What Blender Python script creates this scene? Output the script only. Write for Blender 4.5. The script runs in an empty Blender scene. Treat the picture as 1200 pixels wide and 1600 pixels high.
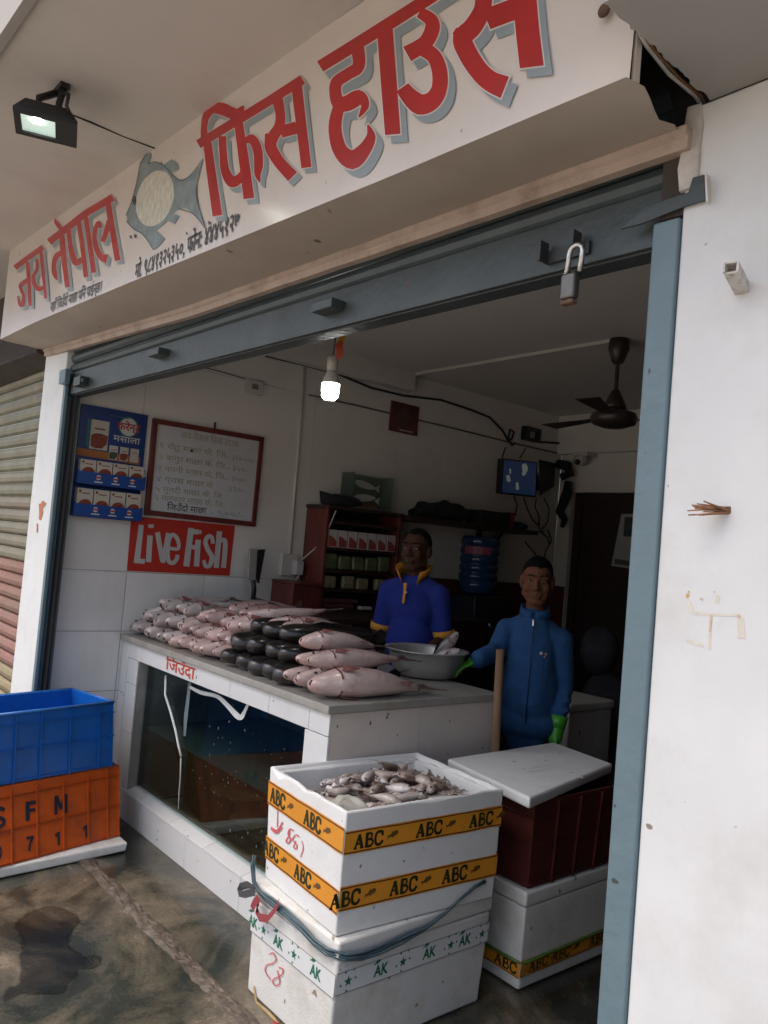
import bpy, bmesh, math, random
from mathutils import Vector, Matrix, noise as mnoise
R_ = math.radians
rnd = random.Random(7)
S = bpy.context.scene
COL = S.collection

# ------------------------------------------------------------------ camera
# world: X right along the shop front, Y into the shop, Z up; the lens is at (0, 0, 1.45)
FL, CX, CY = 1243.0, 600.0, 800.0
_vx = Vector((-441 - CX, 770 - CY, FL)); _vy = Vector((2080 - CX, 986 - CY, FL))
_Y = _vy.normalized(); _X = -_vx.normalized()
_X = _X - _Y * (_X.dot(_Y) * 0.5); _Y = _Y - _X * (_X.dot(_Y) / _X.dot(_X)); _X.normalize(); _Y.normalize()
_Z = _X.cross(_Y)
RW = Matrix((_X, _Y, _Z))                       # camera (right, down, forward) -> world
EYE = Vector((0, 0, 1.45))
cam_d = bpy.data.cameras.new("camera"); cam = bpy.data.objects.new("camera", cam_d); COL.objects.link(cam)
rot = (RW @ Matrix(((1, 0, 0), (0, -1, 0), (0, 0, -1)))).to_4x4()
cam.matrix_world = Matrix.Translation(EYE) @ rot
cam_d.sensor_fit = 'HORIZONTAL'; cam_d.sensor_width = 36.0; cam_d.lens = 36.0 * FL / 1200.0
cam_d.clip_start = 0.05; cam_d.clip_end = 400
S.camera = cam

# ------------------------------------------------------------------ sky, sun, exposure
SUN_EL, SUN_AZ = R_(67), R_(205)                # soft overcast light from the street side
W = bpy.data.worlds.new("World"); S.world = W; W.use_nodes = True
nt = W.node_tree; nt.nodes.clear()
sky = nt.nodes.new('ShaderNodeTexSky'); sky.sky_type = 'NISHITA'; sky.sun_disc = False
sky.sun_elevation = SUN_EL; sky.sun_rotation = SUN_AZ
sky.air_density = 1.0; sky.dust_density = 6.0; sky.ozone_density = 0.8
bg = nt.nodes.new('ShaderNodeBackground'); bg.inputs[1].default_value = 0.15
wo = nt.nodes.new('ShaderNodeOutputWorld')
nt.links.new(sky.outputs[0], bg.inputs[0]); nt.links.new(bg.outputs[0], wo.inputs[0])
sd = bpy.data.lights.new("sun", 'SUN'); sd.energy = 0.5; sd.angle = R_(60); sd.color = (1.0, 0.99, 0.97)
so = bpy.data.objects.new("sun", sd); COL.objects.link(so)
sdir = Vector((math.sin(SUN_AZ) * math.cos(SUN_EL), math.cos(SUN_AZ) * math.cos(SUN_EL), math.sin(SUN_EL)))
so.rotation_euler = sdir.to_track_quat('Z', 'Y').to_euler(); so.location = (0, -3, 6)
S.view_settings.view_transform = 'Standard'; S.view_settings.look = 'None'
S.view_settings.gamma = 1.0; S.view_settings.use_curve_mapping = False
S.view_settings.exposure = 1.02
S.render.engine = 'CYCLES'
S.cycles.use_denoising = True
S.cycles.max_bounces = 8; S.cycles.transparent_max_bounces = 12
S.cycles.sample_clamp_indirect = 4.0
S.cycles.caustics_reflective = False; S.cycles.caustics_refractive = False

# ------------------------------------------------------------------ where a line of sight meets a real plane
def ray(px, py): return RW @ Vector((px - CX, py - CY, FL))
def onz(px, py, z=0.0):
    d = ray(px, py); return EYE + d * ((z - EYE.z) / d.z)
def ony(px, py, y):
    d = ray(px, py); return EYE + d * (y / d.y)
def onx(px, py, x):
    d = ray(px, py); return EYE + d * (x / d.x)

# ------------------------------------------------------------------ materials
MATS = {}
def N(t, typ, **kw):
    n = t.nodes.new(typ)
    for k, v in kw.items(): setattr(n, k, v)
    return n
def mat(name, col, rough=0.6, metal=0.0, var=0.12, vs=6.0, bump=0.0, bs=60.0, spot=None, spec=0.5,
        rand=0.0, emis=None, stretch=(1, 1, 1), coat=0.0, dirt=None, rvar=0.0):
    """noise-varied principled material; spot=(colour, threshold, scale), dirt=(colour, amount, scale)"""
    if name in MATS: return MATS[name]
    m = bpy.data.materials.new(name); m.use_nodes = True; t = m.node_tree
    b = t.nodes['Principled BSDF']
    b.inputs['Roughness'].default_value = rough; b.inputs['Metallic'].default_value = metal
    b.inputs['Specular IOR Level'].default_value = spec
    if coat: b.inputs['Coat Weight'].default_value = coat; b.inputs['Coat Roughness'].default_value = 0.08
    tc = N(t, 'ShaderNodeTexCoord'); mp = N(t, 'ShaderNodeMapping'); mp.inputs['Scale'].default_value = stretch
    t.links.new(tc.outputs['Object'], mp.inputs[0]); vec = mp.outputs[0]
    nz = N(t, 'ShaderNodeTexNoise'); nz.inputs['Scale'].default_value = vs; nz.inputs['Detail'].default_value = 6
    nz.inputs['Roughness'].default_value = 0.6
    t.links.new(vec, nz.inputs['Vector'])
    mr = N(t, 'ShaderNodeMapRange'); mr.inputs[1].default_value = 0.3; mr.inputs[2].default_value = 0.7
    mr.inputs[3].default_value = 1 - var; mr.inputs[4].default_value = 1 + var * 0.6
    t.links.new(nz.outputs[0], mr.inputs[0])
    mul = N(t, 'ShaderNodeMix', data_type='RGBA', blend_type='MULTIPLY'); mul.inputs[0].default_value = 1
    mul.inputs[6].default_value = (*col, 1)
    t.links.new(mr.outputs[0], mul.inputs[7]); out = mul.outputs[2]
    def layer(out, c, fac):
        mx = N(t, 'ShaderNodeMix', data_type='RGBA'); t.links.new(fac, mx.inputs[0])
        t.links.new(out, mx.inputs[6]); mx.inputs[7].default_value = (*c, 1); return mx.outputs[2]
    if dirt:
        n2 = N(t, 'ShaderNodeTexNoise'); n2.inputs['Scale'].default_value = dirt[2]; n2.inputs['Detail'].default_value = 8
        n2.inputs['Roughness'].default_value = 0.7
        t.links.new(vec, n2.inputs['Vector'])
        r2 = N(t, 'ShaderNodeMapRange'); r2.inputs[1].default_value = 0.5; r2.inputs[2].default_value = 0.75
        r2.inputs[4].default_value = dirt[1]; t.links.new(n2.outputs[0], r2.inputs[0])
        out = layer(out, dirt[0], r2.outputs[0])
    if spot:
        n3 = N(t, 'ShaderNodeTexNoise'); n3.inputs['Scale'].default_value = spot[2]; n3.inputs['Detail'].default_value = 1
        t.links.new(vec, n3.inputs['Vector'])
        r3 = N(t, 'ShaderNodeMapRange'); r3.inputs[1].default_value = spot[1]; r3.inputs[2].default_value = spot[1] + 0.03
        t.links.new(n3.outputs[0], r3.inputs[0]); out = layer(out, spot[0], r3.outputs[0])
    if rand:
        oi = N(t, 'ShaderNodeObjectInfo'); hs = N(t, 'ShaderNodeHueSaturation')
        m2 = N(t, 'ShaderNodeMapRange'); m2.inputs[3].default_value = 1 - rand; m2.inputs[4].default_value = 1 + rand
        t.links.new(oi.outputs['Random'], m2.inputs[0]); t.links.new(m2.outputs[0], hs.inputs['Value'])
        t.links.new(out, hs.inputs['Color']); out = hs.outputs[0]
    t.links.new(out, b.inputs['Base Color'])
    if rvar:
        r4 = N(t, 'ShaderNodeMapRange'); r4.inputs[1].default_value = 0.35; r4.inputs[2].default_value = 0.65
        r4.inputs[3].default_value = max(0.02, rough - rvar); r4.inputs[4].default_value = min(1, rough + rvar)
        t.links.new(nz.outputs[0], r4.inputs[0]); t.links.new(r4.outputs[0], b.inputs['Roughness'])
    if bump:
        nb = N(t, 'ShaderNodeTexNoise'); nb.inputs['Scale'].default_value = bs; nb.inputs['Detail'].default_value = 4
        t.links.new(vec, nb.inputs['Vector'])
        bp = N(t, 'ShaderNodeBump'); bp.inputs['Strength'].default_value = bump; bp.inputs['Distance'].default_value = 0.004
        t.links.new(nb.outputs[0], bp.inputs['Height']); t.links.new(bp.outputs[0], b.inputs['Normal'])
    if emis:
        b.inputs['Emission Color'].default_value = (*emis[0], 1); b.inputs['Emission Strength'].default_value = emis[1]
    MATS[name] = m
    return m

# ------------------------------------------------------------------ mesh builder
class MB:
    def __init__(s): s.v = []; s.f = []; s.smooth = set(); s.uvz = None
    def add(s, verts, faces, smooth=False):
        o = len(s.v); s.v += [Vector(v) for v in verts]
        for f in faces:
            if smooth: s.smooth.add(len(s.f))
            s.f.append(tuple(i + o for i in f))
        return s
    def box(s, a, b, M=None):
        (x0, y0, z0), (x1, y1, z1) = a, b
        v = [Vector(p) for p in ((x0,y0,z0),(x1,y0,z0),(x1,y1,z0),(x0,y1,z0),(x0,y0,z1),(x1,y0,z1),(x1,y1,z1),(x0,y1,z1))]
        if M: v = [M @ p for p in v]
        return s.add(v, [(0,3,2,1),(4,5,6,7),(0,1,5,4),(1,2,6,5),(2,3,7,6),(3,0,4,7)])
    def hexa(s, bot, top):
        return s.add(list(bot) + list(top), [(0,3,2,1),(4,5,6,7),(0,1,5,4),(1,2,6,5),(2,3,7,6),(3,0,4,7)])
    def quad(s, *p): return s.add(p, [tuple(range(len(p)))])
    def tube(s, pts, r, n=8, caps=True, smooth=True):
        pts = [Vector(p) for p in pts]; rr = r if isinstance(r, (list, tuple)) else [r] * len(pts)
        V = []; F = []; up = None
        for i, p in enumerate(pts):
            d = (pts[min(i+1, len(pts)-1)] - pts[max(i-1, 0)]).normalized()
            if up is None: up = d.orthogonal().normalized()
            up = (up - d * up.dot(d)); up = up.normalized() if up.length > 1e-6 else d.orthogonal().normalized()
            w = d.cross(up)
            for k in range(n):
                a = 2 * math.pi * k / n; V.append(p + (up * math.cos(a) + w * math.sin(a)) * rr[i])
        for i in range(len(pts) - 1):
            for k in range(n):
                F.append((i*n+k, i*n+(k+1) % n, (i+1)*n+(k+1) % n, (i+1)*n+k))
        s.add(V, F, smooth)
        if caps:
            o = len(s.v) - len(V); s.f.append(tuple(o + k for k in range(n-1, -1, -1)))
            s.f.append(tuple(o + (len(pts)-1)*n + k for k in range(n)))
        return s
    def lathe(s, prof, c, n=24, M=None, smooth=True):
        V = []; F = []; c = Vector(c)
        for r, z in prof:
            for k in range(n):
                a = 2*math.pi*k/n; p = Vector((r*math.cos(a), r*math.sin(a), z)); V.append((M @ p if M else p) + c)
        for i in range(len(prof)-1):
            for k in range(n): F.append((i*n+k, i*n+(k+1) % n, (i+1)*n+(k+1) % n, (i+1)*n+k))
        return s.add(V, F, smooth)
    def ell(s, c, r, M=None, nu=16, nv=10):
        c = Vector(c); V = []; F = []
        for i in range(nv+1):
            th = math.pi*i/nv
            for k in range(nu):
                a = 2*math.pi*k/nu
                p = Vector((r[0]*math.sin(th)*math.cos(a), r[1]*math.sin(th)*math.sin(a), -r[2]*math.cos(th)))
                V.append((M @ p if M else p) + c)
        for i in range(nv):
            for k in range(nu): F.append((i*nu+k, i*nu+(k+1) % nu, (i+1)*nu+(k+1) % nu, (i+1)*nu+k))
        return s.add(V, F, True)
    def cap(s, a, b, ra, rb, n=14):
        a = Vector(a); b = Vector(b); d = (b-a); L = d.length or 1e-6; d = d / L
        q = d.to_track_quat('Z', 'Y').to_matrix(); prof = []
        for i in range(5): t = math.pi/2*(1 - i/4); prof.append((max(ra*math.cos(t), 1e-4), -ra*math.sin(t)))
        for i in range(5): t = math.pi/2*i/4; prof.append((max(rb*math.cos(t), 1e-4), L + rb*math.sin(t)))
        return s.lathe(prof, a, n, q)
    def prism(s, poly, off):
        """closed polygon (list of Vector) pushed along off"""
        n = len(poly); off = Vector(off)
        return s.add(list(poly) + [Vector(p)+off for p in poly],
                     [tuple(range(n-1, -1, -1)), tuple(range(n, 2*n))] + [(i, (i+1) % n, n+(i+1) % n, n+i) for i in range(n)])

def children_loc(o):
    p = Vector((0, 0, 0))
    while o is not None: p += o.location; o = o.parent
    return p
def obj(name, mb, m, parent=None, local=False, bevel=0.0, bseg=2, smooth=False, jit=0.0, chip=None):
    me = bpy.data.meshes.new(name)
    base = children_loc(parent) if (parent and not local) else Vector((0, 0, 0))
    me.from_pydata([v - base for v in mb.v], [], mb.f)
    for i in mb.smooth: me.polygons[i].use_smooth = True
    ms = m if isinstance(m, (list, tuple)) else [m]
    for x in ms: me.materials.append(x)
    bm = bmesh.new(); bm.from_mesh(me)
    bmesh.ops.remove_doubles(bm, verts=bm.verts, dist=1e-6)
    bmesh.ops.recalc_face_normals(bm, faces=bm.faces)
    if bevel:
        es = [e for e in bm.edges if len(e.link_faces) == 2 and e.calc_face_angle(0) > 0.5]
        bmesh.ops.bevel(bm, geom=es, offset=bevel, segments=bseg, affect='EDGES', profile=0.5, clamp_overlap=True)
        for f in bm.faces: f.smooth = True
    if jit:
        bmesh.ops.subdivide_edges(bm, edges=[e for e in bm.edges if e.calc_length() > 0.06], cuts=3, use_grid_fill=True)
        for v in bm.verts:
            q = v.co * 40; v.co += Vector((mnoise.noise(q), mnoise.noise(q + Vector((9, 3, 1))), mnoise.noise(q + Vector((2, 7, 5))))) * jit
    if chip:                                     # small bites out of the edges above height chip[0]
        bmesh.ops.subdivide_edges(bm, edges=[e for e in bm.edges if e.calc_length() > 0.02], cuts=chip[2], use_grid_fill=True)
        for v in bm.verts:
            w = v.co + base; q = w * 34
            if w.z > chip[0]:
                b_ = max(0.0, mnoise.noise(q) - 0.12) + max(0.0, mnoise.noise(q * 3.1) - 0.25)
                v.co.z -= chip[1] * b_
            v.co += Vector((mnoise.noise(q), mnoise.noise(q + Vector((9, 3, 1))), 0)) * 0.0014
    if smooth:
        for f in bm.faces: f.smooth = True
    bm.to_mesh(me); bm.free()
    o = bpy.data.objects.new(name, me); COL.objects.link(o)
    if bevel: o.modifiers.new('weighted', 'WEIGHTED_NORMAL')
    if parent is not None: o.parent = parent
    return o
def thing(name, label, cat, loc=(0, 0, 0), group=None):
    o = bpy.data.objects.new(name, None); COL.objects.link(o); o.location = loc
    o.empty_display_size = 0.05
    return tag(o, label, cat, group)
def tag(o, label, cat, group=None):
    o['label'] = label; o['category'] = cat; o['kind'] = 'thing'
    if group: o['group'] = group
    return o
def struct(name, mb, m, **kw):
    o = obj(name, mb, m, **kw); o['kind'] = 'structure'; return o
def remesh(name, mb, m, voxel, parent=None, smooth=6, local=False):
    o = obj(name, mb, m, None)
    r = o.modifiers.new('r', 'REMESH'); r.mode = 'VOXEL'; r.voxel_size = voxel; r.use_smooth_shade = True
    if smooth:
        s = o.modifiers.new('s', 'SMOOTH'); s.iterations = smooth; s.factor = 0.5
    dg = bpy.context.evaluated_depsgraph_get(); dg.update()
    me = bpy.data.meshes.new_from_object(o.evaluated_get(dg))
    bpy.data.objects.remove(o)
    me.name = name
    for p in me.polygons: p.use_smooth = True
    if not me.materials: me.materials.append(m)
    if parent and not local:
        b = children_loc(parent); me.transform(Matrix.Translation(-b))
    o = bpy.data.objects.new(name, me); COL.objects.link(o)
    if parent: o.parent = parent
    return o
def copy_tree(o, parent=None):
    c = o.copy(); COL.objects.link(c)
    if parent is not None: c.parent = parent
    for ch in o.children: copy_tree(ch, c)
    return c

# ------------------------------------------------------------------ lettering
def glyph2d(text, size=1.0, offset=0.0, bold=0.0):
    """2D outline of a word in Blender's built-in typeface -> (verts, faces)"""
    out = []
    for ch in text:                              # the short i is written before its consonant
        if ch == '\u093f' and out:
            k = len(out) - 1
            out.insert(k, ch)
        else: out.append(ch)
    cu = bpy.data.curves.new('w', 'FONT'); cu.body = ''.join(out); cu.size = size; cu.resolution_u = 2
    cu.offset = offset + bold
    ob = bpy.data.objects.new('w', cu); COL.objects.link(ob)
    dg = bpy.context.evaluated_depsgraph_get(); dg.update()
    me = bpy.data.meshes.new_from_object(ob.evaluated_get(dg))
    V = [Vector((v.co.x, v.co.y)) for v in me.vertices]; F = [tuple(p.vertices) for p in me.polygons]
    bpy.data.objects.remove(ob); bpy.data.meshes.remove(me); bpy.data.curves.remove(cu)
    return V, F
def text_mb(text, o, u, v, n, width=None, height=1.0, off=0.001, mb=None, bold=0.0, slant=0.0):
    """text laid on a plane: o = lower left of baseline, u along, v up (unit vectors), n towards the reader"""
    V, F = glyph2d(text, bold=bold)
    mb = mb or MB()
    if not V: return mb
    x0 = min(p.x for p in V); x1 = max(p.x for p in V)
    sx = (width / (x1 - x0)) if width else height
    o = Vector(o); u = Vector(u); v = Vector(v); n = Vector(n)
    return mb.add([o + u * ((p.x - x0 + slant * p.y) * sx) + v * (p.y * height) + n * off for p in V], F)
def brush(mb, strokes, px2w, off, shift=(0, 0), grow=0.0):
    """painted strokes: each a list of (x, y, width); px2w maps a point on the surface, off pushes it proud"""
    for si, st in enumerate(strokes):
        P = [Vector((p[0] + shift[0], p[1] + shift[1])) for p in st]; Wd = [p[2] + 2 * grow for p in st]
        if len(P) == 1: continue
        dense = []; Q = []
        for i in range(len(P) - 1):                    # Catmull-Rom between the points
            p0 = P[max(i-1, 0)]; p1 = P[i]; p2 = P[i+1]; p3 = P[min(i+2, len(P)-1)]
            k = 5 if len(P) > 2 else 1
            for j in range(k):
                t = j / k
                Q.append((0.5 * ((2*p1) + (p2-p0)*t + (2*p0-5*p1+4*p2-p3)*t*t + (3*p1-p0-3*p2+p3)*t**3), Wd[i] + (Wd[i+1]-Wd[i])*t))
        Q.append((P[-1], Wd[-1]))
        if grow:
            d = (Q[0][0]-Q[1][0]).normalized(); Q[0] = (Q[0][0] + d*grow, Q[0][1])
            d = (Q[-1][0]-Q[-2][0]).normalized(); Q[-1] = (Q[-1][0] + d*grow, Q[-1][1])
        V = []
        for i, (p, w) in enumerate(Q):
            d = (Q[min(i+1, len(Q)-1)][0] - Q[max(i-1, 0)][0]).normalized(); nn = Vector((-d.y, d.x))
            o_ = off + si*4e-5 + i*3e-6; V += [px2w(p + nn*w/2, o_), px2w(p - nn*w/2, o_)]
        mb.add(V, [(2*i, 2*i+1, 2*i+3, 2*i+2) for i in range(len(Q)-1)])
    return mb
# ------------------------------------------------------------------ common colours
M_white = mat('white_plaster', (0.69, 0.70, 0.70), 0.72, var=0.07, vs=4, bump=0.22, bs=16, dirt=((0.46, 0.43, 0.37), 0.45, 3.1), spot=((0.25, 0.22, 0.19), 0.755, 34))
M_pillar = mat('pillar_paint', (0.74, 0.76, 0.75), 0.6, var=0.05, vs=3, bump=0.15, bs=18, dirt=((0.45, 0.42, 0.36), 0.3, 4))
M_ceil = mat('canopy_plaster', (0.56, 0.53, 0.49), 0.85, var=0.07, vs=2, bump=0.1, bs=14, dirt=((0.3, 0.28, 0.25), 0.4, 1.6))
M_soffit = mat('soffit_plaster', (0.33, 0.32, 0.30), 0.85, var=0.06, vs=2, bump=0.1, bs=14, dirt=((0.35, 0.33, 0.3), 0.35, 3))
M_inwall = mat('interior_paint', (0.70, 0.68, 0.64), 0.7, var=0.06, vs=2.5, bump=0.06, bs=12, dirt=((0.3, 0.27, 0.22), 0.3, 2.5))
M_inceil = mat('interior_ceiling', (0.62, 0.60, 0.57), 0.8, var=0.05, vs=2, bump=0.05, bs=12)
M_tile = mat('glazed_tile', (0.68, 0.67, 0.65), 0.22, var=0.04, vs=5, bump=0.02, bs=8, dirt=((0.45, 0.36, 0.26), 0.3, 5), spot=((0.2, 0.11, 0.05), 0.765, 40), rand=0.03)
M_walltile = mat('wall_tile', (0.72, 0.71, 0.68), 0.35, var=0.04, vs=3, bump=0.02, bs=8, rand=0.025, dirt=((0.36, 0.32, 0.26), 0.3, 3))
M_grout = mat('grout', (0.3, 0.27, 0.23), 0.9, var=0.2, vs=20)
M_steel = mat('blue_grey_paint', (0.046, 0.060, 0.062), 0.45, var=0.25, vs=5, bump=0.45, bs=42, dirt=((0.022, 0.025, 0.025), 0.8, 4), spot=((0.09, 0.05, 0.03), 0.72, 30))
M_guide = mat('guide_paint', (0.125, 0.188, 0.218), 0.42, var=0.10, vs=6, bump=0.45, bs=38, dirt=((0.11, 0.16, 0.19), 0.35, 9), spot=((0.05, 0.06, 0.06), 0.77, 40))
M_slat = mat('shutter_slat', (0.06, 0.08, 0.085), 0.5, var=0.15, vs=8, bump=0.15, bs=40, dirt=((0.06, 0.07, 0.07), 0.5, 6))
M_black = mat('black_paint', (0.012, 0.012, 0.013), 0.45, var=0.2, vs=20)
M_blackcloth = mat('black_cloth', (0.012, 0.012, 0.013), 0.95, var=0.2, vs=20, bump=0.4, bs=80)
M_dark = mat('dark_cavity', (0.055, 0.045, 0.04), 0.9, var=0.3, vs=8, bump=0.4, bs=20)
M_batten = mat('batten_paint', (0.46, 0.37, 0.31), 0.6, var=0.12, vs=8, bump=0.1, bs=40, dirt=((0.14, 0.08, 0.05), 0.55, 9))
M_sign = mat('sign_paint', (0.60, 0.545, 0.49), 0.22, var=0.04, vs=3, bump=0.03, bs=7, dirt=((0.42, 0.33, 0.24), 0.3, 2.6), spot=((0.24, 0.17, 0.1), 0.75, 22))
M_signwhite = mat('sign_outline', (0.66, 0.62, 0.58), 0.25, var=0.04)
M_red = mat('sign_red', (0.40, 0.022, 0.022), 0.2, var=0.16, vs=6, bump=0.05, bs=14)
M_shadow = mat('sign_grey', (0.24, 0.285, 0.295), 0.3, var=0.08, vs=10)
M_ink = mat('sign_black', (0.03, 0.025, 0.02), 0.4, var=0.1)
M_fishgrey = mat('painted_fish_grey', (0.20, 0.255, 0.265), 0.3, var=0.35, vs=16, dirt=((0.32, 0.39, 0.38), 0.6, 11))
M_foam = mat('styrofoam', (0.78, 0.78, 0.76), 0.7, var=0.04, vs=6, bump=0.25, bs=140, dirt=((0.5, 0.44, 0.36), 0.3, 5), spot=((0.33, 0.26, 0.2), 0.745, 24))
M_foamdirty = mat('dirty_styrofoam', (0.72, 0.71, 0.67), 0.75, var=0.06, vs=6, bump=0.35, bs=120, dirt=((0.38, 0.29, 0.18), 0.55, 4), spot=((0.3, 0.22, 0.15), 0.735, 22))
M_wood = mat('red_wood', (0.13, 0.028, 0.02), 0.45, var=0.3, vs=5, stretch=(6, 6, 1), bump=0.05)
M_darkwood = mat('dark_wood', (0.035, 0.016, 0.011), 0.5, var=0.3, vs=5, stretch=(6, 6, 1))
M_plastic = mat('white_plastic', (0.55, 0.53, 0.48), 0.4, var=0.05)
M_metal = mat('steel', (0.55, 0.54, 0.52), 0.3, metal=1.0, var=0.1, vs=12, bump=0.05, bs=40)

# ------------------------------------------------------------------ ground
def concrete(name, wet, dark=1.0):
    m = bpy.data.materials.new(name); m.use_nodes = True; t = m.node_tree; b = t.nodes['Principled BSDF']
    tc = N(t, 'ShaderNodeTexCoord')
    a = N(t, 'ShaderNodeTexNoise'); a.inputs['Scale'].default_value = 2.2; a.inputs['Detail'].default_value = 9; a.inputs['Roughness'].default_value = 0.62; a.inputs['Distortion'].default_value = 0.8
    c = N(t, 'ShaderNodeTexNoise'); c.inputs['Scale'].default_value = 5.5; c.inputs['Detail'].default_value = 8; c.inputs['Roughness'].default_value = 0.7
    d = N(t, 'ShaderNodeTexNoise'); d.inputs['Scale'].default_value = 90; d.inputs['Detail'].default_value = 5
    for x in (a, c, d): t.links.new(tc.outputs['Object'], x.inputs['Vector'])
    r = N(t, 'ShaderNodeValToRGB'); e = r.color_ramp.elements
    e[0].position = 0.40; e[0].color = (0.034, 0.039, 0.032, 1); e[1].position = 0.60; e[1].color = (0.19, 0.162, 0.122, 1)
    k = e.new(0.5); k.color = (0.098, 0.090, 0.068, 1)
    t.links.new(a.outputs[0], r.inputs[0])
    r2 = N(t, 'ShaderNodeValToRGB'); e = r2.color_ramp.elements
    e[0].position = 0.3; e[0].color = (0.45*dark, 0.47*dark, 0.46*dark, 1); e[1].position = 0.7; e[1].color = (1.15*dark, 1.1*dark, 1.05*dark, 1)
    t.links.new(c.outputs[0], r2.inputs[0])
    mx = N(t, 'ShaderNodeMix', data_type='RGBA', blend_type='MULTIPLY'); mx.inputs[0].default_value = 1
    t.links.new(r.outputs[0], mx.inputs[6]); t.links.new(r2.outputs[0], mx.inputs[7]); g_ = N(t, 'ShaderNodeMapRange'); g_.inputs[1].default_value = 0.38; g_.inputs[2].default_value = 0.62; g_.inputs[3].default_value = 0.87; g_.inputs[4].default_value = 1.12
    t.links.new(d.outputs[0], g_.inputs[0]); m3 = N(t, 'ShaderNodeMix', data_type='RGBA', blend_type='MULTIPLY'); m3.inputs[0].default_value = 1
    t.links.new(mx.outputs[2], m3.inputs[6]); t.links.new(g_.outputs[0], m3.inputs[7]); t.links.new(m3.outputs[2], b.inputs['Base Color'])
    rr = N(t, 'ShaderNodeMapRange'); rr.inputs[1].default_value = 0.38; rr.inputs[2].default_value = 0.6
    rr.inputs[3].default_value = wet[0]; rr.inputs[4].default_value = wet[1]
    t.links.new(a.outputs[0], rr.inputs[0]); t.links.new(rr.outputs[0], b.inputs['Roughness'])
    bp = N(t, 'ShaderNodeBump'); bp.inputs['Strength'].default_value = 0.18; bp.inputs['Distance'].default_value = 0.004
    ad = N(t, 'ShaderNodeMath', operation='MULTIPLY_ADD'); t.links.new(c.outputs[0], ad.inputs[0]); ad.inputs[1].default_value = 2.0
    t.links.new(d.outputs[0], ad.inputs[2]); t.links.new(ad.outputs[0], bp.inputs['Height']); t.links.new(bp.outputs[0], b.inputs['Normal'])
    return m
M_pave = concrete('wet_concrete', (0.02, 0.30)); M_floor = concrete('shop_floor_concrete', (0.02, 0.22))
struct('pavement', MB().box((-40, -40, -0.1), (40, 1.36, 0)), M_pave)
M_bounceroad = mat('bounce_road_colour', (0.48, 0.43, 0.37), 0.8, var=0.2, vs=3, bump=0.4, bs=60)
struct('unseen_bounce_road', MB().box((-40, -40, -0.1), (40, -0.9, 0.004)), M_bounceroad)  # unseen road sheet, added pale to bounce daylight under the canopy
struct('floor', MB().box((-4.07, 1.36, -0.1), (-0.5, 5.3, 0)), M_floor)
# broken concrete ridge where the shutter lands
mb = MB(); n = 230; V = []; F = []; M = 9
for i in range(n):
    x = -3.60 + 2.9 * i / (n - 1)
    for j in range(M):
        q = Vector((x * 13 + j * 0.37, j * 0.83, 3.3)); w = 0.034 + 0.014 * mnoise.noise(Vector((x * 5, 3, 1))) + 0.008 * mnoise.noise(Vector((x * 21, 8, 1)))
        y = 1.365 + (j / (M - 1) - 0.5) * 2 * w + 0.009 * mnoise.noise(q * 2.9)
        h = math.sin(math.pi * j / (M - 1)) ** 0.7 * (0.012 + 0.009 * mnoise.noise(q * 0.55) + 0.008 * mnoise.noise(q * 2.1) + 0.004 * mnoise.noise(q * 6.3))
        V.append((x, y, max(h, -0.002 if j in (0, M - 1) else 0.001) if j not in (0, M - 1) else -0.003))
for i in range(n - 1):
    for j in range(M - 1): F.append((i*M+j, i*M+j+1, (i+1)*M+j+1, (i+1)*M+j))
mb.add(V, F)
M_ridge = mat('broken_concrete', (0.11, 0.085, 0.062), 0.6, var=0.6, vs=22, bump=1.0, bs=70, dirt=((0.04, 0.035, 0.03), 0.7, 12))
struct('threshold_ridge', mb, M_ridge)

def soft_patch(name, pts, z, m, sub=5, w=0.022):
    P = [onz(x, y, 0) for x, y in pts]; Q = []; k = len(P)
    for i in range(k):
        p0, p1, p2, p3 = P[i-1], P[i], P[(i+1) % k], P[(i+2) % k]
        for j in range(sub):
            t = j / sub; Q.append(0.5*((2*p1)+(p2-p0)*t+(2*p0-5*p1+4*p2-p3)*t*t+(3*p1-p0-3*p2+p3)*t**3))
    Q = [q + Vector((mnoise.noise(q*25), mnoise.noise(q*25+Vector((5, 5, 5))), 0))*0.012 + Vector((mnoise.noise(q*80), mnoise.noise(q*80+Vector((5, 5, 5))), 0))*0.004 for q in Q]
    n = len(Q); ar = sum(Q[i].x*Q[(i+1) % n].y - Q[(i+1) % n].x*Q[i].y for i in range(n)); sg_ = 1 if ar > 0 else -1
    O = []
    for i in range(n):
        d = (Q[(i+1) % n] - Q[i-1]).normalized(); O.append(Q[i] + Vector((d.y, -d.x, 0))*sg_*w*(0.6+0.5*mnoise.noise(Q[i]*30)))
    V = [Vector((q.x, q.y, z)) for q in Q] + [Vector((q.x, q.y, z-0.0006)) for q in O]
    me = bpy.data.meshes.new(name); me.from_pydata(V, [], [tuple(range(n))] + [(i, (i+1) % n, n+(i+1) % n, n+i) for i in range(n)])
    at = me.attributes.new('cover', 'FLOAT', 'POINT')
    for i in range(2*n): at.data[i].value = 1.0 if i < n else 0.0
    me.materials.append(m); o = bpy.data.objects.new(name, me); COL.objects.link(o); return o
M_wet = concrete('wet_stain', (0.03, 0.16), 0.45)
t = M_wet.node_tree; b_ = t.nodes['Principled BSDF']; om = t.nodes['Material Output']
at_ = N(t, 'ShaderNodeAttribute'); at_.attribute_name = 'cover'; tr_ = N(t, 'ShaderNodeBsdfTransparent'); mx_ = N(t, 'ShaderNodeMixShader')
t.links.new(at_.outputs['Fac'], mx_.inputs[0]); t.links.new(tr_.outputs[0], mx_.inputs[1]); t.links.new(b_.outputs[0], mx_.inputs[2]); t.links.new(mx_.outputs[0], om.inputs[0])
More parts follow.
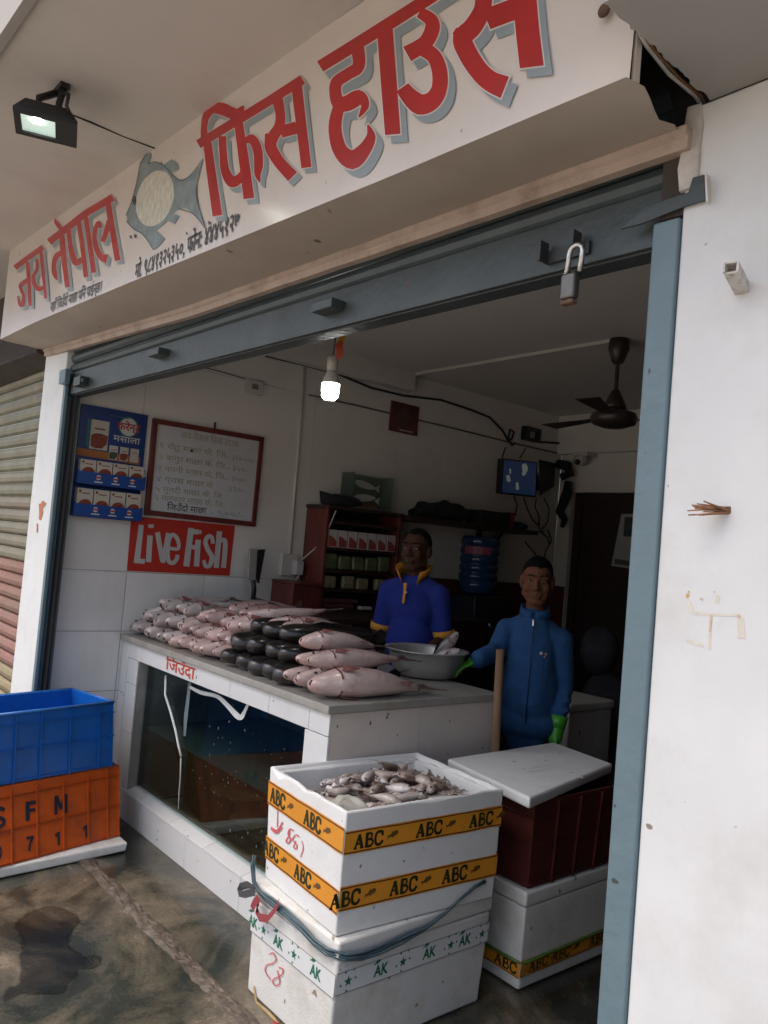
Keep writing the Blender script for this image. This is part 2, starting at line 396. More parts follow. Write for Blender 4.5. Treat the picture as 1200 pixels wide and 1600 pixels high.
tag(soft_patch('wet_stain', [(30,1442),(52,1424),(85,1418),(108,1428),(122,1440),(112,1452),(103,1464),(106,1480),(125,1496),(155,1497),(142,1512),(118,1515),(104,1540),(88,1552),(60,1550),(30,1552),(10,1560),(12,1548),(35,1535),(37,1500),(40,1470),(32,1458)], 0.0012, M_wet),
    'dark wet stain on the bare concrete pavement in front of the crates', 'stain')

# ------------------------------------------------------------------ shell of the shop
tw = thing('tiled_wall', 'off-white tiled side wall carrying the whiteboard and the red sign', 'wall', (-4.07, 3.2, 0))
obj('backing', MB().box((-4.3, 1.30, 0), (-4.075, 5.24, 2.75)), M_grout, tw)
rows = [(0.0, 0.29), (0.29, 0.60), (0.60, 0.909), (0.909, 1.22)]
cols = [1.303, 1.680, 2.13, 2.58, 2.775]
tcache = {}
for z0, z1 in rows:
    for c0, c1 in zip(cols[:-1], cols[1:]):
        key = (round(z1-z0, 3), round(c1-c0, 3))
        if key not in tcache:
            me = obj('tile', MB().box((0, 0.0015, 0.0015), (0.005, key[1]-0.0015, key[0]-0.0015)), M_walltile, None, bevel=0.0012, bseg=1)
            tcache[key] = me
            o = me
        else:
            o = tcache[key].copy(); COL.objects.link(o)
        o.parent = tw; o.location = Vector((-4.075, c0, z0)) - tw.location
pm = None
for c0, c1 in ((1.303, 1.680), (1.680, 2.775), (2.775, 3.9), (3.9, 5.24)):
    for z0, z1 in ((1.22, 2.362), (2.362, 2.66)):
        if c0 > 2.7 and z0 < 1.3: z0 = 1.283
        obj('panel', MB().box((-4.075, c0+0.001, z0+0.001), (-4.07, c1-0.001, z1-0.001)), M_inwall, tw, bevel=0.001, bseg=1)
for c0, c1 in ((2.775, 3.9), (3.9, 5.24)):
    obj('dado_board', MB().box((-4.075, c0+0.001, 0), (-4.062, c1-0.001, 1.28)), M_wood, tw, bevel=0.002, bseg=1)
obj('wall_beam', MB().box((-4.07, 1.36, 2.53), (-3.98, 3.50, 2.655)), M_inceil, tw)

bw = thing('back_wall', 'dim back wall of the shop with the dark doorway', 'wall', (-2.5, 5.24, 0))
obj('plaster', MB().box((-4.07, 5.24, 1.28), (-3.94, 5.4, 2.655)).box((-3.94, 5.24, 2.04), (-0.5, 5.4, 2.655)).box((-4.07, 5.24, 0), (-3.94, 5.4, 1.28)), M_inwall, bw)
obj('beam', MB().box((-4.07, 5.17, 2.345), (-0.5, 5.24, 2.655)), M_inwall, bw)
obj('dado_board', MB().box((-4.065, 5.225, 0), (-3.945, 5.239, 1.28)), M_wood, bw)
obj('door', MB().box((-3.935, 5.30, 0.0), (-2.6, 5.34, 2.035)).box((-3.935, 5.28, 0), (-3.87, 5.30, 2.035)).box((-3.87, 5.28, 1.96), (-2.6, 5.30, 2.035)), M_darkwood, bw)
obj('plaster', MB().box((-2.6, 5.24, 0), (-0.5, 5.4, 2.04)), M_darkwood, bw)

rw = thing('side_wall', 'unlit inner side wall opposite the whiteboard', 'wall', (-0.5, 3.2, 0))
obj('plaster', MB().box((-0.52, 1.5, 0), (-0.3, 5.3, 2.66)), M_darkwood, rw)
struct('ceiling', MB().box((-4.3, 1.36, 2.655), (-0.3, 5.4, 2.75)), M_inceil)

fw = thing('front_wall', 'broad white plastered wall beside the blue-grey shutter guide', 'wall', (0.6, 1.26, 0))
obj('plaster', MB().box((-0.755, 1.26, 0), (6, 1.5, 2.283)), M_white, fw, bevel=0.006)
pl = thing('white_pillar', 'narrow white pillar between the two shutters', 'pillar', (-4.24, 1.26, 0))
obj('shaft', MB().box((-4.415, 1.26, 0), (-4.071, 1.302, 2.33)), M_pillar, pl, bevel=0.008)

obj('paint_smear', brush(MB(), [[(63,787,5),(64,800,6),(62,812,3)], [(64,786,10),(70,790,8)], [(58,818,2),(58,832,2)]], lambda p, of: ony(p.x, p.y, 1.258-of), 0.0005), mat('orange_smear2', (0.5, 0.2, 0.1), 0.8), pl)
# canopy slab: its underside falls slightly along the front
def zc(x): return 2.838 - 0.0375 * (x + 4.467)
struct('canopy_ceiling', MB().hexa([(-12, 0.49, zc(-12)), (-0.71, 0.49, zc(-0.71)), (-0.71, 1.30, zc(-0.71)), (-12, 1.30, zc(-12))],
       [(-12, 0.49, 3.3), (-0.71, 0.49, 3.3), (-0.71, 1.30, 3.3), (-12, 1.30, 3.3)]), M_ceil)
struct('canopy_edge', MB().hexa([(-12, 0.462, zc(-12)-0.012), (-0.71, 0.462, zc(-0.71)-0.012), (-0.71, 0.488, zc(-0.71)-0.012), (-12, 0.488, zc(-12)-0.012)],
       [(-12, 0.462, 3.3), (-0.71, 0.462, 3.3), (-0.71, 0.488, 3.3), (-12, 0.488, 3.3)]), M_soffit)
struct('canopy_crack', MB().tube([(-2.655, 0.72, zc(-2.655)), (-2.65, 0.82, zc(-2.65)-0.001), (-2.658, 0.93, zc(-2.65)-0.001), (-2.65, 1.04, zc(-2.65))], [0.003, 0.0045, 0.002, 0.004], 6), M_dark)
# upper wall over the shutter, in the dark behind the sign
uw = thing('upper_wall', 'rough dark masonry hidden behind the sign box', 'wall', (-2.5, 1.32, 2.3))
obj('masonry', MB().box((-12, 1.30, 2.335), (-0.70, 1.55, 3.3)), M_dark, uw)
# lower soffit at the right with a broken plaster edge
mb = MB(); edge = []
for i in range(40):
    y = 0.93 + (1.262 - 0.93) * i / 39
    edge.append(Vector((-0.700 - 0.014 * (y - 0.5) / 0.76 + 0.016 * mnoise.noise(Vector((y * 22, 1, 4))) + 0.006 * mnoise.noise(Vector((y * 80, 2, 4))), y, 2.284)))
poly = edge + [Vector((6, 1.262, 2.284)), Vector((6, 0.93, 2.284))]
mb.prism(poly, (0, 0, 1.0))
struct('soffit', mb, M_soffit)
M_frag = mat('bare_plaster', (0.52, 0.49, 0.46), 0.9, var=0.4, vs=14, bump=0.8, bs=50)
tag(obj('plaster_patch', MB().hexa([(-0.765, 1.252, 2.13), (-0.728, 1.252, 2.13), (-0.728, 1.275, 2.13), (-0.765, 1.275, 2.13)], [(-0.757, 1.252, 2.285), (-0.728, 1.254, 2.28), (-0.728, 1.275, 2.28), (-0.757, 1.275, 2.285)]), M_frag, None, bevel=0.004, jit=0.005),
    'crumbling bare plaster patch at the end of the beige batten', 'plaster')

# ------------------------------------------------------------------ sign box
SB = [(-4.465, 2.369), (-3.867, 2.360), (-3.301, 2.338), (-2.73, 2.316), (-1.342, 2.255), (-0.835, 2.238), (-0.738, 2.234)]
ST = [(-4.467, 2.842), (-2.612, 2.790), (-1.742, 2.738), (-1.461, 2.722), (-0.735, 2.69)]
BT = [(-4.377, 2.314), (-3.9, 2.287), (-2.693, 2.232), (-0.993, 2.203), (-0.745, 2.199)]
def lerp(T, x):
    if x <= T[0][0]: return T[0][1]
    for (a, b), (c, d) in zip(T[:-1], T[1:]):
        if x <= c: return b + (d - b) * (x - a) / (c - a)
    return T[-1][1]
SY = 1.04
sg = thing('shop_sign', 'long cream shop sign with red Devanagari letters and a painted fish', 'sign', (-2.6, SY, 2.3))
xs = [-4.465 + (4.465 - 0.738) * i / 60 for i in range(61)]
mb = MB(); V = []; F = []
for i, x in enumerate(xs):
    a = lerp(SB, x); b = lerp(ST, x)
    for j in range(9):
        t = j / 8; d = 0.004 * mnoise.noise(Vector((x * 1.6, t * 1.5, 0)))
        if x > -0.95: d += 0.02 * ((x + 0.95) / 0.21) ** 2 * (0.4 + 0.6 * t)
        V.append((x, SY + 0.001 + max(d, 0), a + (b - a) * t))
for i in range(60):
    for j in range(8): F.append((i*9+j, (i+1)*9+j, (i+1)*9+j+1, i*9+j+1))
mb.add(V, F, True)
obj('face_panel', mb, M_sign, sg)
mb = MB(); V = []; F = []
for i, x in enumerate(xs):
    a = lerp(SB, x); c = lerp(BT, x) + 0.036
    for j in range(7):
        t = j / 6; xx = x
        if i == 60: xx = x + 0.012 * math.sin(t * 9) - (0.03 * t if t > 0.5 else 0)
        if i == 0: xx = x + 0.11 * t
        sag = -0.006 * math.sin(math.pi * t) + 0.004 * mnoise.noise(Vector((x * 2, t * 2, 5)))
        V.append((xx, SY + 0.001 + (1.245 - SY) * t, a + (c - a) * t + sag * (1 if 0 < j < 6 else 0)))
for i in range(60):
    for j in range(6): F.append((i*7+j, i*7+j+1, (i+1)*7+j+1, (i+1)*7+j))
mb.add(V, F, True)
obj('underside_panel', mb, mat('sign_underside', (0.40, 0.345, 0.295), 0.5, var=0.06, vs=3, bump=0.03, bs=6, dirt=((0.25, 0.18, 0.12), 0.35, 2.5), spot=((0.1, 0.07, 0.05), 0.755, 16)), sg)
bt = MB(); V = []; F = []
for i in range(61):
    x = -4.38 + (4.38 - 0.742) * i / 60; z = lerp(BT, x)
    for p in ((1.232, 0.040), (1.232, 0.024), (1.240, 0.020), (1.240, 0.0), (1.262, 0.0), (1.262, 0.040)): V.append((x, p[0] + 0.002*mnoise.noise(Vector((x*7, 0, 0))), z + p[1]))
for i in range(60):
    for j in range(6): F.append((i*6+j, i*6+(j+1) % 6, (i+1)*6+(j+1) % 6, (i+1)*6+j))
F += [(0,1,2,3,4,5), tuple(360+k for k in range(6))]
bt.add(V, F)
obj('batten', bt, M_batten, sg)
obj('end_flange', MB().box((-0.742, SY + 0.02, 2.235), (-0.736, SY + 0.035, 2.69)), M_sign, sg)
obj('rivet', MB().ell(ony(944, 16, SY - 0.004), (0.012, 0.006, 0.012)), mat('rust', (0.12, 0.07, 0.045), 0.8, var=0.5, vs=30), sg)

def pxs(org, sc):                                    # enlarged-crop point -> the sign's own plane
    def f(p, off): 
        q = ony(org[0] + p[0] / sc, org[1] + p[1] / sc, SY); q.y = SY - off; return q
    return f
NL = [0]
def letter(strokes, org, sc, sh):
    w0 = pxs(org, sc); NL[0] += 1; e_ = NL[0] * 5e-5
    w = lambda p, off: w0(p, off + e_)
    obj('letter_shadow', brush(MB(), strokes, w, 0.0006, shift=(sh, sh * 1.15), grow=sh*0.1), M_shadow, sg)
    obj('letter_outline', brush(MB(), strokes, w, 0.0014, grow=sh*0.19), M_signwhite, sg)
    obj('letter', brush(MB(), strokes, w, 0.0022), M_red, sg)
A = (0, 290)
letter([[(143,772,50),(275,672,50),(408,578,50)], [(262,715,36),(275,900,38),(285,1130,30)], [(272,885,50),(205,930,45),(203,975,32),(228,1040,34),(215,1115,46),(190,1110,34),(172,1035,12)],
        [(388,610,38),(412,850,32),(432,1060,26)], [(352,690,28),(350,790,34),(318,850,36),(325,920,42),(365,970,46),(415,955,36)]], A, 6, 22)
letter([[(463,530,66),(600,425,66),(800,270,66),(940,185,66),(1064,112,72)], [(515,310,8),(530,345,36),(560,385,42),(590,420,30)],
        [(580,430,54),(600,650,52),(637,955,44)], [(615,620,52),(540,655,52),(512,730,44),(515,820,50),(540,885,16)],
        [(648,400,44),(660,540,44),(690,670,60),(720,725,62),(775,690,50)], [(742,340,42),(780,600,44),(812,860,44)],
        [(808,290,44),(845,540,48),(885,820,50)], [(1018,170,58),(1060,420,56),(1110,705,56)],
        [(950,400,26),(930,350,40),(900,410,44),(892,490,44),(910,590,50),(955,670,62),(1008,690,90)], [(1035,330,60),(1000,440,50),(965,530,44)]], A, 6, 25)
B = (300, 100)
letter([[(65,755,84),(500,490,88),(760,330,88),(1045,148,96)], [(150,740,80),(195,1080,88),(245,1425,92)],
        [(122,700,70),(120,590,60),(140,490,70),(200,420,100),(290,425,120),(380,462,110),(440,462,100),(492,395,16)], [(380,480,80),(430,545,70)],
        [(290,680,72),(300,860,72),(320,1010,84),(380,1105,110),(440,1085,90),(500,1020,70)], [(440,540,84),(490,880,96),(540,1265,102)],
        [(505,730,40),(560,705,90),(605,760,90),(628,850,86),(630,960,84),(622,1040,60),(645,1115,8)],
        [(985,180,104),(1030,560,98),(1080,975,96)], [(800,300,110),(835,470,90),(825,590,100),(765,690,110),(745,780,116),(810,900,110),(885,990,112),(952,1060,120)],
        [(700,655,20),(735,720,110)], [(840,640,116),(990,600,116)]], B, 6, 38)
Cc = (490, 20)
letter([[(68,507,114),(420,290,116),(760,78,120),(1190,-195,120),(1620,-470,120),(2200,-840,130)],
        [(415,300,128),(430,500,116),(330,578,110),(228,650,112),(210,745,112),(245,855,130),(330,850,150),(430,800,150),(490,860,80),(465,930,50),(430,985,8)],
        [(240,900,110),(212,1020,120),(214,1150,126),(262,1300,140),(370,1380,186),(480,1290,130),(545,1165,90),(515,1050,8)],
        [(675,150,150),(710,620,150),(750,1145,144)],
        [(1000,0,100),(1105,70,130),(1120,160,140),(1050,290,140),(885,392,156)], [(1040,345,140),(1140,420,140),(1190,560,146),(1185,720,146),(1115,830,170),(1005,862,200),(905,785,160),(842,702,130)]], Cc, 6, 60)
D = (670, 0)
letter([[(815,-130,200),(845,230,202),(885,575,206)], [(500,170,180),(790,62,180)],
        [(475,-90,140),(465,80,146),(385,230,160),(295,330,166),(340,460,166),(430,600,166),(530,695,176),(655,750,200)], [(225,265,60),(310,320,150)]], D, 5.4545, 62)
# painted fish
w = pxs((180, 220), 6)
ol = [(105,700),(150,600),(180,480),(210,380),(240,220),(270,150),(300,122),(335,115),(335,150),(318,190),(305,215),(370,198),(420,212),(460,232),(495,200),(530,175),(570,205),(600,240),(590,268),(550,290),(520,312),(555,345),(600,368),(650,360),(700,335),(745,295),(780,250),(830,170),(805,260),(790,330),(768,420),(765,480),(775,560),(790,640),(818,730),(850,825),(790,750),(740,690),(680,640),(640,630),(600,640),(565,660),(545,682),(605,710),(560,780),(490,750),(440,800),(380,840),(430,880),(470,920),(420,980),(365,1025),(330,970),(300,920),(270,882),(220,855),(180,830),(140,795),(115,755),(118,720)]
obj('painted_fish', MB().add([w(Vector(p), 0.0016) for p in ol], [tuple(range(len(ol)))]), M_fishgrey, sg)
bel = []
for k in range(40):
    a = 2*math.pi*k/40; x = 170*math.cos(a); y = 268*math.sin(a); r = R_(16)
    bel.append(w(Vector((378 + x*math.cos(r) - y*math.sin(r), 542 + x*math.sin(r) + y*math.cos(r))), 0.0021))
M_belly = mat('painted_scales', (0.60, 0.59, 0.50), 0.3, var=0.3, vs=60, stretch=(1.5, 1, 0.5), dirt=((0.36, 0.36, 0.28), 0.7, 70))
obj('fish_scales', MB().add(bel, [tuple(range(40))]), M_belly, sg)
obj('fish_eye', brush(MB(), [[(185,520,10),(172,560,12),(186,598,10),(200,560,12),(190,522,10)], [(187,548,14),(187,576,14)]], w, 0.0026), M_ink, sg)
obj('fish_outline', brush(MB(), [[(105,700,5),(150,600,6),(210,380,6),(240,220,6),(300,122,5)], [(370,198,6),(460,235,7),(600,368,7),(700,335,7),(830,170,4)], [(110,755,8),(180,830,8),(270,885,8),(365,1025,6)], [(600,640,7),(740,690,8),(850,825,5)], [(305,215,6),(370,200,6)], [(768,420,5),(775,560,5),(850,825,5)]], w, 0.0025), mat('fish_line', (0.06, 0.085, 0.095), 0.4), sg)
pd_ = obj('paint_drip', brush(MB(), [[(146,890,10),(150,915,14)], [(188,880,18),(196,912,16)], [(880,755,10),(895,785,26)], [(672,860,10),(678,878,14)]], w, 0.0025), M_ink, sg); pd_['kind'] = 'stuff'
def sign_text(txt, p0, p1, hpx, bold=0.0):
    a = ony(*p0, SY); b = ony(*p1, SY); a.y = b.y = SY
    u = (b - a); L = u.length; u.normalize()
    obj('small_lettering', text_mb(txt, a, u, Vector((0, 0, 1)), Vector((0, -1, 0)), width=L, height=hpx, off=0.0008, bold=bold), M_ink, sg)
sign_text('मो. ९८४१३२५३५०, फोन: ४४४५१२७', (210, 436), (373, 357), 0.080, 0.020)
sign_text('यहाँ जिउँदो माछा पनि पाईन्छ।', (78, 487), (158, 455), 0.062, 0.012)

# ------------------------------------------------------------------ shop shutter, guides, padlock
sh = thing('roller_shutter', 'blue-grey shop shutter rolled up under the sign', 'shutter', (-2.5, 1.29, 2.08))
def zb(x): return 2.085 - (x + 4.12) * 0.0094
def bar(x0, x1, y0, y1, a, b, m, name, bev=0.002):
    obj(name, MB().hexa([(x0, y0, zb(x0)+a), (x1, y0, zb(x1)+a), (x1, y1, zb(x1)+a), (x0, y1, zb(x0)+a)], [(x0, y0, zb(x0)+b), (x1, y0, zb(x1)+b), (x1, y1, zb(x1)+b), (x0, y1, zb(x0)+b)]), m, sh, bevel=bev)
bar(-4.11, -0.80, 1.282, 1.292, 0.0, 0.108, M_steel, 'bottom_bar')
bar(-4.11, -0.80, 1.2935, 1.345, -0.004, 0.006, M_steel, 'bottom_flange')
for k in range(4):
    z0 = 0.112 + k * 0.052
    mb = MB(); prof = [(1.300, z0), (1.287, z0+0.010), (1.283, z0+0.024), (1.290, z0+0.040), (1.302, z0+0.049), (1.308, z0+0.049), (1.306, z0)]
    V = [(x, y, zb(x)+z) for x in (-4.10, -0.81) for y, z in prof]; k7 = 7
    mb.add(V, [(i, (i+1) % 7, 7+(i+1) % 7, 7+i) for i in range(7)])
    obj('slat', mb, M_slat, sh)
for px, py in ((517, 480), (252, 552)):
    q = ony(px, py, 1.27)
    b_ = MB().box((q.x-0.05, 1.235, q.z-0.016), (q.x+0.05, 1.282, q.z+0.012))
    obj('bracket_block', b_, M_steel, sh, bevel=0.004)
q = ony(130, 597, 1.27)
obj('lock_bracket', MB().box((q.x-0.05, 1.24, q.z-0.022), (q.x+0.04, 1.283, q.z+0.022)).tube([(q.x-0.06, 1.255, q.z), (q.x+0.06, 1.255, q.z)], 0.011, 8), M_steel, sh, bevel=0.003)
q = ony(865, 392, 1.27)
obj('hasp', MB().box((q.x-0.022, 1.274, q.z-0.022), (q.x+0.085, 1.2815, q.z+0.004)).box((q.x-0.022, 1.247, q.z-0.022), (q.x-0.016, 1.2739, q.z+0.020)).box((q.x+0.060, 1.247, q.z-0.008), (q.x+0.066, 1.2739, q.z+0.022)), mat('dark_steel', (0.03, 0.033, 0.035), 0.5, var=0.3, vs=20), sh)
# broad plate and angled strip at the right end
a0 = [ony(*p, 1.252) for p in ((968, 357), (1024, 328), (1103, 290), (1097, 318), (1024, 345), (975, 356))]
obj('end_plate', MB().prism([ony(*p, 1.250) for p in ((968, 358), (1008, 322), (1075, 300), (1082, 277), (1100, 272), (1103, 312), (1070, 322), (1000, 350))], (0, 0.006, 0)), M_steel, sh, bevel=0.0015)
obj('end_block', MB().box((-0.80, 1.262, 2.09), (-0.735, 1.30, 2.20)), M_dark, sh)
obj('bent_edge', MB().prism([ony(*p, 1.240) for p in ((1101, 273), (1104, 272), (1106, 312), (1103, 317))], (0, 0.012, 0)), M_sign, sh)
gd = thing('shutter_guide', 'tall blue-grey shutter guide on the edge of the white wall', 'shutter guide', (-0.78, 1.26, 0), 'shutter guides at the ends of the opening')
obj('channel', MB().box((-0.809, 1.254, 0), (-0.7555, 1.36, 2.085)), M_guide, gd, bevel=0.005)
gd2 = thing('shutter_guide', 'thin grey shutter guide beside the narrow white pillar', 'shutter guide', (-4.03, 1.26, 0), 'shutter guides at the ends of the opening')
obj('channel', MB().box((-4.066, 1.258, 0), (-4.034, 1.275, 2.16)).box((-4.066, 1.275, 0), (-4.062, 1.345, 2.16)), M_guide, gd2, bevel=0.003)
obj('guide_shade', MB().box((-4.062, 1.300, 0), (-3.992, 1.312, 2.16)), M_black, gd2)  # black strip standing in for the shade behind the guide
obj('stop_block', MB().box((-4.075, 1.235, 2.13), (-3.985, 1.262, 2.20)).tube([(-4.10, 1.245, 2.19), (-4.0, 1.25, 2.175)], 0.006, 6), M_guide, gd2, bevel=0.003)

pk = thing('padlock', 'steel padlock hanging open from the shutter hasp', 'padlock', ony(897, 465, 1.235))
q = ony(900, 395, 1.235); bz = q.z - 0.042
pts = [(q.x-0.018, 1.235, bz), (q.x-0.016, 1.235, bz+0.042)] + [(q.x - 0.016*math.cos(t), 1.235, bz+0.042+0.016*math.sin(t)) for t in (0.5, 1.0, 1.57, 2.1, 2.6)] + [(q.x+0.016, 1.235, bz+0.042), (q.x+0.012, 1.235, bz+0.001)]
obj('shackle', MB().tube(pts, 0.0055, 8), M_metal, pk)
obj('lock_body', MB().box((q.x-0.026, 1.224, bz-0.050), (q.x+0.008, 1.246, bz+0.002)), mat('worn_steel', (0.17, 0.165, 0.155), 0.45, metal=0.8, var=0.25, vs=20, dirt=((0.08, 0.05, 0.03), 0.7, 15)), pk, bevel=0.006)
obj('base_cap', MB().box((q.x-0.024, 1.226, bz-0.060), (q.x+0.006, 1.244, bz-0.0505)), mat('rust', (0.12, 0.07, 0.045), 0.8), pk, bevel=0.003)

# ------------------------------------------------------------------ shutter of the shop next door
ns = thing('neighbour_shutter', 'closed faded shutter next door, olive above and salmon pink below', 'shutter', (-5.4, 1.36, 0))
def slatmat(i):
    cols = [(0.235, 0.225, 0.155), (0.25, 0.235, 0.165), (0.30, 0.16, 0.115), (0.33, 0.165, 0.13), (0.31, 0.25, 0.14)]
    j = 0 if i > 20 else 1 if i > 15 else 2 if i > 11 else 3 if i > 7 else 4
    other = [None, (0.36, 0.2, 0.15), (0.2, 0.22, 0.15), (0.27, 0.22, 0.16), (0.36, 0.3, 0.18)][j]
    return mat('faded_slat_%d' % j, cols[j], 0.55, var=0.2, vs=5, bump=0.1, bs=40, dirt=((other, 0.6, 1.4) if other else ((0.12, 0.1, 0.07), 0.6, 4)))
for i in range(31):
    z0 = i * 0.0755; prof = [(1.372, 0.0), (1.356, 0.012), (1.350, 0.034), (1.356, 0.058), (1.370, 0.069), (1.378, 0.0715), (1.380, 0.0)]
    V = [(x, y, z0+z) for x in (-8.0, -4.40) for y, z in prof]
    obj('slat', MB().add(V, [(k, (k+1) % 7, 7+(k+1) % 7, 7+k) for k in range(7)]), slatmat(i), ns)
obj('side_channel', MB().box((-4.47, 1.33, 0), (-4.4155, 1.40, 2.32)), mat('rust', (0.12, 0.07, 0.045), 0.8), ns)
obj('hood', MB().hexa([(-8, 1.12, 2.36), (-4.45, 1.22, 2.34), (-4.42, 1.34, 2.30), (-8, 1.34, 2.30)], [(-8, 1.12, 2.37), (-4.45, 1.22, 2.35), (-4.42, 1.34, 2.6), (-8, 1.34, 2.6)]), M_dark, ns)

# ------------------------------------------------------------------ marks and fixings on the front wall
st = thing('pipe_stub', 'chipped white conduit stub sticking out of the front wall', 'conduit stub', (-0.63, 1.26, 1.93))
q0 = ony(1160, 452, 1.262); q1 = ony(1141, 415, 1.185)
d = (q1 - q0).normalized(); M3 = d.to_track_quat('Z', 'Y').to_matrix().to_4x4(); M3.translation = q0
L = (q1 - q0).length
obj('trunking', MB().box((-0.011, -0.009, 0), (-0.008, 0.009, L), M3).box((0.008, -0.009, 0), (0.011, 0.009, L*0.93), M3).box((-0.008, 0.006, 0), (0.008, 0.009, L*0.97), M3).box((-0.008, -0.009, 0), (0.008, -0.006, L*0.9), M3).box((-0.009, -0.007, 0), (0.009, 0.007, L*0.7), M3), mat('chipped_pvc', (0.6, 0.58, 0.54), 0.6, var=0.1, dirt=((0.1, 0.07, 0.05), 0.9, 60)), st)
sw = thing('twig_bundle', 'small bundle of dry broken sticks poking out of a hole in the white wall', 'twigs', ony(1140, 797, 1.26))
q0 = ony(1142, 797, 1.262)
for k in range(15):
    e = q0 + Vector((rnd.uniform(-0.050, -0.010), rnd.uniform(-0.060, -0.025), rnd.uniform(-0.015, 0.010)))
    obj('twig', MB().tube([q0 + Vector((0, 0, rnd.uniform(-0.006, 0.006))), e], [0.0022, 0.0012], 5), mat('straw', (0.30, 0.15, 0.075), 0.8, var=0.4, vs=40, rand=0.3), sw)
def wall_px(p, off):
    q = ony(900 + p[0]/4, 800 + p[1]/4, 1.26); q.y = 1.26 - off; return q
M_turm = mat('turmeric_smear', (0.66, 0.63, 0.54), 0.8, var=0.12, vs=60); M_verm = mat('vermilion_smear', (0.62, 0.44, 0.36), 0.8, var=0.3, vs=60)
sm = thing('ritual_mark', 'faded yellow and red finger-painted marks on the white wall', 'wall mark', ony(1115, 955, 1.26))
obj('yellow_smear', brush(MB(), [[(700,560,26),(730,630,30)], [(730,632,22),(860,640,16),(1030,648,16)], [(845,640,14),(838,730,16),(835,860,18)], [(690,800,22),(800,840,16)], [(1030,660,40),(1035,790,44)], [(880,570,24),(890,520,18)]], wall_px, 0.0005), M_turm, sm)
obj('red_smear', brush(MB(), [[(845,640,18),(842,690,16),(838,750,12)], [(1010,645,18),(1028,660,18)], [(860,500,8),(872,498,8)], [(776,538,8),(795,548,12)]], wall_px, 0.0009), M_verm, sm)
obj('orange_dot', brush(MB(), [[(690,520,24),(706,524,22)], [(700,498,10),(712,500,10)]], wall_px, 0.0011), mat('orange_smear', (0.6, 0.38, 0.12), 0.8), sm)

# wires in the hole at the end of the sign
for nm, lb, pts, r, m in (('loose_wire', 'pale loose wire running through the dark hole by the sign end', [(985,20),(1010,70),(1045,115),(1085,148),(1108,180)], 0.004, M_plastic),
                          ('loose_wire', 'thin dark wire beside the pale one in the hole by the sign end', [(990,25),(1020,75),(1060,120),(1095,150),(1104,172)], 0.003, mat('brown_wire', (0.2, 0.1, 0.03), 0.5))):
    tag(obj(nm, MB().tube([onz(x, y, 2.30) for x, y in pts], r, 6), m), lb, 'wire', 'wires hanging in the hole')

# ------------------------------------------------------------------ flood light under the canopy
fl = thing('flood_light', 'lit black flood light hanging from the canopy ceiling', 'flood light', (-2.48, 0.64, zc(-2.5)))
P4 = [onz(px, py, 2.625) for px, py in ((10, 200), (38, 168), (133, 200), (106, 224))]
c4 = sum(P4, Vector()) / 4; ux = (P4[3] - P4[0]).normalized(); uy = Vector((0, 0, 1)).cross(ux)
uy = (P4[1] - P4[0]); uy -= ux * uy.dot(ux); hw = (P4[3]-P4[0]).length/2; hd = uy.length/2; uy.normalize(); uz = ux.cross(uy)
if uz.z < 0: uz = -uz
FM = Matrix((ux, uy, uz)).transposed().to_4x4(); FM.translation = c4
M_lamp = mat('lamp_housing', (0.012, 0.012, 0.012), 0.55, var=0.2, vs=20)
obj('housing', MB().hexa([FM @ Vector(p) for p in ((-hw,-hd,0.004),(hw,-hd,0.004),(hw,hd,0.004),(-hw,hd,0.004))], [FM @ Vector(p) for p in ((-hw*.7,-hd*.6,0.05),(hw*.7,-hd*.6,0.05),(hw*.7,hd*.6,0.05),(-hw*.7,hd*.6,0.05))]), M_lamp, fl, bevel=0.004)
fr = MB()
for a, b in (((-hw,-hd,-0.006),(hw,-hd*.72,0.0035)), ((-hw,hd*.72,-0.006),(hw,hd,0.0035)), ((-hw,-hd*.72,-0.006),(-hw*.78,hd*.72,0.0035)), ((hw*.3,-hd*.72,-0.006),(hw,hd*.72,0.0035))): fr.box(a, b, FM)
obj('front_frame', fr, M_lamp, fl)
obj('reflector', MB().box((-hw*.78,-hd*.72,0.0005),(hw*.3,hd*.72,0.0035), FM), mat('reflector', (0.62, 0.70, 0.66), 0.25, metal=0.7, var=0.15, vs=30, emis=((0.55, 0.75, 0.65), 0.35)), fl)
obj('led', MB().ell(FM @ Vector((-hw*.28, hd*.30, -0.002)), (0.016, 0.014, 0.004), FM.to_3x3()), mat('led_lit', (1, 1, 0.9), 0.5, emis=((1.0, 1.0, 0.86), 40.0)), fl)
zt = zc(c4.x)
yk = MB()
a = FM @ Vector((-hw*.32, 0, 0.05)); b = FM @ Vector((hw*.32, 0, 0.05))
top = onz(97, 137, zt - 0.004)
yk.tube([a - Vector((0, 0, 0.02)), a.lerp(Vector((a.x, a.y, zt)), 0.35), top + Vector((-0.022, 0, -0.005))], 0.011, 6).tube([b - Vector((0, 0, 0.02)), b.lerp(Vector((b.x, b.y, zt)), 0.3), top + Vector((0.022, 0, -0.005))], 0.011, 6)
yk.box((top.x-0.034, top.y-0.014, zt-0.018), (top.x+0.034, top.y+0.014, zt-0.0005))
obj('yoke', yk, M_lamp, fl)
c0 = FM @ Vector((hw*.72, hd*.2, 0.02))
obj('cable', MB().tube([top + Vector((0.03, 0, -0.03)), top + Vector((0.075, 0.0, -0.05)), top + Vector((0.10, -0.01, -0.10)), c0 + Vector((0.012, 0, 0.02)), c0], 0.0055, 8), M_black, fl)
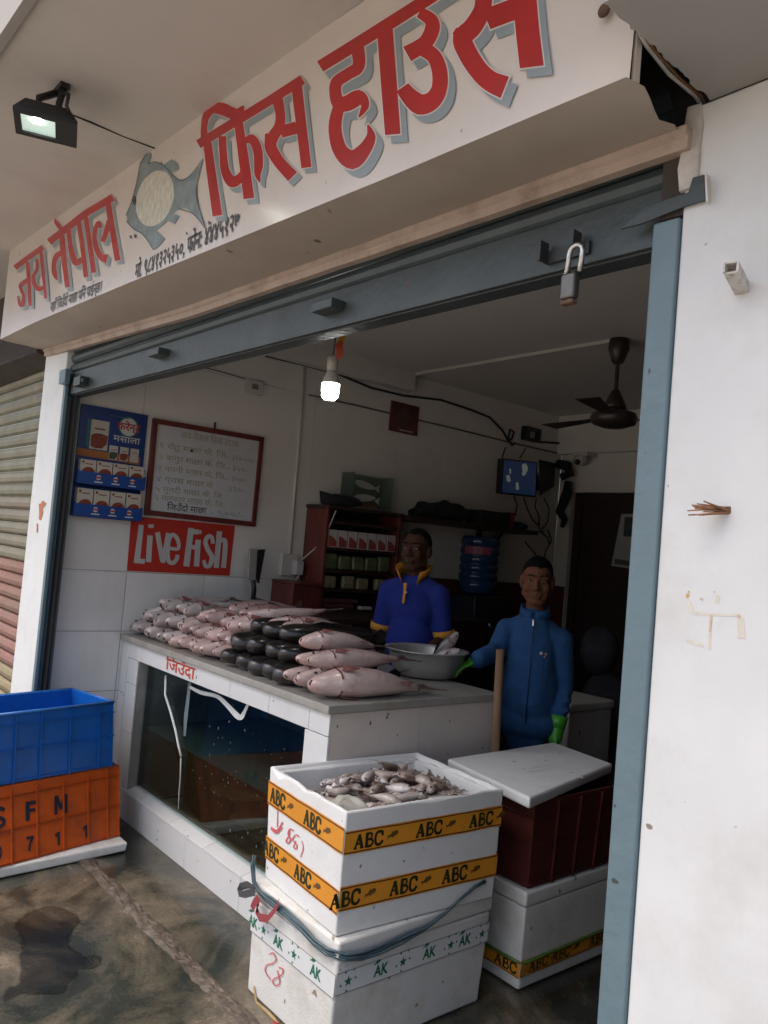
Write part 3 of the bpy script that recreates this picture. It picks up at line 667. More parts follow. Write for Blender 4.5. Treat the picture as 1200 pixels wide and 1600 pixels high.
# ------------------------------------------------------------------ fish counter with the built-in tank
YC = 1.695; XR = -2.227; XL = -4.066; YB = 2.555; ZT = 0.865
ct = thing('fish_counter', 'white tiled fish counter with a glass-fronted live fish tank built in', 'counter', (-3.1, 2.1, 0))
M_core = mat('counter_core', (0.34, 0.32, 0.29), 0.9, var=0.2, vs=10)
M_top = mat('marble_top', (0.36, 0.345, 0.31), 0.25, var=0.15, vs=7, bump=0.05, bs=30, dirt=((0.2, 0.15, 0.1), 0.5, 6))
M_edge = M_top
XP0, XP1 = -3.86, -2.37                                   # tank opening between the two piers
core = MB()
core.box((XL, YC+0.01, 0.0), (XR-0.01, YC+0.05, 0.125)).box((XL, YC+0.012, 0.125), (XP0, YB-0.01, ZT)).box((XP1, YC+0.012, 0.125), (XR-0.012, YB-0.01, ZT))
core.box((XP0, YC+0.012, 0.80), (XP1, YB-0.01, ZT)).box((XP0, YB-0.1, 0.0), (XP1, YB-0.01, 0.80)).box((XP0, YC+0.05, 0.0), (XP1, YB-0.1, 0.12))
obj('core', core, M_core, ct)
top = MB(); topz = 0.897
prof = [(XL, YC-0.018), (XR+0.012, YC-0.018), (XR+0.012, YB+0.01), (XL, YB+0.01)]
obj('countertop', MB().prism([Vector((x, y, ZT+0.002)) for x, y in prof], (0, 0, topz-ZT-0.002)), M_top, ct, bevel=0.004)
M_ctile = mat('counter_tile', (0.74, 0.74, 0.73), 0.2, var=0.03, vs=4, bump=0.02, bs=8, rand=0.03, dirt=((0.5, 0.45, 0.38), 0.28, 4), spot=((0.16, 0.09, 0.05), 0.768, 38))
G = 0.0013
M_warmside_tile = mat('warm_bounce_tile', (0.70, 0.63, 0.57), 0.25, var=0.05, vs=4, bump=0.02, bs=8, rand=0.03, dirt=((0.42, 0.35, 0.28), 0.35, 4), spot=((0.16, 0.09, 0.05), 0.76, 34))  # side tiles: warm bounced light tinted into the tile colour
def tile(a, b, name='tile', m=None):
    return obj(name, MB().box(a, b), m or M_ctile, ct, bevel=0.0012, bseg=1)
xsn = [-3.99, -3.879, -3.233, -2.927, -2.622, XP1+0.02]
for a, b in zip(xsn[:-1], xsn[1:]): tile((a+G, YC, 0.787), (b-G, YC+0.011, ZT))
for a, b in ((0.125, 0.33), (0.33, 0.60), (0.60, ZT)): tile((XL, YC, a+G), (-3.992, YC+0.011, b-G))
for a, b in ((0.146, 0.42), (0.42, 0.66), (0.66, 0.785)): tile((-3.99+G, YC+0.003, a+G), (XP0-G, YC+0.011, b-G))
for a, b in ((0.146, 0.47), (0.47, 0.785)): tile((XP1+0.001, YC, a+G), (XR, YC+0.011, b-G))
tile((XP1+0.02+G, YC, 0.787), (XR, YC+0.011, ZT))
for a, b in zip([XL, -3.653, -3.177, -2.708, XR][:-1], [-3.653, -3.177, -2.708, XR]): tile((a+G, YC-0.001, 0.0), (b-G, YC+0.009, 0.128))
for a, b in zip([XL, -3.70, -3.35, -3.02, -2.70, -2.42, XR][:-1], [-3.70, -3.35, -3.02, -2.70, -2.42, XR]):
    mb = MB().hexa([(a+G, YC-0.003, 0.1285), (b-G, YC-0.003, 0.1285), (b-G, YC+0.10, 0.150), (a+G, YC+0.10, 0.150)], [(a+G, YC-0.003, 0.140), (b-G, YC-0.003, 0.140), (b-G, YC+0.10, 0.166), (a+G, YC+0.10, 0.166)])
    if b <= XP1 + 0.06 and a >= XP0 - 0.25: obj('tile', mb, M_ctile, ct, bevel=0.0012, bseg=1)
for a, b in ((YC+0.012, 2.13), (2.13, YB-0.01)):
    for c, d in ((0.0, 0.31), (0.31, 0.59), (0.59, ZT)): tile((XR-0.0115, a+G, c+G), (XR-0.0005, b-G, d-G), m=M_warmside_tile)
# tank: dark lining, murky water, pane of glass
M_liner = mat('tank_lining', (0.042, 0.060, 0.064), 0.6, var=0.5, vs=5, dirt=((0.05, 0.075, 0.065), 0.6, 3), spot=((0.2, 0.24, 0.22), 0.72, 18))
lin = MB()
lin.quad((XP0+.002, YB-.102, .122), (XP1-.002, YB-.102, .122), (XP1-.002, YB-.102, .798), (XP0+.002, YB-.102, .798)).quad((XP0+.002, YC+.06, .122), (XP1-.002, YC+.06, .122), (XP1-.002, YB-.102, .122), (XP0+.002, YB-.102, .122))
lin.quad((XP0+.002, YC+.06, .122), (XP0+.002, YB-.102, .122), (XP0+.002, YB-.102, .798), (XP0+.002, YC+.06, .798)).quad((XP1-.002, YC+.06, .122), (XP1-.002, YB-.102, .122), (XP1-.002, YB-.102, .798), (XP1-.002, YC+.06, .798))
obj('tank_lining', lin, M_liner, ct)
def see_through(name, tint, body, fac, rough=0.05):
    m = bpy.data.materials.new(name); m.use_nodes = True; t = m.node_tree; t.nodes.clear()
    o = N(t, 'ShaderNodeOutputMaterial'); tr = N(t, 'ShaderNodeBsdfTransparent'); tr.inputs[0].default_value = (*tint, 1)
    pr = N(t, 'ShaderNodeBsdfPrincipled'); pr.inputs['Base Color'].default_value = (*body, 1); pr.inputs['Roughness'].default_value = rough
    mx = N(t, 'ShaderNodeMixShader'); mx.inputs[0].default_value = fac
    if fac < 0.06:
        lw = N(t, 'ShaderNodeLayerWeight'); lw.inputs[0].default_value = 0.5
        pw = N(t, 'ShaderNodeMath', operation='POWER'); pw.inputs[1].default_value = 4.0; t.links.new(lw.outputs['Facing'], pw.inputs[0])
        ma = N(t, 'ShaderNodeMath', operation='MULTIPLY_ADD'); ma.inputs[1].default_value = 0.38; ma.inputs[2].default_value = 0.035
        t.links.new(pw.outputs[0], ma.inputs[0]); t.links.new(ma.outputs[0], mx.inputs[0])
        pr.inputs['Specular IOR Level'].default_value = 1.0; pr.inputs['Metallic'].default_value = 1.0; pr.inputs['Base Color'].default_value = (0.9, 0.9, 0.9, 1)
    t.links.new(tr.outputs[0], mx.inputs[1]); t.links.new(pr.outputs[0], mx.inputs[2]); t.links.new(mx.outputs[0], o.inputs[0])
    return m
M_glass = see_through('tank_glass', (0.86, 0.93, 0.92), (0.0, 0.0, 0.0), 0.0, 0.03)
M_water = see_through('murky_water', (0.42, 0.32, 0.2), (0.055, 0.032, 0.017), 0.5, 0.05)
M_wtop = see_through('water_surface', (0.3, 0.3, 0.22), (0.07, 0.09, 0.075), 0.75, 0.12)
obj('tank_glass', MB().box((XP0-0.01, YC+0.052, 0.14), (XP1+0.01, YC+0.058, 0.80)), M_glass, ct)
obj('water', MB().quad((XP0+.004, YC+.0605, .166), (XP1-.004, YC+.0605, .166), (XP1-.004, YC+.0605, .455), (XP0+.004, YC+.0605, .455)), M_water, ct)
mb = MB(); V = []; F = []
for i in range(31):
    for j in range(15):
        x = XP0+.004+(XP1-XP0-.008)*i/30; y = YC+.061+(YB-.104-YC-.061)*j/14; V.append((x, y, .455+0.003*mnoise.noise(Vector((x*14, y*14, 2)))*(1 if 0 < j else 0)))
for i in range(30):
    for j in range(14): F.append((i*15+j, (i+1)*15+j, (i+1)*15+j+1, i*15+j+1))
obj('water_surface', mb.add(V, F, True), M_wtop, ct)
M_scale = mat('lime_streak', (0.68, 0.70, 0.68), 0.5, var=0.15, vs=40)
def front_px(off):
    def f(p, o=0): 
        q = ony(p[0], p[1], YC+0.052); q.y = YC + 0.052 - off - o; return q
    return f
hose = [(261,1055),(260,1085),(268,1110),(276,1140),(281,1165),(285,1182)]
obj('air_hose', MB().tube([front_px(0.006)(p) for p in hose], [0.006,.006,.0065,.006,.006,.005], 8), M_scale, ct)
obj('hose_tail', MB().tube([front_px(0.004)(p) for p in ((284,1184),(283,1215),(281,1240),(280,1264))], [0.004, .003, .003, .002], 6), mat('wet_hose', (0.5, 0.52, 0.5), 0.4), ct)
obj('sealant_streak', brush(MB(), [[(297,1073,4),(315,1082,6),(340,1088,6),(356,1102,7),(370,1117,9),(377,1121,8),(383,1112,5),(388,1101,4)]], front_px(0.0), 0.003), M_scale, ct)
obj('drip_streak', brush(MB(), [[(297,1066,5),(295,1085,5),(291,1120,6),(289,1150,3)]], front_px(0.0), 0.002), mat('faint_streak', (0.16, 0.2, 0.21), 0.4), ct)
dr = MB()
for k in range(110):
    px = rnd.uniform(225, 470); t = rnd.random(); y0 = 1045 + (px-220)*0.36; y1 = 1215 + (px-197)*0.69; py = y0 + (y1-y0)*(0.12+0.85*t)
    if px < 300 and rnd.random() < 0.5: continue
    q = front_px(0.0)((px, py)); r = rnd.choice((0.0012, 0.0015, 0.002, 0.0028))
    dr.ell(q, (r, 0.0012, r*rnd.uniform(1, 2.6)), None, 6, 4)
o = obj('water_drops', dr, mat('droplet', (0.22, 0.25, 0.25), 0.15), ct); o['kind'] = 'stuff'
# painted red word on the tile band
a = ony(258, 1050, YC); b = ony(304, 1066, YC)
u = (b-a); u.z = -0.006; Lw = u.length; u.normalize()
M_vred = mat('painted_red_word', (0.55, 0.07, 0.03), 0.4, var=0.1)
obj('painted_word', text_mb('जिउँदा', Vector((a.x, YC, 0.803)), Vector((1, 0, 0.0)), Vector((0, 0, 1)), Vector((0, -1, 0)), width=b.x-a.x, height=0.078, off=0.0015, bold=0.018), M_vred, ct)

# ------------------------------------------------------------------ foam boxes
def quad_at(pts, z): return [Vector((x, y, z)) for x, y in pts]
def lerp3(a, b, t): return a + (b - a) * t
def foam_box(name, label, bot, topq, zb_, zt_, m, wall=0.032, open_=True, lidline=None, group=None):
    """bot/topq: 4 xy corners in order near, right, back, left"""
    c = sum((Vector((*p, 0)) for p in bot), Vector()) / 4
    r = thing(name, label, 'foam box', (c.x, c.y, zb_), group)
    B = quad_at(bot, zb_); T = quad_at(topq, zt_)
    if open_:
        ct_ = sum(T, Vector()) / 4
        def inset(Q, w):
            cc = sum(Q, Vector())/4; out = []
            for i in range(4):
                e1 = (Q[(i+1) % 4]-Q[i]).normalized(); e2 = (Q[(i-1) % 4]-Q[i]).normalized(); out.append(Q[i]+(e1+e2)*w)
            return out
        Ti = inset(T, wall); Ti2 = inset(T, wall); 
        rim0 = [p + Vector((0, 0, -0.012)) for p in inset(T, wall*0.45)]
        Bi = [p + Vector((0, 0, 0.035)) for p in inset(B, wall)]
        mb = MB(); k = 14
        V = B + T + [p + Vector((0,0,0)) for p in inset(T, wall*0.45)] + rim0 + [p + Vector((0,0,-0.012)) for p in Ti] + Bi
        F = [(0,3,2,1)]
        for s in range(5):
            for i in range(4):
                F.append((4*s+i, 4*s+(i+1) % 4, 4*s+4+(i+1) % 4, 4*s+4+i))
        F.append((20,21,22,23))
        mb.add(V, F)
        obj('foam_body', mb, m, r, bevel=0.006, bseg=2, chip=(zt_-0.014, 0.030, 7))
    else:
        zl = zt_ - 0.055; t = (zl - zb_)/(zt_-zb_); Mq = [lerp3(B[i], T[i], t) for i in range(4)]
        obj('foam_body', MB().hexa(B, Mq), m, r, bevel=0.009, bseg=2, chip=(9, 0, 5))
        cc = sum(T, Vector())/4; 
        def out(Q, w):
            return [p + ((p-cc)*Vector((1,1,0))).normalized()*w for p in Q]
        obj('lid', MB().hexa(out([q+Vector((0,0,0.0015)) for q in Mq], 0.005), out(T, 0.005)), m, r, bevel=0.010, bseg=2)
    return r, B, T
def face(B, T, i, s, t, off):
    """point on side i (0 = right face near->right, 3 = left face left->near) at fraction s along, t up"""
    a = lerp3(B[i], B[(i+1) % 4], s); b = lerp3(T[i], T[(i+1) % 4], s)
    n = (B[(i+1) % 4]-B[i]).cross(T[i]-B[i]).normalized()
    return lerp3(a, b, t) + n*off
M_tape = mat('yellow_tape', (0.74, 0.30, 0.03), 0.28, var=0.08, vs=8, bump=0.05, bs=14)
M_tapeline = mat('tape_line', (0.09, 0.025, 0.01), 0.4)
M_tapeink = mat('tape_ink', (0.022, 0.03, 0.008), 0.35)
M_tapefish = mat('tape_fish', (0.14, 0.07, 0.015), 0.4)
def strip(mb, B, T, i, s0, s1, t0, t1, off, n=14, wob=0.0):
    V = []; F = []
    for k in range(n+1):
        s = s0+(s1-s0)*k/n; d = wob*mnoise.noise(Vector((s*6, t0*9, i)))
        V += [face(B, T, i, s, t0+d, off), face(B, T, i, s, t1+d, off)]
    for k in range(n): F.append((2*k, 2*k+2, 2*k+3, 2*k+1))
    return mb.add(V, F)
def slab_text(parent, name, txt, B, T, i, s, t, w, h, off, m, bold=0.03, slant=0.0):
    p = face(B, T, i, s, t, 0); q = face(B, T, i, min(s+0.02, 1.5), t, 0); u = (q-p).normalized()
    v = (face(B, T, i, s, t+0.05, 0)-p).normalized(); n = u.cross(v)
    return obj(name, text_mb(txt, p, u, v, n, width=w, height=h, off=off, bold=bold, slant=slant), m, parent)
def serif_ABC(mb, o, u, v, n, w, h, off):
    """slab-serif A B C in strokes: heavier than the plain typeface, as on the printed tape"""
    def P(x, y): return o + u*(x*w) + v*(y*h) + n*off
    def S(pts, wd, k=0):
        brush(mb, [[(x*100*w/h, y*100, wd*128) for x, y in pts]], lambda p, of: o + u*(p.x*h/100) + v*(p.y*h/100) + n*(off+of), k)
    k = 0
    for pts, wd in (([(0.03,0.03),(0.16,0.97)],0.12), ([(0.15,0.97),(0.27,0.03)],0.2), ([(0.07,0.34),(0.23,0.34)],0.1), ([(-0.01,0.04),(0.10,0.04)],0.09), ([(0.20,0.04),(0.33,0.04)],0.09),
                    ([(0.42,0.02),(0.42,0.98)],0.2), ([(0.37,0.95),(0.50,0.95),(0.58,0.87),(0.57,0.62),(0.50,0.53),(0.42,0.53)],0.12), ([(0.48,0.53),(0.60,0.47),(0.63,0.27),(0.58,0.09),(0.50,0.05),(0.37,0.05)],0.13),
                    ([(0.96,0.66),(0.93,0.88),(0.85,0.96),(0.75,0.88),(0.715,0.66),(0.715,0.36),(0.75,0.13),(0.84,0.04),(0.92,0.12),(0.965,0.32)],0.16), ([(0.965,0.62),(0.965,0.97)],0.06)):
        S(pts, wd, 2e-5*k); k += 1
def fish_logo(mb, o, u, v, n, w, off):
    P = [(0,.10),(.10,.30),(.02,.52),(.20,.44),(.34,.58),(.48,.86),(.56,.72),(.72,.84),(.90,.80),(1.0,.66),(.95,.52),(.78,.40),(.60,.34),(.52,.20),(.44,.32),(.28,.32),(.16,.24)]
    mb.add([o+u*(x*w)+v*(y*w*0.8)+n*off for x, y in P], [tuple(range(len(P)))])
def abc_tape(parent, B, T, faces, h, phase=0.05, step=0.295):
    """faces: (side, s0, s1, t0, t1, first word start, number of words)"""
    tp = None
    for i, s0, s1, t0, t1, ws in faces:
        tp = obj('printed_tape', strip(MB(), B, T, i, s0, s1, t0, t1, 0.0022, wob=0.006), M_tape, parent)
        ln = MB(); d = (t1-t0)*0.05
        strip(ln, B, T, i, s0, s1, t0+d, t0+2*d, 0.0030, wob=0.006); strip(ln, B, T, i, s0, s1, t1-2*d, t1-d, 0.0030, wob=0.006)
        obj('tape_border', ln, M_tapeline, tp) .location = -tp.location
        Lf = (B[(i+1) % 4]-B[i]).length
        for k, s in enumerate(ws):
            p = face(B, T, i, s, t0+(t1-t0)*0.19, 0); q = face(B, T, i, s+0.02, t0+(t1-t0)*0.19, 0); u = (q-p).normalized()
            v = (face(B, T, i, s, t1, 0)-face(B, T, i, s, t0, 0)); hh = v.length; v.normalize(); n = u.cross(v)
            m1 = MB(); serif_ABC(m1, p, u, v, n, 0.104, hh*0.62, 0.0034); obj('tape_lettering', m1, M_tapeink, tp)
            m2 = MB(); fish_logo(m2, p+u*0.116+v*hh*0.10, u, v, n, 0.042, 0.0034); obj('fish_print', m2, M_tapefish, tp)
    return tp

UB = [(-1.78,1.442),(-1.735,2.050),(-2.172,2.085),(-2.219,1.480)]; UT = [(-1.772,1.437),(-1.735,2.062),(-2.200,2.100),(-2.250,1.482)]
LB = [(-1.775,1.446),(-1.771,2.058),(-2.212,2.062),(-2.217,1.450)]; LT = [(-1.756,1.440),(-1.756,2.074),(-2.215,2.078),(-2.220,1.442)]
lb, LBq, LTq = foam_box('foam_box', 'white foam box with green star tape, bottom of the front stack', LB, LT, 0.004, 0.352, M_foamdirty, open_=False)
ub, UBq, UTq = foam_box('foam_box', 'open white foam box with yellow ABC tape, heaped with small silver fish', UB, UT, 0.354, 0.704, M_foam)
abc_tape(ub, UBq, UTq, [(3, 0.0, 0.999, 0.66, 0.875, [0.04, 0.52]), (0, 0.002, 1.0, 0.655, 0.845, [0.055, 0.42, 0.77]),
                         (3, 0.0, 0.999, 0.175, 0.375, [-0.02, 0.44]), (0, 0.002, 1.0, 0.20, 0.40, [-0.05, 0.29, 0.62])], 0.075)
M_pink = mat('red_marker', (0.62, 0.12, 0.13), 0.6, var=0.25, vs=60)
def face_px(B, T, i, org, sc):
    a, b, c = B[i], B[(i+1) % 4], T[i]; nn = (b-a).cross(c-a).normalized()
    def f(p, off):
        d = ray(org[0]+p[0]/sc, org[1]+p[1]/sc); t = nn.dot(a-EYE)/nn.dot(d); return EYE + d*t + nn*off
    return f
fu = face_px(UBq, UTq, 3, (370, 1160), 5.217); flw = face_px(LBq, LTq, 3, (370, 1360), 5.217)
obj('marker_writing', brush(MB(), [[(340,520,5),(335,690,7)], [(380,645,9),(335,715,14),(285,690,9)], [(285,700,14),(330,735,16),(378,690,9)],
    [(470,720,9),(440,705,10),(425,745,12),(445,790,12),(425,820,11),(408,800,9),(430,760,9),(440,720,7)], [(515,770,8),(490,752,9),(460,790,9),(495,830,9),(490,865,9),(470,850,8),(488,800,7)], [(535,800,5),(548,860,7),(525,935,7)]], fu, 0.003), M_pink, ub)
obj('marker_writing', brush(MB(), [[(270,685,7),(300,670,9),(325,720,9),(300,755,9),(250,770,9),(238,820,8),(280,885,9)], [(345,790,8),(380,800,9),(370,850,9),(300,890,9),(320,935,9),(355,915,9),(345,850,8),(335,810,7)]], flw, 0.003), M_pink, lb)
# clear tape with green stars round the lower box
M_clear = mat('clear_tape', (0.74, 0.75, 0.74), 0.22, var=0.04)
M_green = mat('green_print', (0.012, 0.16, 0.085), 0.4)
M_thin = mat('tape_edge_line', (0.22, 0.2, 0.18), 0.5)
def star(mb, o, u, v, n, r, off):
    P = []
    for k in range(10):
        a = math.pi/2 + k*math.pi/5; q = r if k % 2 == 0 else r*0.4; P.append(o+u*(q*math.cos(a))+v*(q*math.sin(a))+n*off)
    mb.add(P, [tuple(range(10))])
for i, s0, s1, t0, t1, items in ((3, 0.0, 0.998, 0.54, 0.735, [('A',-0.03),('*',0.17),('A',0.30),('*',0.55),('A',0.74)]), (0, 0.002, 1.0, 0.56, 0.745, [('*',0.07),('A',0.22),('*',0.40),('A',0.53),('*',0.72),('A',0.78),('*',0.95)])):
    tp = obj('star_tape', strip(MB(), LBq, LTq, i, s0, s1, t0, t1, 0.0018, wob=0.004), M_clear, lb)
    ln = MB(); strip(ln, LBq, LTq, i, s0, s1, t0, t0+0.006, 0.0024, wob=0.004); strip(ln, LBq, LTq, i, s0, s1, t1-0.006, t1, 0.0024, wob=0.004)
    obj('tape_border', ln, M_thin, tp)
    for kd, s in items:
        p = face(LBq, LTq, i, s, t0, 0); u = (face(LBq, LTq, i, s+0.02, t0, 0)-p).normalized(); v = face(LBq, LTq, i, s, t1, 0)-p; hh = v.length; v.normalize(); n = u.cross(v)
        if kd == '*':
            mb = MB(); star(mb, p+v*hh*0.5, u, v, n, 0.0165, 0.0028); obj('star_print', mb, M_green, tp)
            mb = MB()
            for dx, dy in ((-0.026, -0.006), (0.026, 0.004), (-0.012, 0.028), (0.018, 0.030), (-0.004, -0.026)): star(mb, p+v*hh*0.5+u*dx+v*dy, u, v, n, 0.0055, 0.0028)
            o = obj('small_star_print', mb, M_green, tp); o['kind'] = 'stuff'
        else:
            obj('tape_lettering', text_mb('AK', p+v*hh*0.26, u, v, n, width=0.055, height=0.046, off=0.0028, bold=0.03, mb=MB()).tube([p+v*(hh*0.26+.001)+u*x+n*0.0028 for x in (0, 0.001)], 0.0003, 3), M_green, tp)
            mb = MB(); fish_logo(mb, p+v*hh*0.74-u*0.004, u, v, n, 0.026, 0.0028); obj('fish_print', mb, M_green, tp)
# strap bundled round the seam of the two boxes
M_strap = mat('blue_strap', (0.075, 0.115, 0.135), 0.4, var=0.2, vs=30, bump=0.3, bs=90)
M_strapred = mat('red_strap', (0.28, 0.05, 0.06), 0.45, var=0.2, vs=30, stretch=(1, 1, 20))
sp = thing('plastic_strap', 'blue-grey plastic strap with a frayed red bow slung round the front stack', 'strap', (-2.0, 1.46, 0.33))
def fpx(pts, B, T, i, off):
    f = face_px(B, T, i, (0, 0), 1); return [f(p, off) for p in pts]
Pl = fpx([(404,1336),(402,1352),(404,1375),(412,1392),(430,1408),(452,1426),(476,1448),(498,1472),(518,1486)], LBq, LTq, 3, 0.016)
Pr = fpx([(535,1492),(560,1490),(590,1480),(625,1464),(660,1446),(690,1424),(712,1402),(735,1383),(752,1374)], LBq, LTq, 0, 0.016)
band = Pl + Pr
for k, dz in enumerate((0.0, 0.0065, -0.0065, 0.012)):
    obj('strand', MB().tube([p + Vector((0.004*math.sin(i*0.9+k*2), 0.004*math.cos(i*0.7+k), dz*(1 if 3 < i < 13 else 0.35))) for i, p in enumerate(band)], [0.0026+0.0018*math.sin(math.pi*i/(len(band)-1)) for i in range(len(band))], 6), M_strap, sp)
kn = fpx([(418,1394)], LBq, LTq, 3, 0.02)[0]
def ribbon(pts, w):
    V = []; F = []
    for i, p in enumerate(pts):
        V += [p, p + w]
    for i in range(len(pts)-1): F.append((2*i, 2*i+2, 2*i+3, 2*i+1))
    return MB().add(V, F, True)
lp = fpx([(413,1392),(402,1385),(390,1388),(386,1398),(396,1400),(412,1396)], LBq, LTq, 3, 0.03)
obj('loop', ribbon(lp, Vector((0.004, -0.012, 0.028))), mat('grey_strap', (0.16, 0.16, 0.17), 0.4, var=0.2), sp)
lp = fpx([(418,1398),(412,1412),(418,1424),(430,1426),(442,1412),(448,1400)], LBq, LTq, 3, 0.026)
obj('bow', ribbon(lp, Vector((0.004, -0.004, -0.022))), M_strapred, sp)
lp = fpx([(415,1394),(408,1402),(404,1412)], LBq, LTq, 3, 0.030)
obj('bow', ribbon(lp, Vector((0.028, -0.004, -0.008))), M_strapred, sp)
# torn lower corner: a curled yellowed flake and red plastic showing
tag(obj('torn_strip', MB().tube(fpx([(399,1540),(403,1565),(418,1578),(432,1592),(440,1602)], LBq, LTq, 3, 0.006), [.003,.004,.006,.005,.004], 6), mat('yellowed_edge', (0.35, 0.25, 0.12), 0.7, var=0.4, vs=30)), 'yellowed torn strip along the bottom corner of the front foam box', 'torn strip')
tag(obj('red_scrap', MB().tube(fpx([(420,1588),(428,1596),(440,1604)], LBq, LTq, 3, 0.012), [.006, .011, .012], 8), mat('red_scrap', (0.35, 0.02, 0.03), 0.4)), 'red plastic scrap under the torn corner of the front foam box', 'plastic scrap')

RB = [(-1.741,2.222),(-1.735,2.84),(-2.165,2.85),(-2.172,2.232)]; RT = [(-1.722,2.205),(-1.728,2.86),(-2.185,2.87),(-2.180,2.228)]
rb, RBq, RTq = foam_box('foam_box', 'dim white foam box with ABC tape near its foot, under the dark red crate', RB, RT, 0.004, 0.342, M_foamdirty, open_=False)
abc_tape(rb, RBq, RTq, [(3, 0.0, 0.999, 0.12, 0.29, [0.25, 0.74]), (0, 0.002, 1.0, 0.13, 0.30, [0.07, 0.27, 0.62])], 0.06)
M_gstrap = mat('green_strap', (0.10, 0.17, 0.03), 0.45, var=0.2, vs=30)
tag(obj('green_strap', MB().tube([face(RBq, RTq, 3, s, 0.305-0.05*math.sin(s*2.4)+0.02, 0.006) for s in (0, .2, .4, .6, .8, .97)]+[face(RBq, RTq, 0, s, 0.285+0.012*s, 0.006) for s in (.03, .2, .4, .6, .8, 1)], 0.006, 6), M_gstrap), 'green plastic strap tied round the foam box below the red crate', 'strap')
def crate(name, label, B, T, m, ribs, hz, lipm=None, wall=0.012, parts=True):
    c = sum(B, Vector())/4
    r = thing(name, label, 'crate', (c.x, c.y, B[0].z))
    def inset(Q, w):
        out = []
        for i in range(4):
            e1 = (Q[(i+1) % 4]-Q[i]).normalized(); e2 = (Q[(i-1) % 4]-Q[i]).normalized(); out.append(Q[i]+(e1+e2)*w)
        return out
    Ti = inset(T, wall); Bi = [p+Vector((0,0,0.01)) for p in inset(B, wall)]
    V = B + T + Ti + Bi; F = [(0,3,2,1)]
    for s in range(3):
        for i in range(4): F.append((4*s+i, 4*s+(i+1) % 4, 4*s+4+(i+1) % 4, 4*s+4+i))
    F.append((12,13,14,15))
    obj('shell', MB().add(V, F), m, r, bevel=0.0025, bseg=2)
    for i in (0, 1, 2, 3):
        L = (B[(i+1) % 4]-B[i]).length
        for s in ribs[i]:
            w = 0.0025/L; mb = MB()
            mb.hexa([face(B,T,i,s-w,0.0,0.0005),face(B,T,i,s+w,0.0,0.0005),face(B,T,i,s+w,0.0,0.009),face(B,T,i,s-w,0.0,0.009)],
                    [face(B,T,i,s-w,0.97,0.0005),face(B,T,i,s+w,0.97,0.0005),face(B,T,i,s+w,0.97,0.009),face(B,T,i,s-w,0.97,0.009)])
            obj('rib', mb, m, r)
        for t in hz:
            mb = MB(); d = 0.009
            mb.hexa([face(B,T,i,0.0,t,0.0003),face(B,T,i,1.0,t,0.0003),face(B,T,i,1.0,t,0.0075),face(B,T,i,0.0,t,0.0075)],
                    [face(B,T,i,0.0,t+d,0.0003),face(B,T,i,1.0,t+d,0.0003),face(B,T,i,1.0,t+d,0.0075),face(B,T,i,0.0,t+d,0.0075)])
            obj('rail', mb, m, r)
    return r
M_rcrate = mat('dark_red_crate', (0.085, 0.016, 0.012), 0.5, var=0.25, vs=8, dirt=((0.03, 0.012, 0.01), 0.6, 7))
crB = quad_at([(-1.735,2.225),(-1.735,2.83),(-2.13,2.84),(-2.135,2.235)], 0.345); crT = quad_at([(-1.715,2.205),(-1.715,2.85),(-2.15,2.86),(-2.155,2.215)], 0.642)
crate('plastic_crate', 'dark red plastic crate under the loose foam lid in the right stack', crB, crT, M_rcrate, {0: (.2, .4, .6, .8), 1: (), 2: (), 3: (.3, .65)}, (0.05, 0.5, 0.82))
ld = [onz(828,1247,0.685), onz(958,1193,0.685), onz(865,1159,0.685), onz(698,1185,0.685)]
dz = Vector((0, 0, -0.040))
cl = sum(ld, Vector())/4
ldq = [p + (p-cl)*0 for p in ld]
ldt = thing('foam_board', 'loose white foam lid lying across the dark red crate', 'foam lid', (cl.x, cl.y, 0.645))
obj('slab', MB().hexa([p+dz+(cl-p)*0.01 for p in ldq], ldq), M_foam, ldt, bevel=0.011, bseg=3)
def lid_px(p, off):
    q = onz(700+p[0]/4.615, 1000+p[1]/4.615, 0.685); q.z += off; return q
M_dent = mat('bright_foam', (0.8, 0.8, 0.79), 0.5)
obj('foam_dent', brush(MB(), [[(725,885,8),(820,918,10)], [(930,985,8),(975,996,12)], [(700,1040,12),(735,1044,14)], [(590,935,4),(640,915,5),(720,905,4)], [(570,950,4),(650,945,4),(740,925,4)]], lid_px, 0.0015), M_dent, ldt)

# ------------------------------------------------------------------ crates at the left
M_blue = mat('blue_crate', (0.008, 0.13, 0.50), 0.35, var=0.15, vs=6, bump=0.05, bs=30, dirt=((0.02, 0.05, 0.13), 0.6, 5))
M_orange = mat('orange_crate', (0.52, 0.085, 0.008), 0.4, var=0.2, vs=6, bump=0.06, bs=30, dirt=((0.12, 0.03, 0.012), 0.75, 5))
def crate_quad(z, xr0, xr1, y1, y0, depth):
    # near-right (street end), far-right corner ... listed near, right, back, left as seen from the lens
    return [Vector((xr0, y0, z)), Vector((xr1, y1, z)), Vector((xr1-depth, y1+0.012, z)), Vector((xr0-depth, y0+0.03, z))]
Y0 = 0.90; 
lidq = [Vector((-3.40, 0.86, 0)), Vector((-3.452, 1.552, 0)), Vector((-3.93, 1.56, 0)), Vector((-3.9, 0.88, 0))]
cl2 = thing('foam_board', 'dirty white foam lid lying on the pavement under the orange crate', 'foam lid', (-3.65, 1.2, 0))
obj('slab', MB().hexa([p + Vector((0, 0, 0.004)) for p in lidq], [p + Vector((0, 0, 0.046)) for p in lidq]), M_foamdirty, cl2, bevel=0.010, bseg=3, jit=0.004)
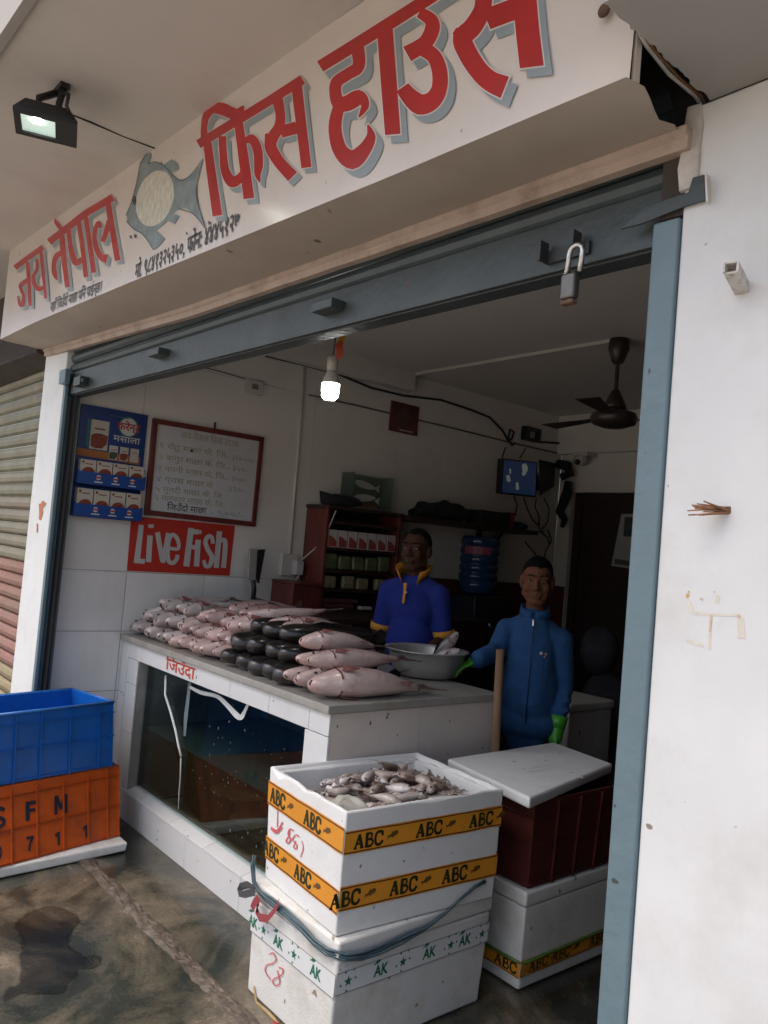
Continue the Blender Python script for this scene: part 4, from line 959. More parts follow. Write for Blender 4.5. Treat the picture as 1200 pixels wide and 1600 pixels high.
def cq(z, xa, ya, xb, yb, dep): # right face from (xa, ya) street end to (xb, yb) shop end
    u = Vector((xb-xa, yb-ya, 0)).normalized(); w = Vector((-u.y, u.x, 0))
    a = Vector((xa, ya, z)); b = Vector((xb, yb, z)); return [a, b, b+w*dep, a+w*dep]
ob = onz(187, 1306, 0.047); ot = onz(187, 1195, 0.335); bb = onz(176, 1197, 0.336); btp = onz(178, 1096, 0.64)
def street_end(q, py, z, y):
    e = onz(0, py, z); return q + (e - q) * ((q.y - y) / (q.y - e.y))
oB = cq(0.047, *street_end(ob, 1356, 0.047, 0.90)[:2], *ob[:2], 0.33); oT = cq(0.335, *street_end(ot, 1230, 0.335, 0.89)[:2], *ot[:2], 0.35)
bB = cq(0.337, *street_end(bb, 1228, 0.337, 0.92)[:2], *bb[:2], 0.33); bT = cq(0.64, *street_end(btp, 1116, 0.64, 0.90)[:2], *btp[:2], 0.35)
oc = crate('plastic_crate', 'orange plastic crate stencilled SFM, under the blue crate', oB, oT, M_orange, {0: (.10, .235, .40, .58, .755, .90, .985), 1: (.2, .5, .8), 2: (), 3: ()}, (0.03, 0.44, 0.86))
bc = crate('plastic_crate', 'empty blue plastic crate on top of the orange one', bB, bT, M_blue, {0: (.06, .235, .42, .64, .875, .985), 1: (.2, .5, .8), 2: (), 3: ()}, (0.04, 0.47, 0.83))
lip = MB(); 
for i in range(4):
    a, b = bT[i], bT[(i+1) % 4]; lip.tube([a + Vector((0,0,-0.003)), b + Vector((0,0,-0.003))], 0.007, 6)
obj('rim', lip, mat('blue_crate_rim', (0.03, 0.15, 0.45), 0.3, var=0.1), bc)
M_navy = mat('navy_stencil', (0.012, 0.012, 0.03), 0.5, var=0.2, vs=20)
fo = face_px(oB, oT, 0, (0, 1050), 4.705)
STEN = {'S': [[(.92,.85,.2),(.7,.97,.2),(.3,.97,.2),(.1,.8,.22),(.2,.6,.22),(.75,.42,.22),(.92,.25,.22),(.7,.05,.2),(.3,.05,.2),(.06,.2,.2)]],
        'F': [[(.2,0,.34),(.2,1,.34)], [(.1,.9,.2),(1,.9,.2)], [(.1,.52,.18),(.85,.52,.18)]],
        'M': [[(.12,0,.24),(.12,1,.24)], [(.88,0,.24),(.88,1,.24)], [(.16,.98,.24),(.5,.25,.22)], [(.84,.98,.24),(.5,.25,.22)]],
        '0': [[(.5,.95,.2),(.15,.75,.24),(.12,.3,.24),(.5,.05,.2),(.88,.3,.24),(.85,.75,.24),(.5,.95,.2)]],
        '7': [[(0,.9,.2),(1,.9,.2)], [(.88,.95,.26),(.5,.5,.26),(.35,0,.28)]],
        '1': [[(.62,0,.3),(.62,1,.3)], [(.1,.72,.2),(.6,.95,.2)]]}
def crate_word(ch, x0, x1, y0, y1):
    sl = (x1-x0)*0.16
    f = lambda p, of: fo((x0 + (x1-x0)*p.x/100, y1 + (y0-y1)*p.y/100 - sl*p.x/100), 0.0025+of)
    obj('stencil_letter', brush(MB(), [[(x*100, y*100, w*100) for x, y, w in st] for st in STEN[ch]], f, 0), M_navy, oc)
for a in (('S',-60,38,1010,1150), ('F',183,272,955,1098), ('M',398,494,912,1050), ('0',-40,10,1280,1385), ('7',192,248,1212,1320), ('1',400,448,1180,1276), ('1',604,650,1130,1223)): crate_word(*a)
# ------------------------------------------------------------------ things on the tiled wall
WX = -4.07
NW = Vector((1, 0, 0)); UW = Vector((0, 1, 0)); VW = Vector((0, 0, 1))
def wtext(parent, txt, y, z, w, h, x, m, bold=0.01, name='lettering', slant=0.0, rise=0.0):
    u = Vector((0, 1, rise)).normalized()
    return obj(name, text_mb(txt, Vector((x, y, z)), u, VW, NW, width=w, height=h, off=0.0, bold=bold, slant=slant), m, parent)
# whiteboard
wbd = thing('whiteboard', 'framed whiteboard with faded handwritten fish prices', 'whiteboard', (WX, 2.08, 1.52))
Q = [Vector((WX, 1.737, 1.527)), Vector((WX, 2.417, 1.520)), Vector((WX, 2.420, 2.050)), Vector((WX, 1.731, 2.046))]
cq_ = sum(Q, Vector())/4
M_board = mat('board_white', (0.56, 0.57, 0.58), 0.3, var=0.03, vs=4, dirt=((0.45, 0.43, 0.4), 0.4, 6))
obj('board', MB().hexa([Q[0]+Vector((.004,.01,.01)), Q[1]+Vector((.004,-.01,.01)), Q[2]+Vector((.004,-.01,-.01)), Q[3]+Vector((.004,.01,-.01))], [Q[0]+Vector((.012,.01,.01)), Q[1]+Vector((.012,-.01,.01)), Q[2]+Vector((.012,-.01,-.01)), Q[3]+Vector((.012,.01,-.01))]), M_board, wbd)
for i in range(4):
    a, b = Q[i], Q[(i+1) % 4]; d = (b-a).normalized(); inn = NW.cross(d) ; 
    if (cq_-a).dot(inn) < 0: inn = -inn
    mb = MB(); s0 = 0.0 if i % 2 == 0 else 0.0285
    A0 = a + d*s0; B0 = b - d*s0
    mb.hexa([A0, B0, B0+inn*0.028, A0+inn*0.028], [A0+NW*0.022, B0+NW*0.022, B0+inn*0.028+NW*0.022, A0+inn*0.028+NW*0.022])
    obj('frame', mb, M_wood, wbd, bevel=0.003)
obj('hanger', MB().tube([(WX+.008, 2.10, 2.045), (WX+.008, 2.10, 2.085)], 0.006, 6), M_black, wbd)
M_faded = mat('faded_marker', (0.40, 0.36, 0.27), 0.6, var=0.3, vs=40); M_pale = mat('pale_marker', (0.34, 0.34, 0.39), 0.6, var=0.3, vs=40); M_mark = mat('marker_black', (0.035, 0.035, 0.04), 0.5)
bx = WX + 0.0135
for txt, y, z, w_, h_, m_ in (('जय नेपाल फिस हाउस', 1.90, 1.965, 0.36, 0.055, M_faded), ('१ रोहु माछा के. जि.', 1.785, 1.895, 0.41, 0.042, M_faded), ('- ३६०-५५०', 2.20, 1.888, 0.165, 0.045, M_pale),
        ('२ बागुर माछा के. जि.', 1.785, 1.832, 0.41, 0.042, M_faded), ('- ३५०-', 2.20, 1.828, 0.13, 0.045, M_pale), ('३ नयनी माछा के. जि.', 1.785, 1.772, 0.41, 0.042, M_faded), ('- ३५०-', 2.20, 1.768, 0.13, 0.045, M_pale),
        ('४ ग्रास माछा के', 1.785, 1.715, 0.34, 0.042, M_faded), ('३२०-', 2.22, 1.708, 0.10, 0.045, M_pale), ('५ मुंगरी माछा के. जि.', 1.785, 1.660, 0.41, 0.042, M_faded), ('६ मारकार माछा के. जि.', 1.785, 1.612, 0.42, 0.045, M_faded),
        ('जिउँदो माछा', 1.86, 1.566, 0.235, 0.05, M_mark), ('- ५००/-', 2.12, 1.563, 0.21, 0.048, M_pale)):
    hw0 = wtext(wbd, txt, y, z, w_, h_, bx, m_, 0.004, 'handwriting'); hw0['kind'] = 'stuff'
obj('smudge', MB().ell((bx-.001, 1.975, 1.905), (0.001, 0.011, 0.008)), M_mark, wbd)
# red Live Fish board
lf = thing('live_fish_sign', 'red Live Fish board with white block letters below the whiteboard', 'sign', (WX, 1.98, 1.23))
M_redb = mat('red_board', (0.45, 0.030, 0.018), 0.5, var=0.06, vs=5); M_lfw = mat('board_letters', (0.50, 0.485, 0.47), 0.5, var=0.04)
obj('panel', MB().hexa([(WX, 1.677, 1.226), (WX, 2.284, 1.226), (WX, 2.290, 1.515), (WX, 1.672, 1.515)], [(WX+.004, 1.677, 1.226), (WX+.004, 2.284, 1.226), (WX+.004, 2.290, 1.515), (WX+.004, 1.672, 1.515)]), M_redb, lf)
def lfp(p, off):
    q = onx(80 + p[0]/3, 500 + p[1]/3, WX + 0.004); q.x = WX + 0.004 + off; return q
for st in ([[(422,960,30),(400,1140,36)], [(395,1128,28),(438,1132,28)]],
           [[(463,1010,32),(455,1135,32)], [(467,958,30),(467,975,30)]],
           [[(497,995,30),(520,1130,26)], [(548,998,26),(522,1138,26)]],
           [[(546,1068,20),(594,1072,20),(592,1030,24),(570,1006,22),(550,1030,28),(543,1085,30),(550,1130,26),(572,1138,24),(588,1118,24),(590,1100,22)]],
           [[(655,975,34),(632,1155,36)], [(640,990,30),(690,994,30)], [(640,1062,26),(680,1066,26)]],
           [[(688,1030,32),(680,1155,32)], [(692,985,28),(692,1003,28)]],
           [[(757,1048,22),(752,1020,24),(735,1014,24),(722,1040,26),(735,1080,28),(752,1110,28),(742,1150,26),(722,1152,24),(714,1125,20)]],
           [[(788,990,32),(772,1162,32)], [(780,1052,24),(798,1032,24),(815,1045,28),(806,1162,30)]]):
    nl_ = len(lf.children); obj('letter', brush(MB(), [[(x, y, w*.8) for x, y, w in q] for q in st], lfp, 0.0016 + nl_*2e-4), M_lfw, lf)
# blue spice display
D0 = WX + 0.002
M_pblue = mat('display_blue', (0.008, 0.035, 0.17), 0.4, var=0.15, vs=5); M_pblue2 = mat('tray_blue', (0.01, 0.055, 0.24), 0.4, var=0.1, vs=6)
M_cream = mat('pack_cream', (0.48, 0.44, 0.36), 0.5, var=0.05); M_curry = mat('pack_curry', (0.22, 0.045, 0.018), 0.5, var=0.4, vs=60); M_porange = mat('display_orange', (0.36, 0.13, 0.03), 0.5, var=0.15); M_pwhite = mat('print_white', (0.55, 0.55, 0.53), 0.5); M_pgreen = mat('print_green', (0.05, 0.09, 0.04), 0.5, var=0.4, vs=50); M_pred = mat('print_red', (0.36, 0.03, 0.03), 0.5); M_teal = mat('print_teal', (0.03, 0.14, 0.13), 0.5)
sp_ = thing('spice_display', 'blue cardboard display for masala powder with two loaded trays', 'display', (WX, 1.52, 1.49))
y0, y1 = 1.352, 1.705
obj('back_card', MB().box((D0, y0, 1.487), (D0+.008, y1, 2.055)), M_pblue, sp_, bevel=0.001)
dx = D0 + .0085
obj('orange_shelf_print', MB().quad((dx, y0+.0, 1.795), (dx, y1-.02, 1.785), (dx, y1-.02, 1.825), (dx, y0+.0, 1.832)), M_porange, sp_)
obj('logo_disc', MB().lathe([(0.0001, 0), (0.047, 0)], (dx+.0006, 1.605, 1.975), 24, Matrix(((0,0,1),(1,0,0),(0,1,0)))), M_pwhite, sp_)
obj('logo_ring', MB().lathe([(0.047, 0), (0.055, 0)], (dx+.0006, 1.605, 1.975), 24, Matrix(((0,0,1),(1,0,0),(0,1,0)))), M_teal, sp_)
wtext(sp_, 'करेन्ट', 1.545, 1.957, 0.125, 0.055, dx+.0018, M_pred, 0.02, 'logo_word')
wtext(sp_, 'मसाला', 1.53, 1.893, 0.145, 0.046, dx+.0010, M_pwhite, 0.012, 'brand_word')
obj('strapline', MB().quad((dx+.001, 1.50, 2.020), (dx+.001, 1.60, 2.018), (dx+.001, 1.60, 2.022), (dx+.001, 1.50, 2.024)), M_teal, sp_)
def pack_print(y, z, w_, h_, body, x, m2, parent, nm='printed_pack'):
    obj(nm, MB().quad((x, y, z), (x, y+w_, z), (x, y+w_, z+h_), (x, y, z+h_)), body, parent)
    P = [Vector((x+.0007, y+w_*.06, z+h_*.1)), Vector((x+.0007, y+w_*.3, z+h_*.04)), Vector((x+.0007, y+w_*.7, z+h_*.05)), Vector((x+.0007, y+w_*.95, z+h_*.22)), Vector((x+.0007, y+w_*.98, z+h_*.5)), Vector((x+.0007, y+w_*.6, z+h_*.56)), Vector((x+.0007, y+w_*.25, z+h_*.54)), Vector((x+.0007, y+w_*.04, z+h_*.46))]
    obj('bowl_print', MB().add(P, [tuple(range(8))]), m2, parent)
    obj('pack_title', MB().quad((x+.0007, y+w_*.2, z+h_*.68), (x+.0007, y+w_*.8, z+h_*.68), (x+.0007, y+w_*.8, z+h_*.73), (x+.0007, y+w_*.2, z+h_*.73)), M_curry, parent)
obj('printed_pack_side', MB().quad((dx+.0004, 1.392, 1.85), (dx+.0004, 1.412, 1.835), (dx+.0004, 1.412, 1.985), (dx+.0004, 1.392, 1.985)), M_teal, sp_)
pack_print(1.412, 1.835, 0.092, 0.15, M_cream, dx+.0006, M_curry, sp_)
for y, m2 in ((1.515, M_pgreen), (1.572, M_curry), (1.628, M_cream)): pack_print(y, 1.795, 0.046, 0.072, M_cream, dx+.0009, m2, sp_)
tz = (1.652, 1.490); n_box = 0
for ti, z in enumerate(tz):
    xf_ = D0 + 0.060
    obj('tray', MB().box((D0+.0085, y0, z), (xf_, y1, z+.004)).box((xf_-.003, y0, z+.0041), (xf_, y1, z+.062)).box((D0+.0085, y0, z+.0042), (xf_-.0031, y0+.003, z+.07)).box((D0+.0085, y1-.003, z+.0042), (xf_-.0031, y1, z+.07)), M_pblue2, sp_)
    for k in range(4):
        yy = 1.345+.035+k*.088
        if k: obj('tray_logo', MB().lathe([(0.0001, 0), (0.013, 0)], (xf_+.0006, yy-.01, z+.038), 12, Matrix(((0,0,1),(1,0,0),(0,1,0)))).box((xf_+.0003, yy-.03, z+.012), (xf_+.0006, yy+.012, z+.018)), M_pwhite, sp_)
        if k: obj('tray_logo_word', MB().quad((xf_+.0012, yy-.022, z+.033), (xf_+.0012, yy+.002, z+.033), (xf_+.0012, yy+.002, z+.043), (xf_+.0012, yy-.022, z+.043)), M_pred, sp_)
        b0 = y0 + .012 + k*.084
        bt_ = thing('spice_box', 'cream masala box, %s from the street in the %s blue tray' % (('first', 'second', 'third', 'fourth')[k], ('upper', 'lower')[ti]), 'spice box', (D0+.03, b0+.038, z+.0045), 'masala boxes in the blue display')
        zz = z+.0045; h_ = .135
        if ti == 0: h_ = .118
        obj('carton', MB().box((D0+.012, b0, zz), (D0+.052, b0+.078, zz+h_)), M_cream, bt_, bevel=0.001)
        P = []; zc_ = zz + .052
        for q in range(14):
            a = 2*math.pi*q/14; P.append(Vector((D0+.0527, b0+.040+.034*math.cos(a), zc_+.030*math.sin(a)+.004*math.cos(a))))
        obj('bowl_print', MB().add(P, [tuple(range(14))]), M_curry, bt_)
        obj('pack_title', MB().quad((D0+.0526, b0+.022, zz+h_*.80), (D0+.0526, b0+.062, zz+h_*.80), (D0+.0526, b0+.062, zz+h_*.84), (D0+.0526, b0+.022, zz+h_*.84)).quad((D0+.0526, b0+.006, zz+h_*.84), (D0+.0526, b0+.018, zz+h_*.84), (D0+.0526, b0+.018, zz+h_*.94), (D0+.0526, b0+.006, zz+h_*.94)), M_curry, bt_)

# switch plate, conduit, socket with charger, upper wire
swp = thing('switch_box', 'small surface switch box high on the tiled wall', 'switch', (WX, 2.32, 2.29))
obj('plate', MB().box((WX, 2.262, 2.288), (WX+.03, 2.378, 2.368)), M_plastic, swp, bevel=0.004)
obj('rocker', MB().box((WX+.0301, 2.30, 2.315), (WX+.034, 2.34, 2.345)), mat('grey_plastic', (0.18, 0.17, 0.16), 0.4), swp)
tag(obj('conduit', MB().tube([(WX+.008, 2.664, 2.52), (WX+.008, 2.672, 1.9), (WX+.008, 2.678, 1.375)], 0.009, 8), M_plastic), 'white vertical conduit running down to the wall socket', 'conduit')
skt = thing('wall_socket', 'cream wall socket with a charger plugged in beside the cabinet', 'socket', (WX, 2.68, 1.24))
obj('plate', MB().box((WX, 2.618, 1.245), (WX+.025, 2.735, 1.375)), M_plastic, skt, bevel=0.003)
tag(obj('charger', MB().box((WX+.026, 2.69, 1.255), (WX+.075, 2.745, 1.34)), mat('charger_white', (0.5, 0.5, 0.5), 0.4), bevel=0.006), 'white phone charger block plugged into the wall socket', 'charger')
tag(obj('charger_cable', MB().tube([(WX+.10, 2.70, 1.26), (WX+.10, 2.66, 1.20), (WX+.09, 2.64, 1.13)], 0.004, 6).tube([(WX+.06, 2.73, 1.345), (WX+.12, 2.78, 1.42), (WX+.20, 2.80, 1.52), (WX+.235, 2.83, 1.66)], 0.0045, 6), M_plastic), 'pale charging cable climbing from the socket to the cabinet top', 'cable')
def wall_wire(nm, label, pts, r, m, x=WX+.008, grp='wires clipped along the tiled wall'):
    return tag(obj(nm, MB().tube([onx(px, py, x) for px, py in pts], r, 6), m), label, 'cable', grp)
wall_wire('wire', 'long black cable sagging across the tiled wall to a coil', [(415,556),(470,569),(530,585),(580,606),(630,618),(690,625),(735,640),(765,652),(785,672),(795,690),(800,685),(803,675),(797,671),(794,684),(800,696),(805,692)], 0.008, M_black)
wall_wire('wire', 'brown straight cable clipped below the black one on the tiled wall', [(483,617),(560,634),(640,653),(720,672),(800,692),(870,708)], 0.006, mat('brown_cable', (0.14, 0.11, 0.09), 0.6))
wall_wire('wire', 'thin cord from the switch box up to the shutter', [(318,574),(350,582),(390,594)], 0.003, M_black)
tag(obj('ceiling_conduit', MB().box((-4.065, 3.495, 2.636), (-2.44, 3.525, 2.6545)).box((-4.069, 3.495, 2.53), (-4.045, 3.525, 2.6355)), M_plastic), 'white conduit crossing the ceiling to the fan', 'conduit')

# ceiling fan
fp = onz(968, 530, 2.655); fan = thing('ceiling_fan', 'dark ceiling fan hanging at the end of the white conduit', 'fan', (fp.x, fp.y, 2.2))
M_fan = mat('fan_brown', (0.035, 0.024, 0.02), 0.4, var=0.2, vs=10)
def lathe_at(prof, m, nm): obj(nm, MB().lathe(prof, (fp.x, fp.y, 0), 20), m, fan)
lathe_at([(0.001, 2.654), (0.05, 2.654), (0.055, 2.60), (0.03, 2.53), (0.012, 2.52), (0.001, 2.52)], M_fan, 'ceiling_cup')
lathe_at([(0.011, 2.525), (0.011, 2.38)], M_fan, 'down_rod')
lathe_at([(0.001, 2.385), (0.018, 2.385), (0.055, 2.31), (0.062, 2.285), (0.001, 2.283)], mat('fan_red', (0.045, 0.026, 0.022), 0.4), 'lower_cup')
lathe_at([(0.001, 2.282), (0.06, 2.28), (0.11, 2.262), (0.122, 2.235), (0.11, 2.205), (0.06, 2.187), (0.001, 2.186)], M_fan, 'motor')
for k, a0 in enumerate((R_(50), R_(170), R_(290))):
    Mz = Matrix.Translation((fp.x, fp.y, 2.236)) @ Matrix.Rotation(a0, 4, 'Z')
    mb = MB().hexa([Mz @ Vector(p) for p in ((.115,-.02,0),(.50,-.060,-.004),(.50,.060,.004),(.115,.03,.002))], [Mz @ Vector(p) for p in ((.115,-.02,.004),(.50,-.060,.000),(.50,.060,.008),(.115,.03,.006))])
    obj('blade', mb, M_fan, fan, bevel=0.002)

# hanging bulb, cord and paper garland
bq = EYE + ray(517, 600) / FL * 3.05
lb_ = thing('light_bulb', 'lit white bulb hanging from a holder inside the shop', 'light bulb', (bq.x, bq.y, bq.z - 0.08))
def lz(prof, m, nm): return obj(nm, MB().lathe([(r, bq.z+z) for r, z in prof], (bq.x, bq.y, 0), 20), m, lb_)
lz([(0.001, -0.062), (0.022, -0.060), (0.031, -0.050), (0.034, -0.025), (0.034, 0.0)], mat('bulb_lit', (1, 1, 1), 0.5, emis=((1.0, 0.985, 0.94), 24.0)), 'glowing_globe')
lz([(0.034, 0.0), (0.033, 0.012), (0.022, 0.04), (0.018, 0.05), (0.001, 0.05)], mat('bulb_body', (0.62, 0.62, 0.6), 0.4), 'bulb_body')
lz([(0.001, 0.05), (0.021, 0.05), (0.022, 0.10), (0.012, 0.112), (0.001, 0.112)], M_plastic, 'holder')
tag(obj('bulb_cord', MB().tube([(bq.x, bq.y, bq.z+.11), (bq.x+.004, bq.y, bq.z+.25), (bq.x, bq.y, 2.654)], 0.003, 6), M_black), 'thin black cord the lit bulb hangs from', 'cord')
gl = thing('paper_garland', 'small yellow and red paper decoration tied to the bulb cord', 'decoration', (bq.x, bq.y, bq.z+.12))
mb = MB()
obj('yellow_paper', ribbon([Vector((bq.x+.016, bq.y, bq.z+.24)), Vector((bq.x+.030, bq.y, bq.z+.19)), Vector((bq.x+.022, bq.y-.008, bq.z+.14))], Vector((0.030, 0.012, 0.004))), mat('yellow_paper', (0.5, 0.28, 0.03), 0.6, var=0.2, vs=40), gl)
obj('red_paper', ribbon([Vector((bq.x+.022, bq.y-.01, bq.z+.15)), Vector((bq.x+.034, bq.y-.012, bq.z+.12)), Vector((bq.x+.03, bq.y-.004, bq.z+.085))], Vector((0.024, 0.012, 0.016))), mat('red_paper', (0.4, 0.06, 0.02), 0.6, var=0.2, vs=40), gl)

# cabinet of spices
XF = -3.85; CB0, CB1 = 2.779, 3.37
cab = thing('spice_cabinet', 'red-brown wooden cabinet with open shelves of spice packets', 'cabinet', (-3.96, 3.07, 0.0))
obj('side_panel', MB().box((WX+.010, CB0, 0.0), (XF, CB0+.02, 1.668)), M_wood, cab, bevel=0.002)
obj('side_panel', MB().box((WX+.010, CB1-.02, 0.0), (XF, CB1, 1.668)), M_wood, cab, bevel=0.002)
obj('back_panel', MB().box((WX+.002, CB0, 0.0), (WX+.009, CB1, 1.668)), M_darkwood, cab)
obj('top_board', MB().box((WX+.002, CB0-.01, 1.669), (XF+.02, CB1+.01, 1.69)), M_darkwood, cab, bevel=0.002)
for z in (1.60, 1.440, 1.305, 1.190, 1.07): obj('shelf', MB().box((WX+.0105, CB0+.0205, z-.018), (XF-.003, CB1-.0205, z)), M_darkwood, cab)
obj('lower_door', MB().box((XF-.02, CB0+.021, 0.0), (XF-.002, CB1-.021, 1.05)), M_wood, cab, bevel=0.002)
obj('knob', MB().ell((XF+.012, 3.02, .93), (.014, .014, .014)), M_metal, cab)
M_pkred = mat('packet_red', (0.30, 0.06, 0.045), 0.5, var=0.2, vs=30); M_pkw = mat('packet_white', (0.50, 0.46, 0.45), 0.5, var=0.1); M_pkgreen = mat('packet_green', (0.11, 0.13, 0.06), 0.35, var=0.4, vs=22, bump=0.5, bs=30, rand=0.2); M_pkyel = mat('packet_yellow', (0.24, 0.20, 0.12), 0.4, var=0.4, vs=20, bump=0.4, bs=30, rand=0.2)
ORDN = ('first', 'second', 'third', 'fourth', 'fifth', 'sixth', 'seventh', 'eighth', 'ninth')
for k in range(7):
    y = CB0 + .028 + k*.0775
    t = thing('spice_packet', 'red and white spice packet, %s from the street on the top cabinet shelf' % ORDN[k], 'spice packet', (XF-.03, y+.03, 1.4405), 'spice packets in the cabinet top row')
    obj('carton', MB().box((XF-.05, y, 1.4405), (XF-.008, y+.066, 1.545)), M_pkw, t, bevel=0.001)
    obj('red_print', MB().quad((XF-.0072, y+.003, 1.445), (XF-.0072, y+.063, 1.445), (XF-.0072, y+.063, 1.478), (XF-.0072, y+.035, 1.500), (XF-.0072, y+.003, 1.512)), M_pkred, t)
for k in range(5):
    y = CB0 + .03 + k*.105
    mb = MB().box((XF-.06, y, 1.3055), (XF-.02, y+.095, 1.40+rnd.uniform(-.01, .012)))
    tag(obj('spice_bag', mb, M_pkgreen, bevel=0.016, bseg=3, jit=0.004), 'clear bag of greenish leaves, %s from the street on the second cabinet shelf' % ORDN[k], 'spice bag', 'green bags on the second cabinet shelf')
for k, dy in enumerate((0.03, 0.17, 0.28, 0.43)):
    y = CB0 + .01 + dy
    tag(obj('spice_bag', MB().box((XF-.06, y, 1.1905), (XF-.02, y+(.09 if k != 3 else .07), 1.27+rnd.uniform(-.008, .01))), M_pkyel, bevel=0.012, bseg=3, jit=0.003), 'small bag of yellowish spice, %s from the street on the third cabinet shelf' % ORDN[k], 'spice bag', 'yellow bags on the third cabinet shelf')
tag(obj('small_carton', MB().box((XF-.04, 3.10, 1.0705), (XF-.006, 3.19, 1.088)), M_pkw, bevel=0.001), 'flat pale carton lying on the lowest cabinet shelf', 'carton')
tag(obj('folded_cloth', MB().box((XF-.15, 2.83, 1.0705), (XF-.02, 3.06, 1.10)).box((XF-.15, 2.83, 1.1005), (XF-.03, 3.10, 1.13)), mat('maroon_cloth', (0.09, 0.025, 0.022), 0.9, var=0.2), bevel=0.01, jit=0.003), 'folded maroon cloth on the lowest cabinet shelf', 'cloth')
lc = thing('low_cabinet', 'low dark red cupboard against the wall left of the spice cabinet', 'cupboard', (-3.9, 2.66, 0))
obj('body', MB().box((WX+.006, 2.572, 0.0), (XF+.02, 2.772, 1.205)), M_wood, lc, bevel=0.003)
obj('top_board', MB().box((WX+.006, 2.568, 1.206), (XF+.03, 2.773, 1.222)), M_wood, lc, bevel=0.002)
bgd = thing('work_bench', 'dark work bench behind the counter in front of the cabinet', 'bench', (-3.6, 3.1, 0))
obj('bench_top', MB().box((-3.845, 2.62, 1.02), (-3.52, 3.9, 1.05)), M_darkwood, bgd, bevel=0.003)
obj('bench_front', MB().box((-3.56, 2.64, 0.0), (-3.54, 3.9, 1.018)), mat('bench_red', (0.055, 0.014, 0.012), 0.4, var=0.3, vs=6), bgd, bevel=0.002)
obj('knob', MB().ell((-3.525, 3.02, .93), (.014, .014, .014)), M_metal, bgd)
bt2 = thing('black_bag', 'limp black bag lying on top of the spice cabinet', 'bag', (-3.95, 2.9, 1.69))
def blob(nm, c, r, m, parent=None, amp=0.25, fr=9, vox=0.012):
    mb = MB().ell(c, r, None, 24, 14)
    cc = Vector(c)
    for i, v in enumerate(mb.v):
        d = v - cc; q = v*fr; k = 1 + amp*mnoise.noise(q) + amp*0.5*mnoise.noise(q*2.3); mb.v[i] = cc + Vector((d.x*k, d.y*k, max(d.z*k, -r[2]*0.5)))
    return obj(nm, mb, m, parent)
blob('bag_body', (-3.93, 2.93, 1.7185), (.09, .14, .05), M_blackcloth, bt2)
obj('flap', MB().hexa([(-3.99, 2.82, 1.70), (-3.88, 2.80, 1.70), (-3.86, 2.92, 1.72), (-3.98, 2.95, 1.73)], [(-3.99, 2.80, 1.78), (-3.90, 2.80, 1.765), (-3.87, 2.92, 1.735), (-3.98, 2.95, 1.76)]), M_blackcloth, bt2, bevel=0.01)
M_clear2 = see_through('clear_acrylic', (0.72, 0.80, 0.76), (0.14, 0.17, 0.155), 0.35, 0.15)
tp_ = thing('fish_showcase', 'pale green clear box with two white model fish on the cabinet top', 'showcase', (-3.9, 3.12, 1.69))
obj('case', MB().box((-3.99, 2.965, 1.7055), (-3.985, 3.285, 1.912)).box((-3.985, 2.965, 1.7055), (-3.865, 2.970, 1.912)).box((-3.985, 3.280, 1.7055), (-3.865, 3.285, 1.912)), M_clear2, tp_)
obj('base', MB().box((-3.992, 2.96, 1.691), (-3.862, 3.29, 1.705)), mat('showcase_base', (0.12, 0.14, 0.12), 0.5), tp_, bevel=0.002)
obj('card', MB().box((-3.905, 3.04, 1.7055), (-3.90, 3.19, 1.73)), mat('brown_card', (0.16, 0.07, 0.03), 0.6), tp_)
M_modelfish = mat('model_fish', (0.42, 0.43, 0.40), 0.4, var=0.1)
for k, (y, z, w_) in enumerate(((3.02, 1.845, .20), (3.02, 1.765, .21))):
    P = []
    for q in range(18):
        a = 2*math.pi*q/18; rr = (1-0.35*(math.cos(a)+1)/2); P.append(Vector((-3.93, y+w_*.42+w_*.42*math.cos(a), z-0.012*math.cos(a)*(1 if k == 0 else -.6)+.028*math.sin(a)*rr)))
    mb = MB().prism(P, (0.012, 0, 0))
    mb.prism([Vector((-3.93, y+w_*.80, z-.01)), Vector((-3.93, y+w_*1.02, z-.035)), Vector((-3.93, y+w_*.98, z-.012)), Vector((-3.93, y+w_*1.02, z+.015))], (0.01, 0, 0))
    tag(obj('model_fish', mb, M_modelfish, bevel=0.003), ('upper white model fish inside the clear showcase', 'lower white model fish inside the clear showcase')[k], 'model fish', 'model fish in the showcase')
pf = thing('wall_picture', 'small dark reddish picture hung on the tiled wall near the ceiling', 'picture', (WX, 3.5, 2.25))
obj('frame', MB().box((WX, 3.375, 2.248), (WX+.015, 3.625, 2.45)), mat('picture_red', (0.11, 0.032, 0.027), 0.4, var=0.6, vs=9), pf, bevel=0.002)
obj('figure_print', MB().ell((WX+.0155, 3.49, 2.35), (.001, .06, .07)), mat('picture_figure', (0.10, 0.06, 0.05), 0.5, var=0.6, vs=20), pf)
obj('caption', MB().quad((WX+.0156, 3.46, 2.262), (WX+.0156, 3.58, 2.262), (WX+.0156, 3.58, 2.270), (WX+.0156, 3.46, 2.270)), M_pkw, pf)

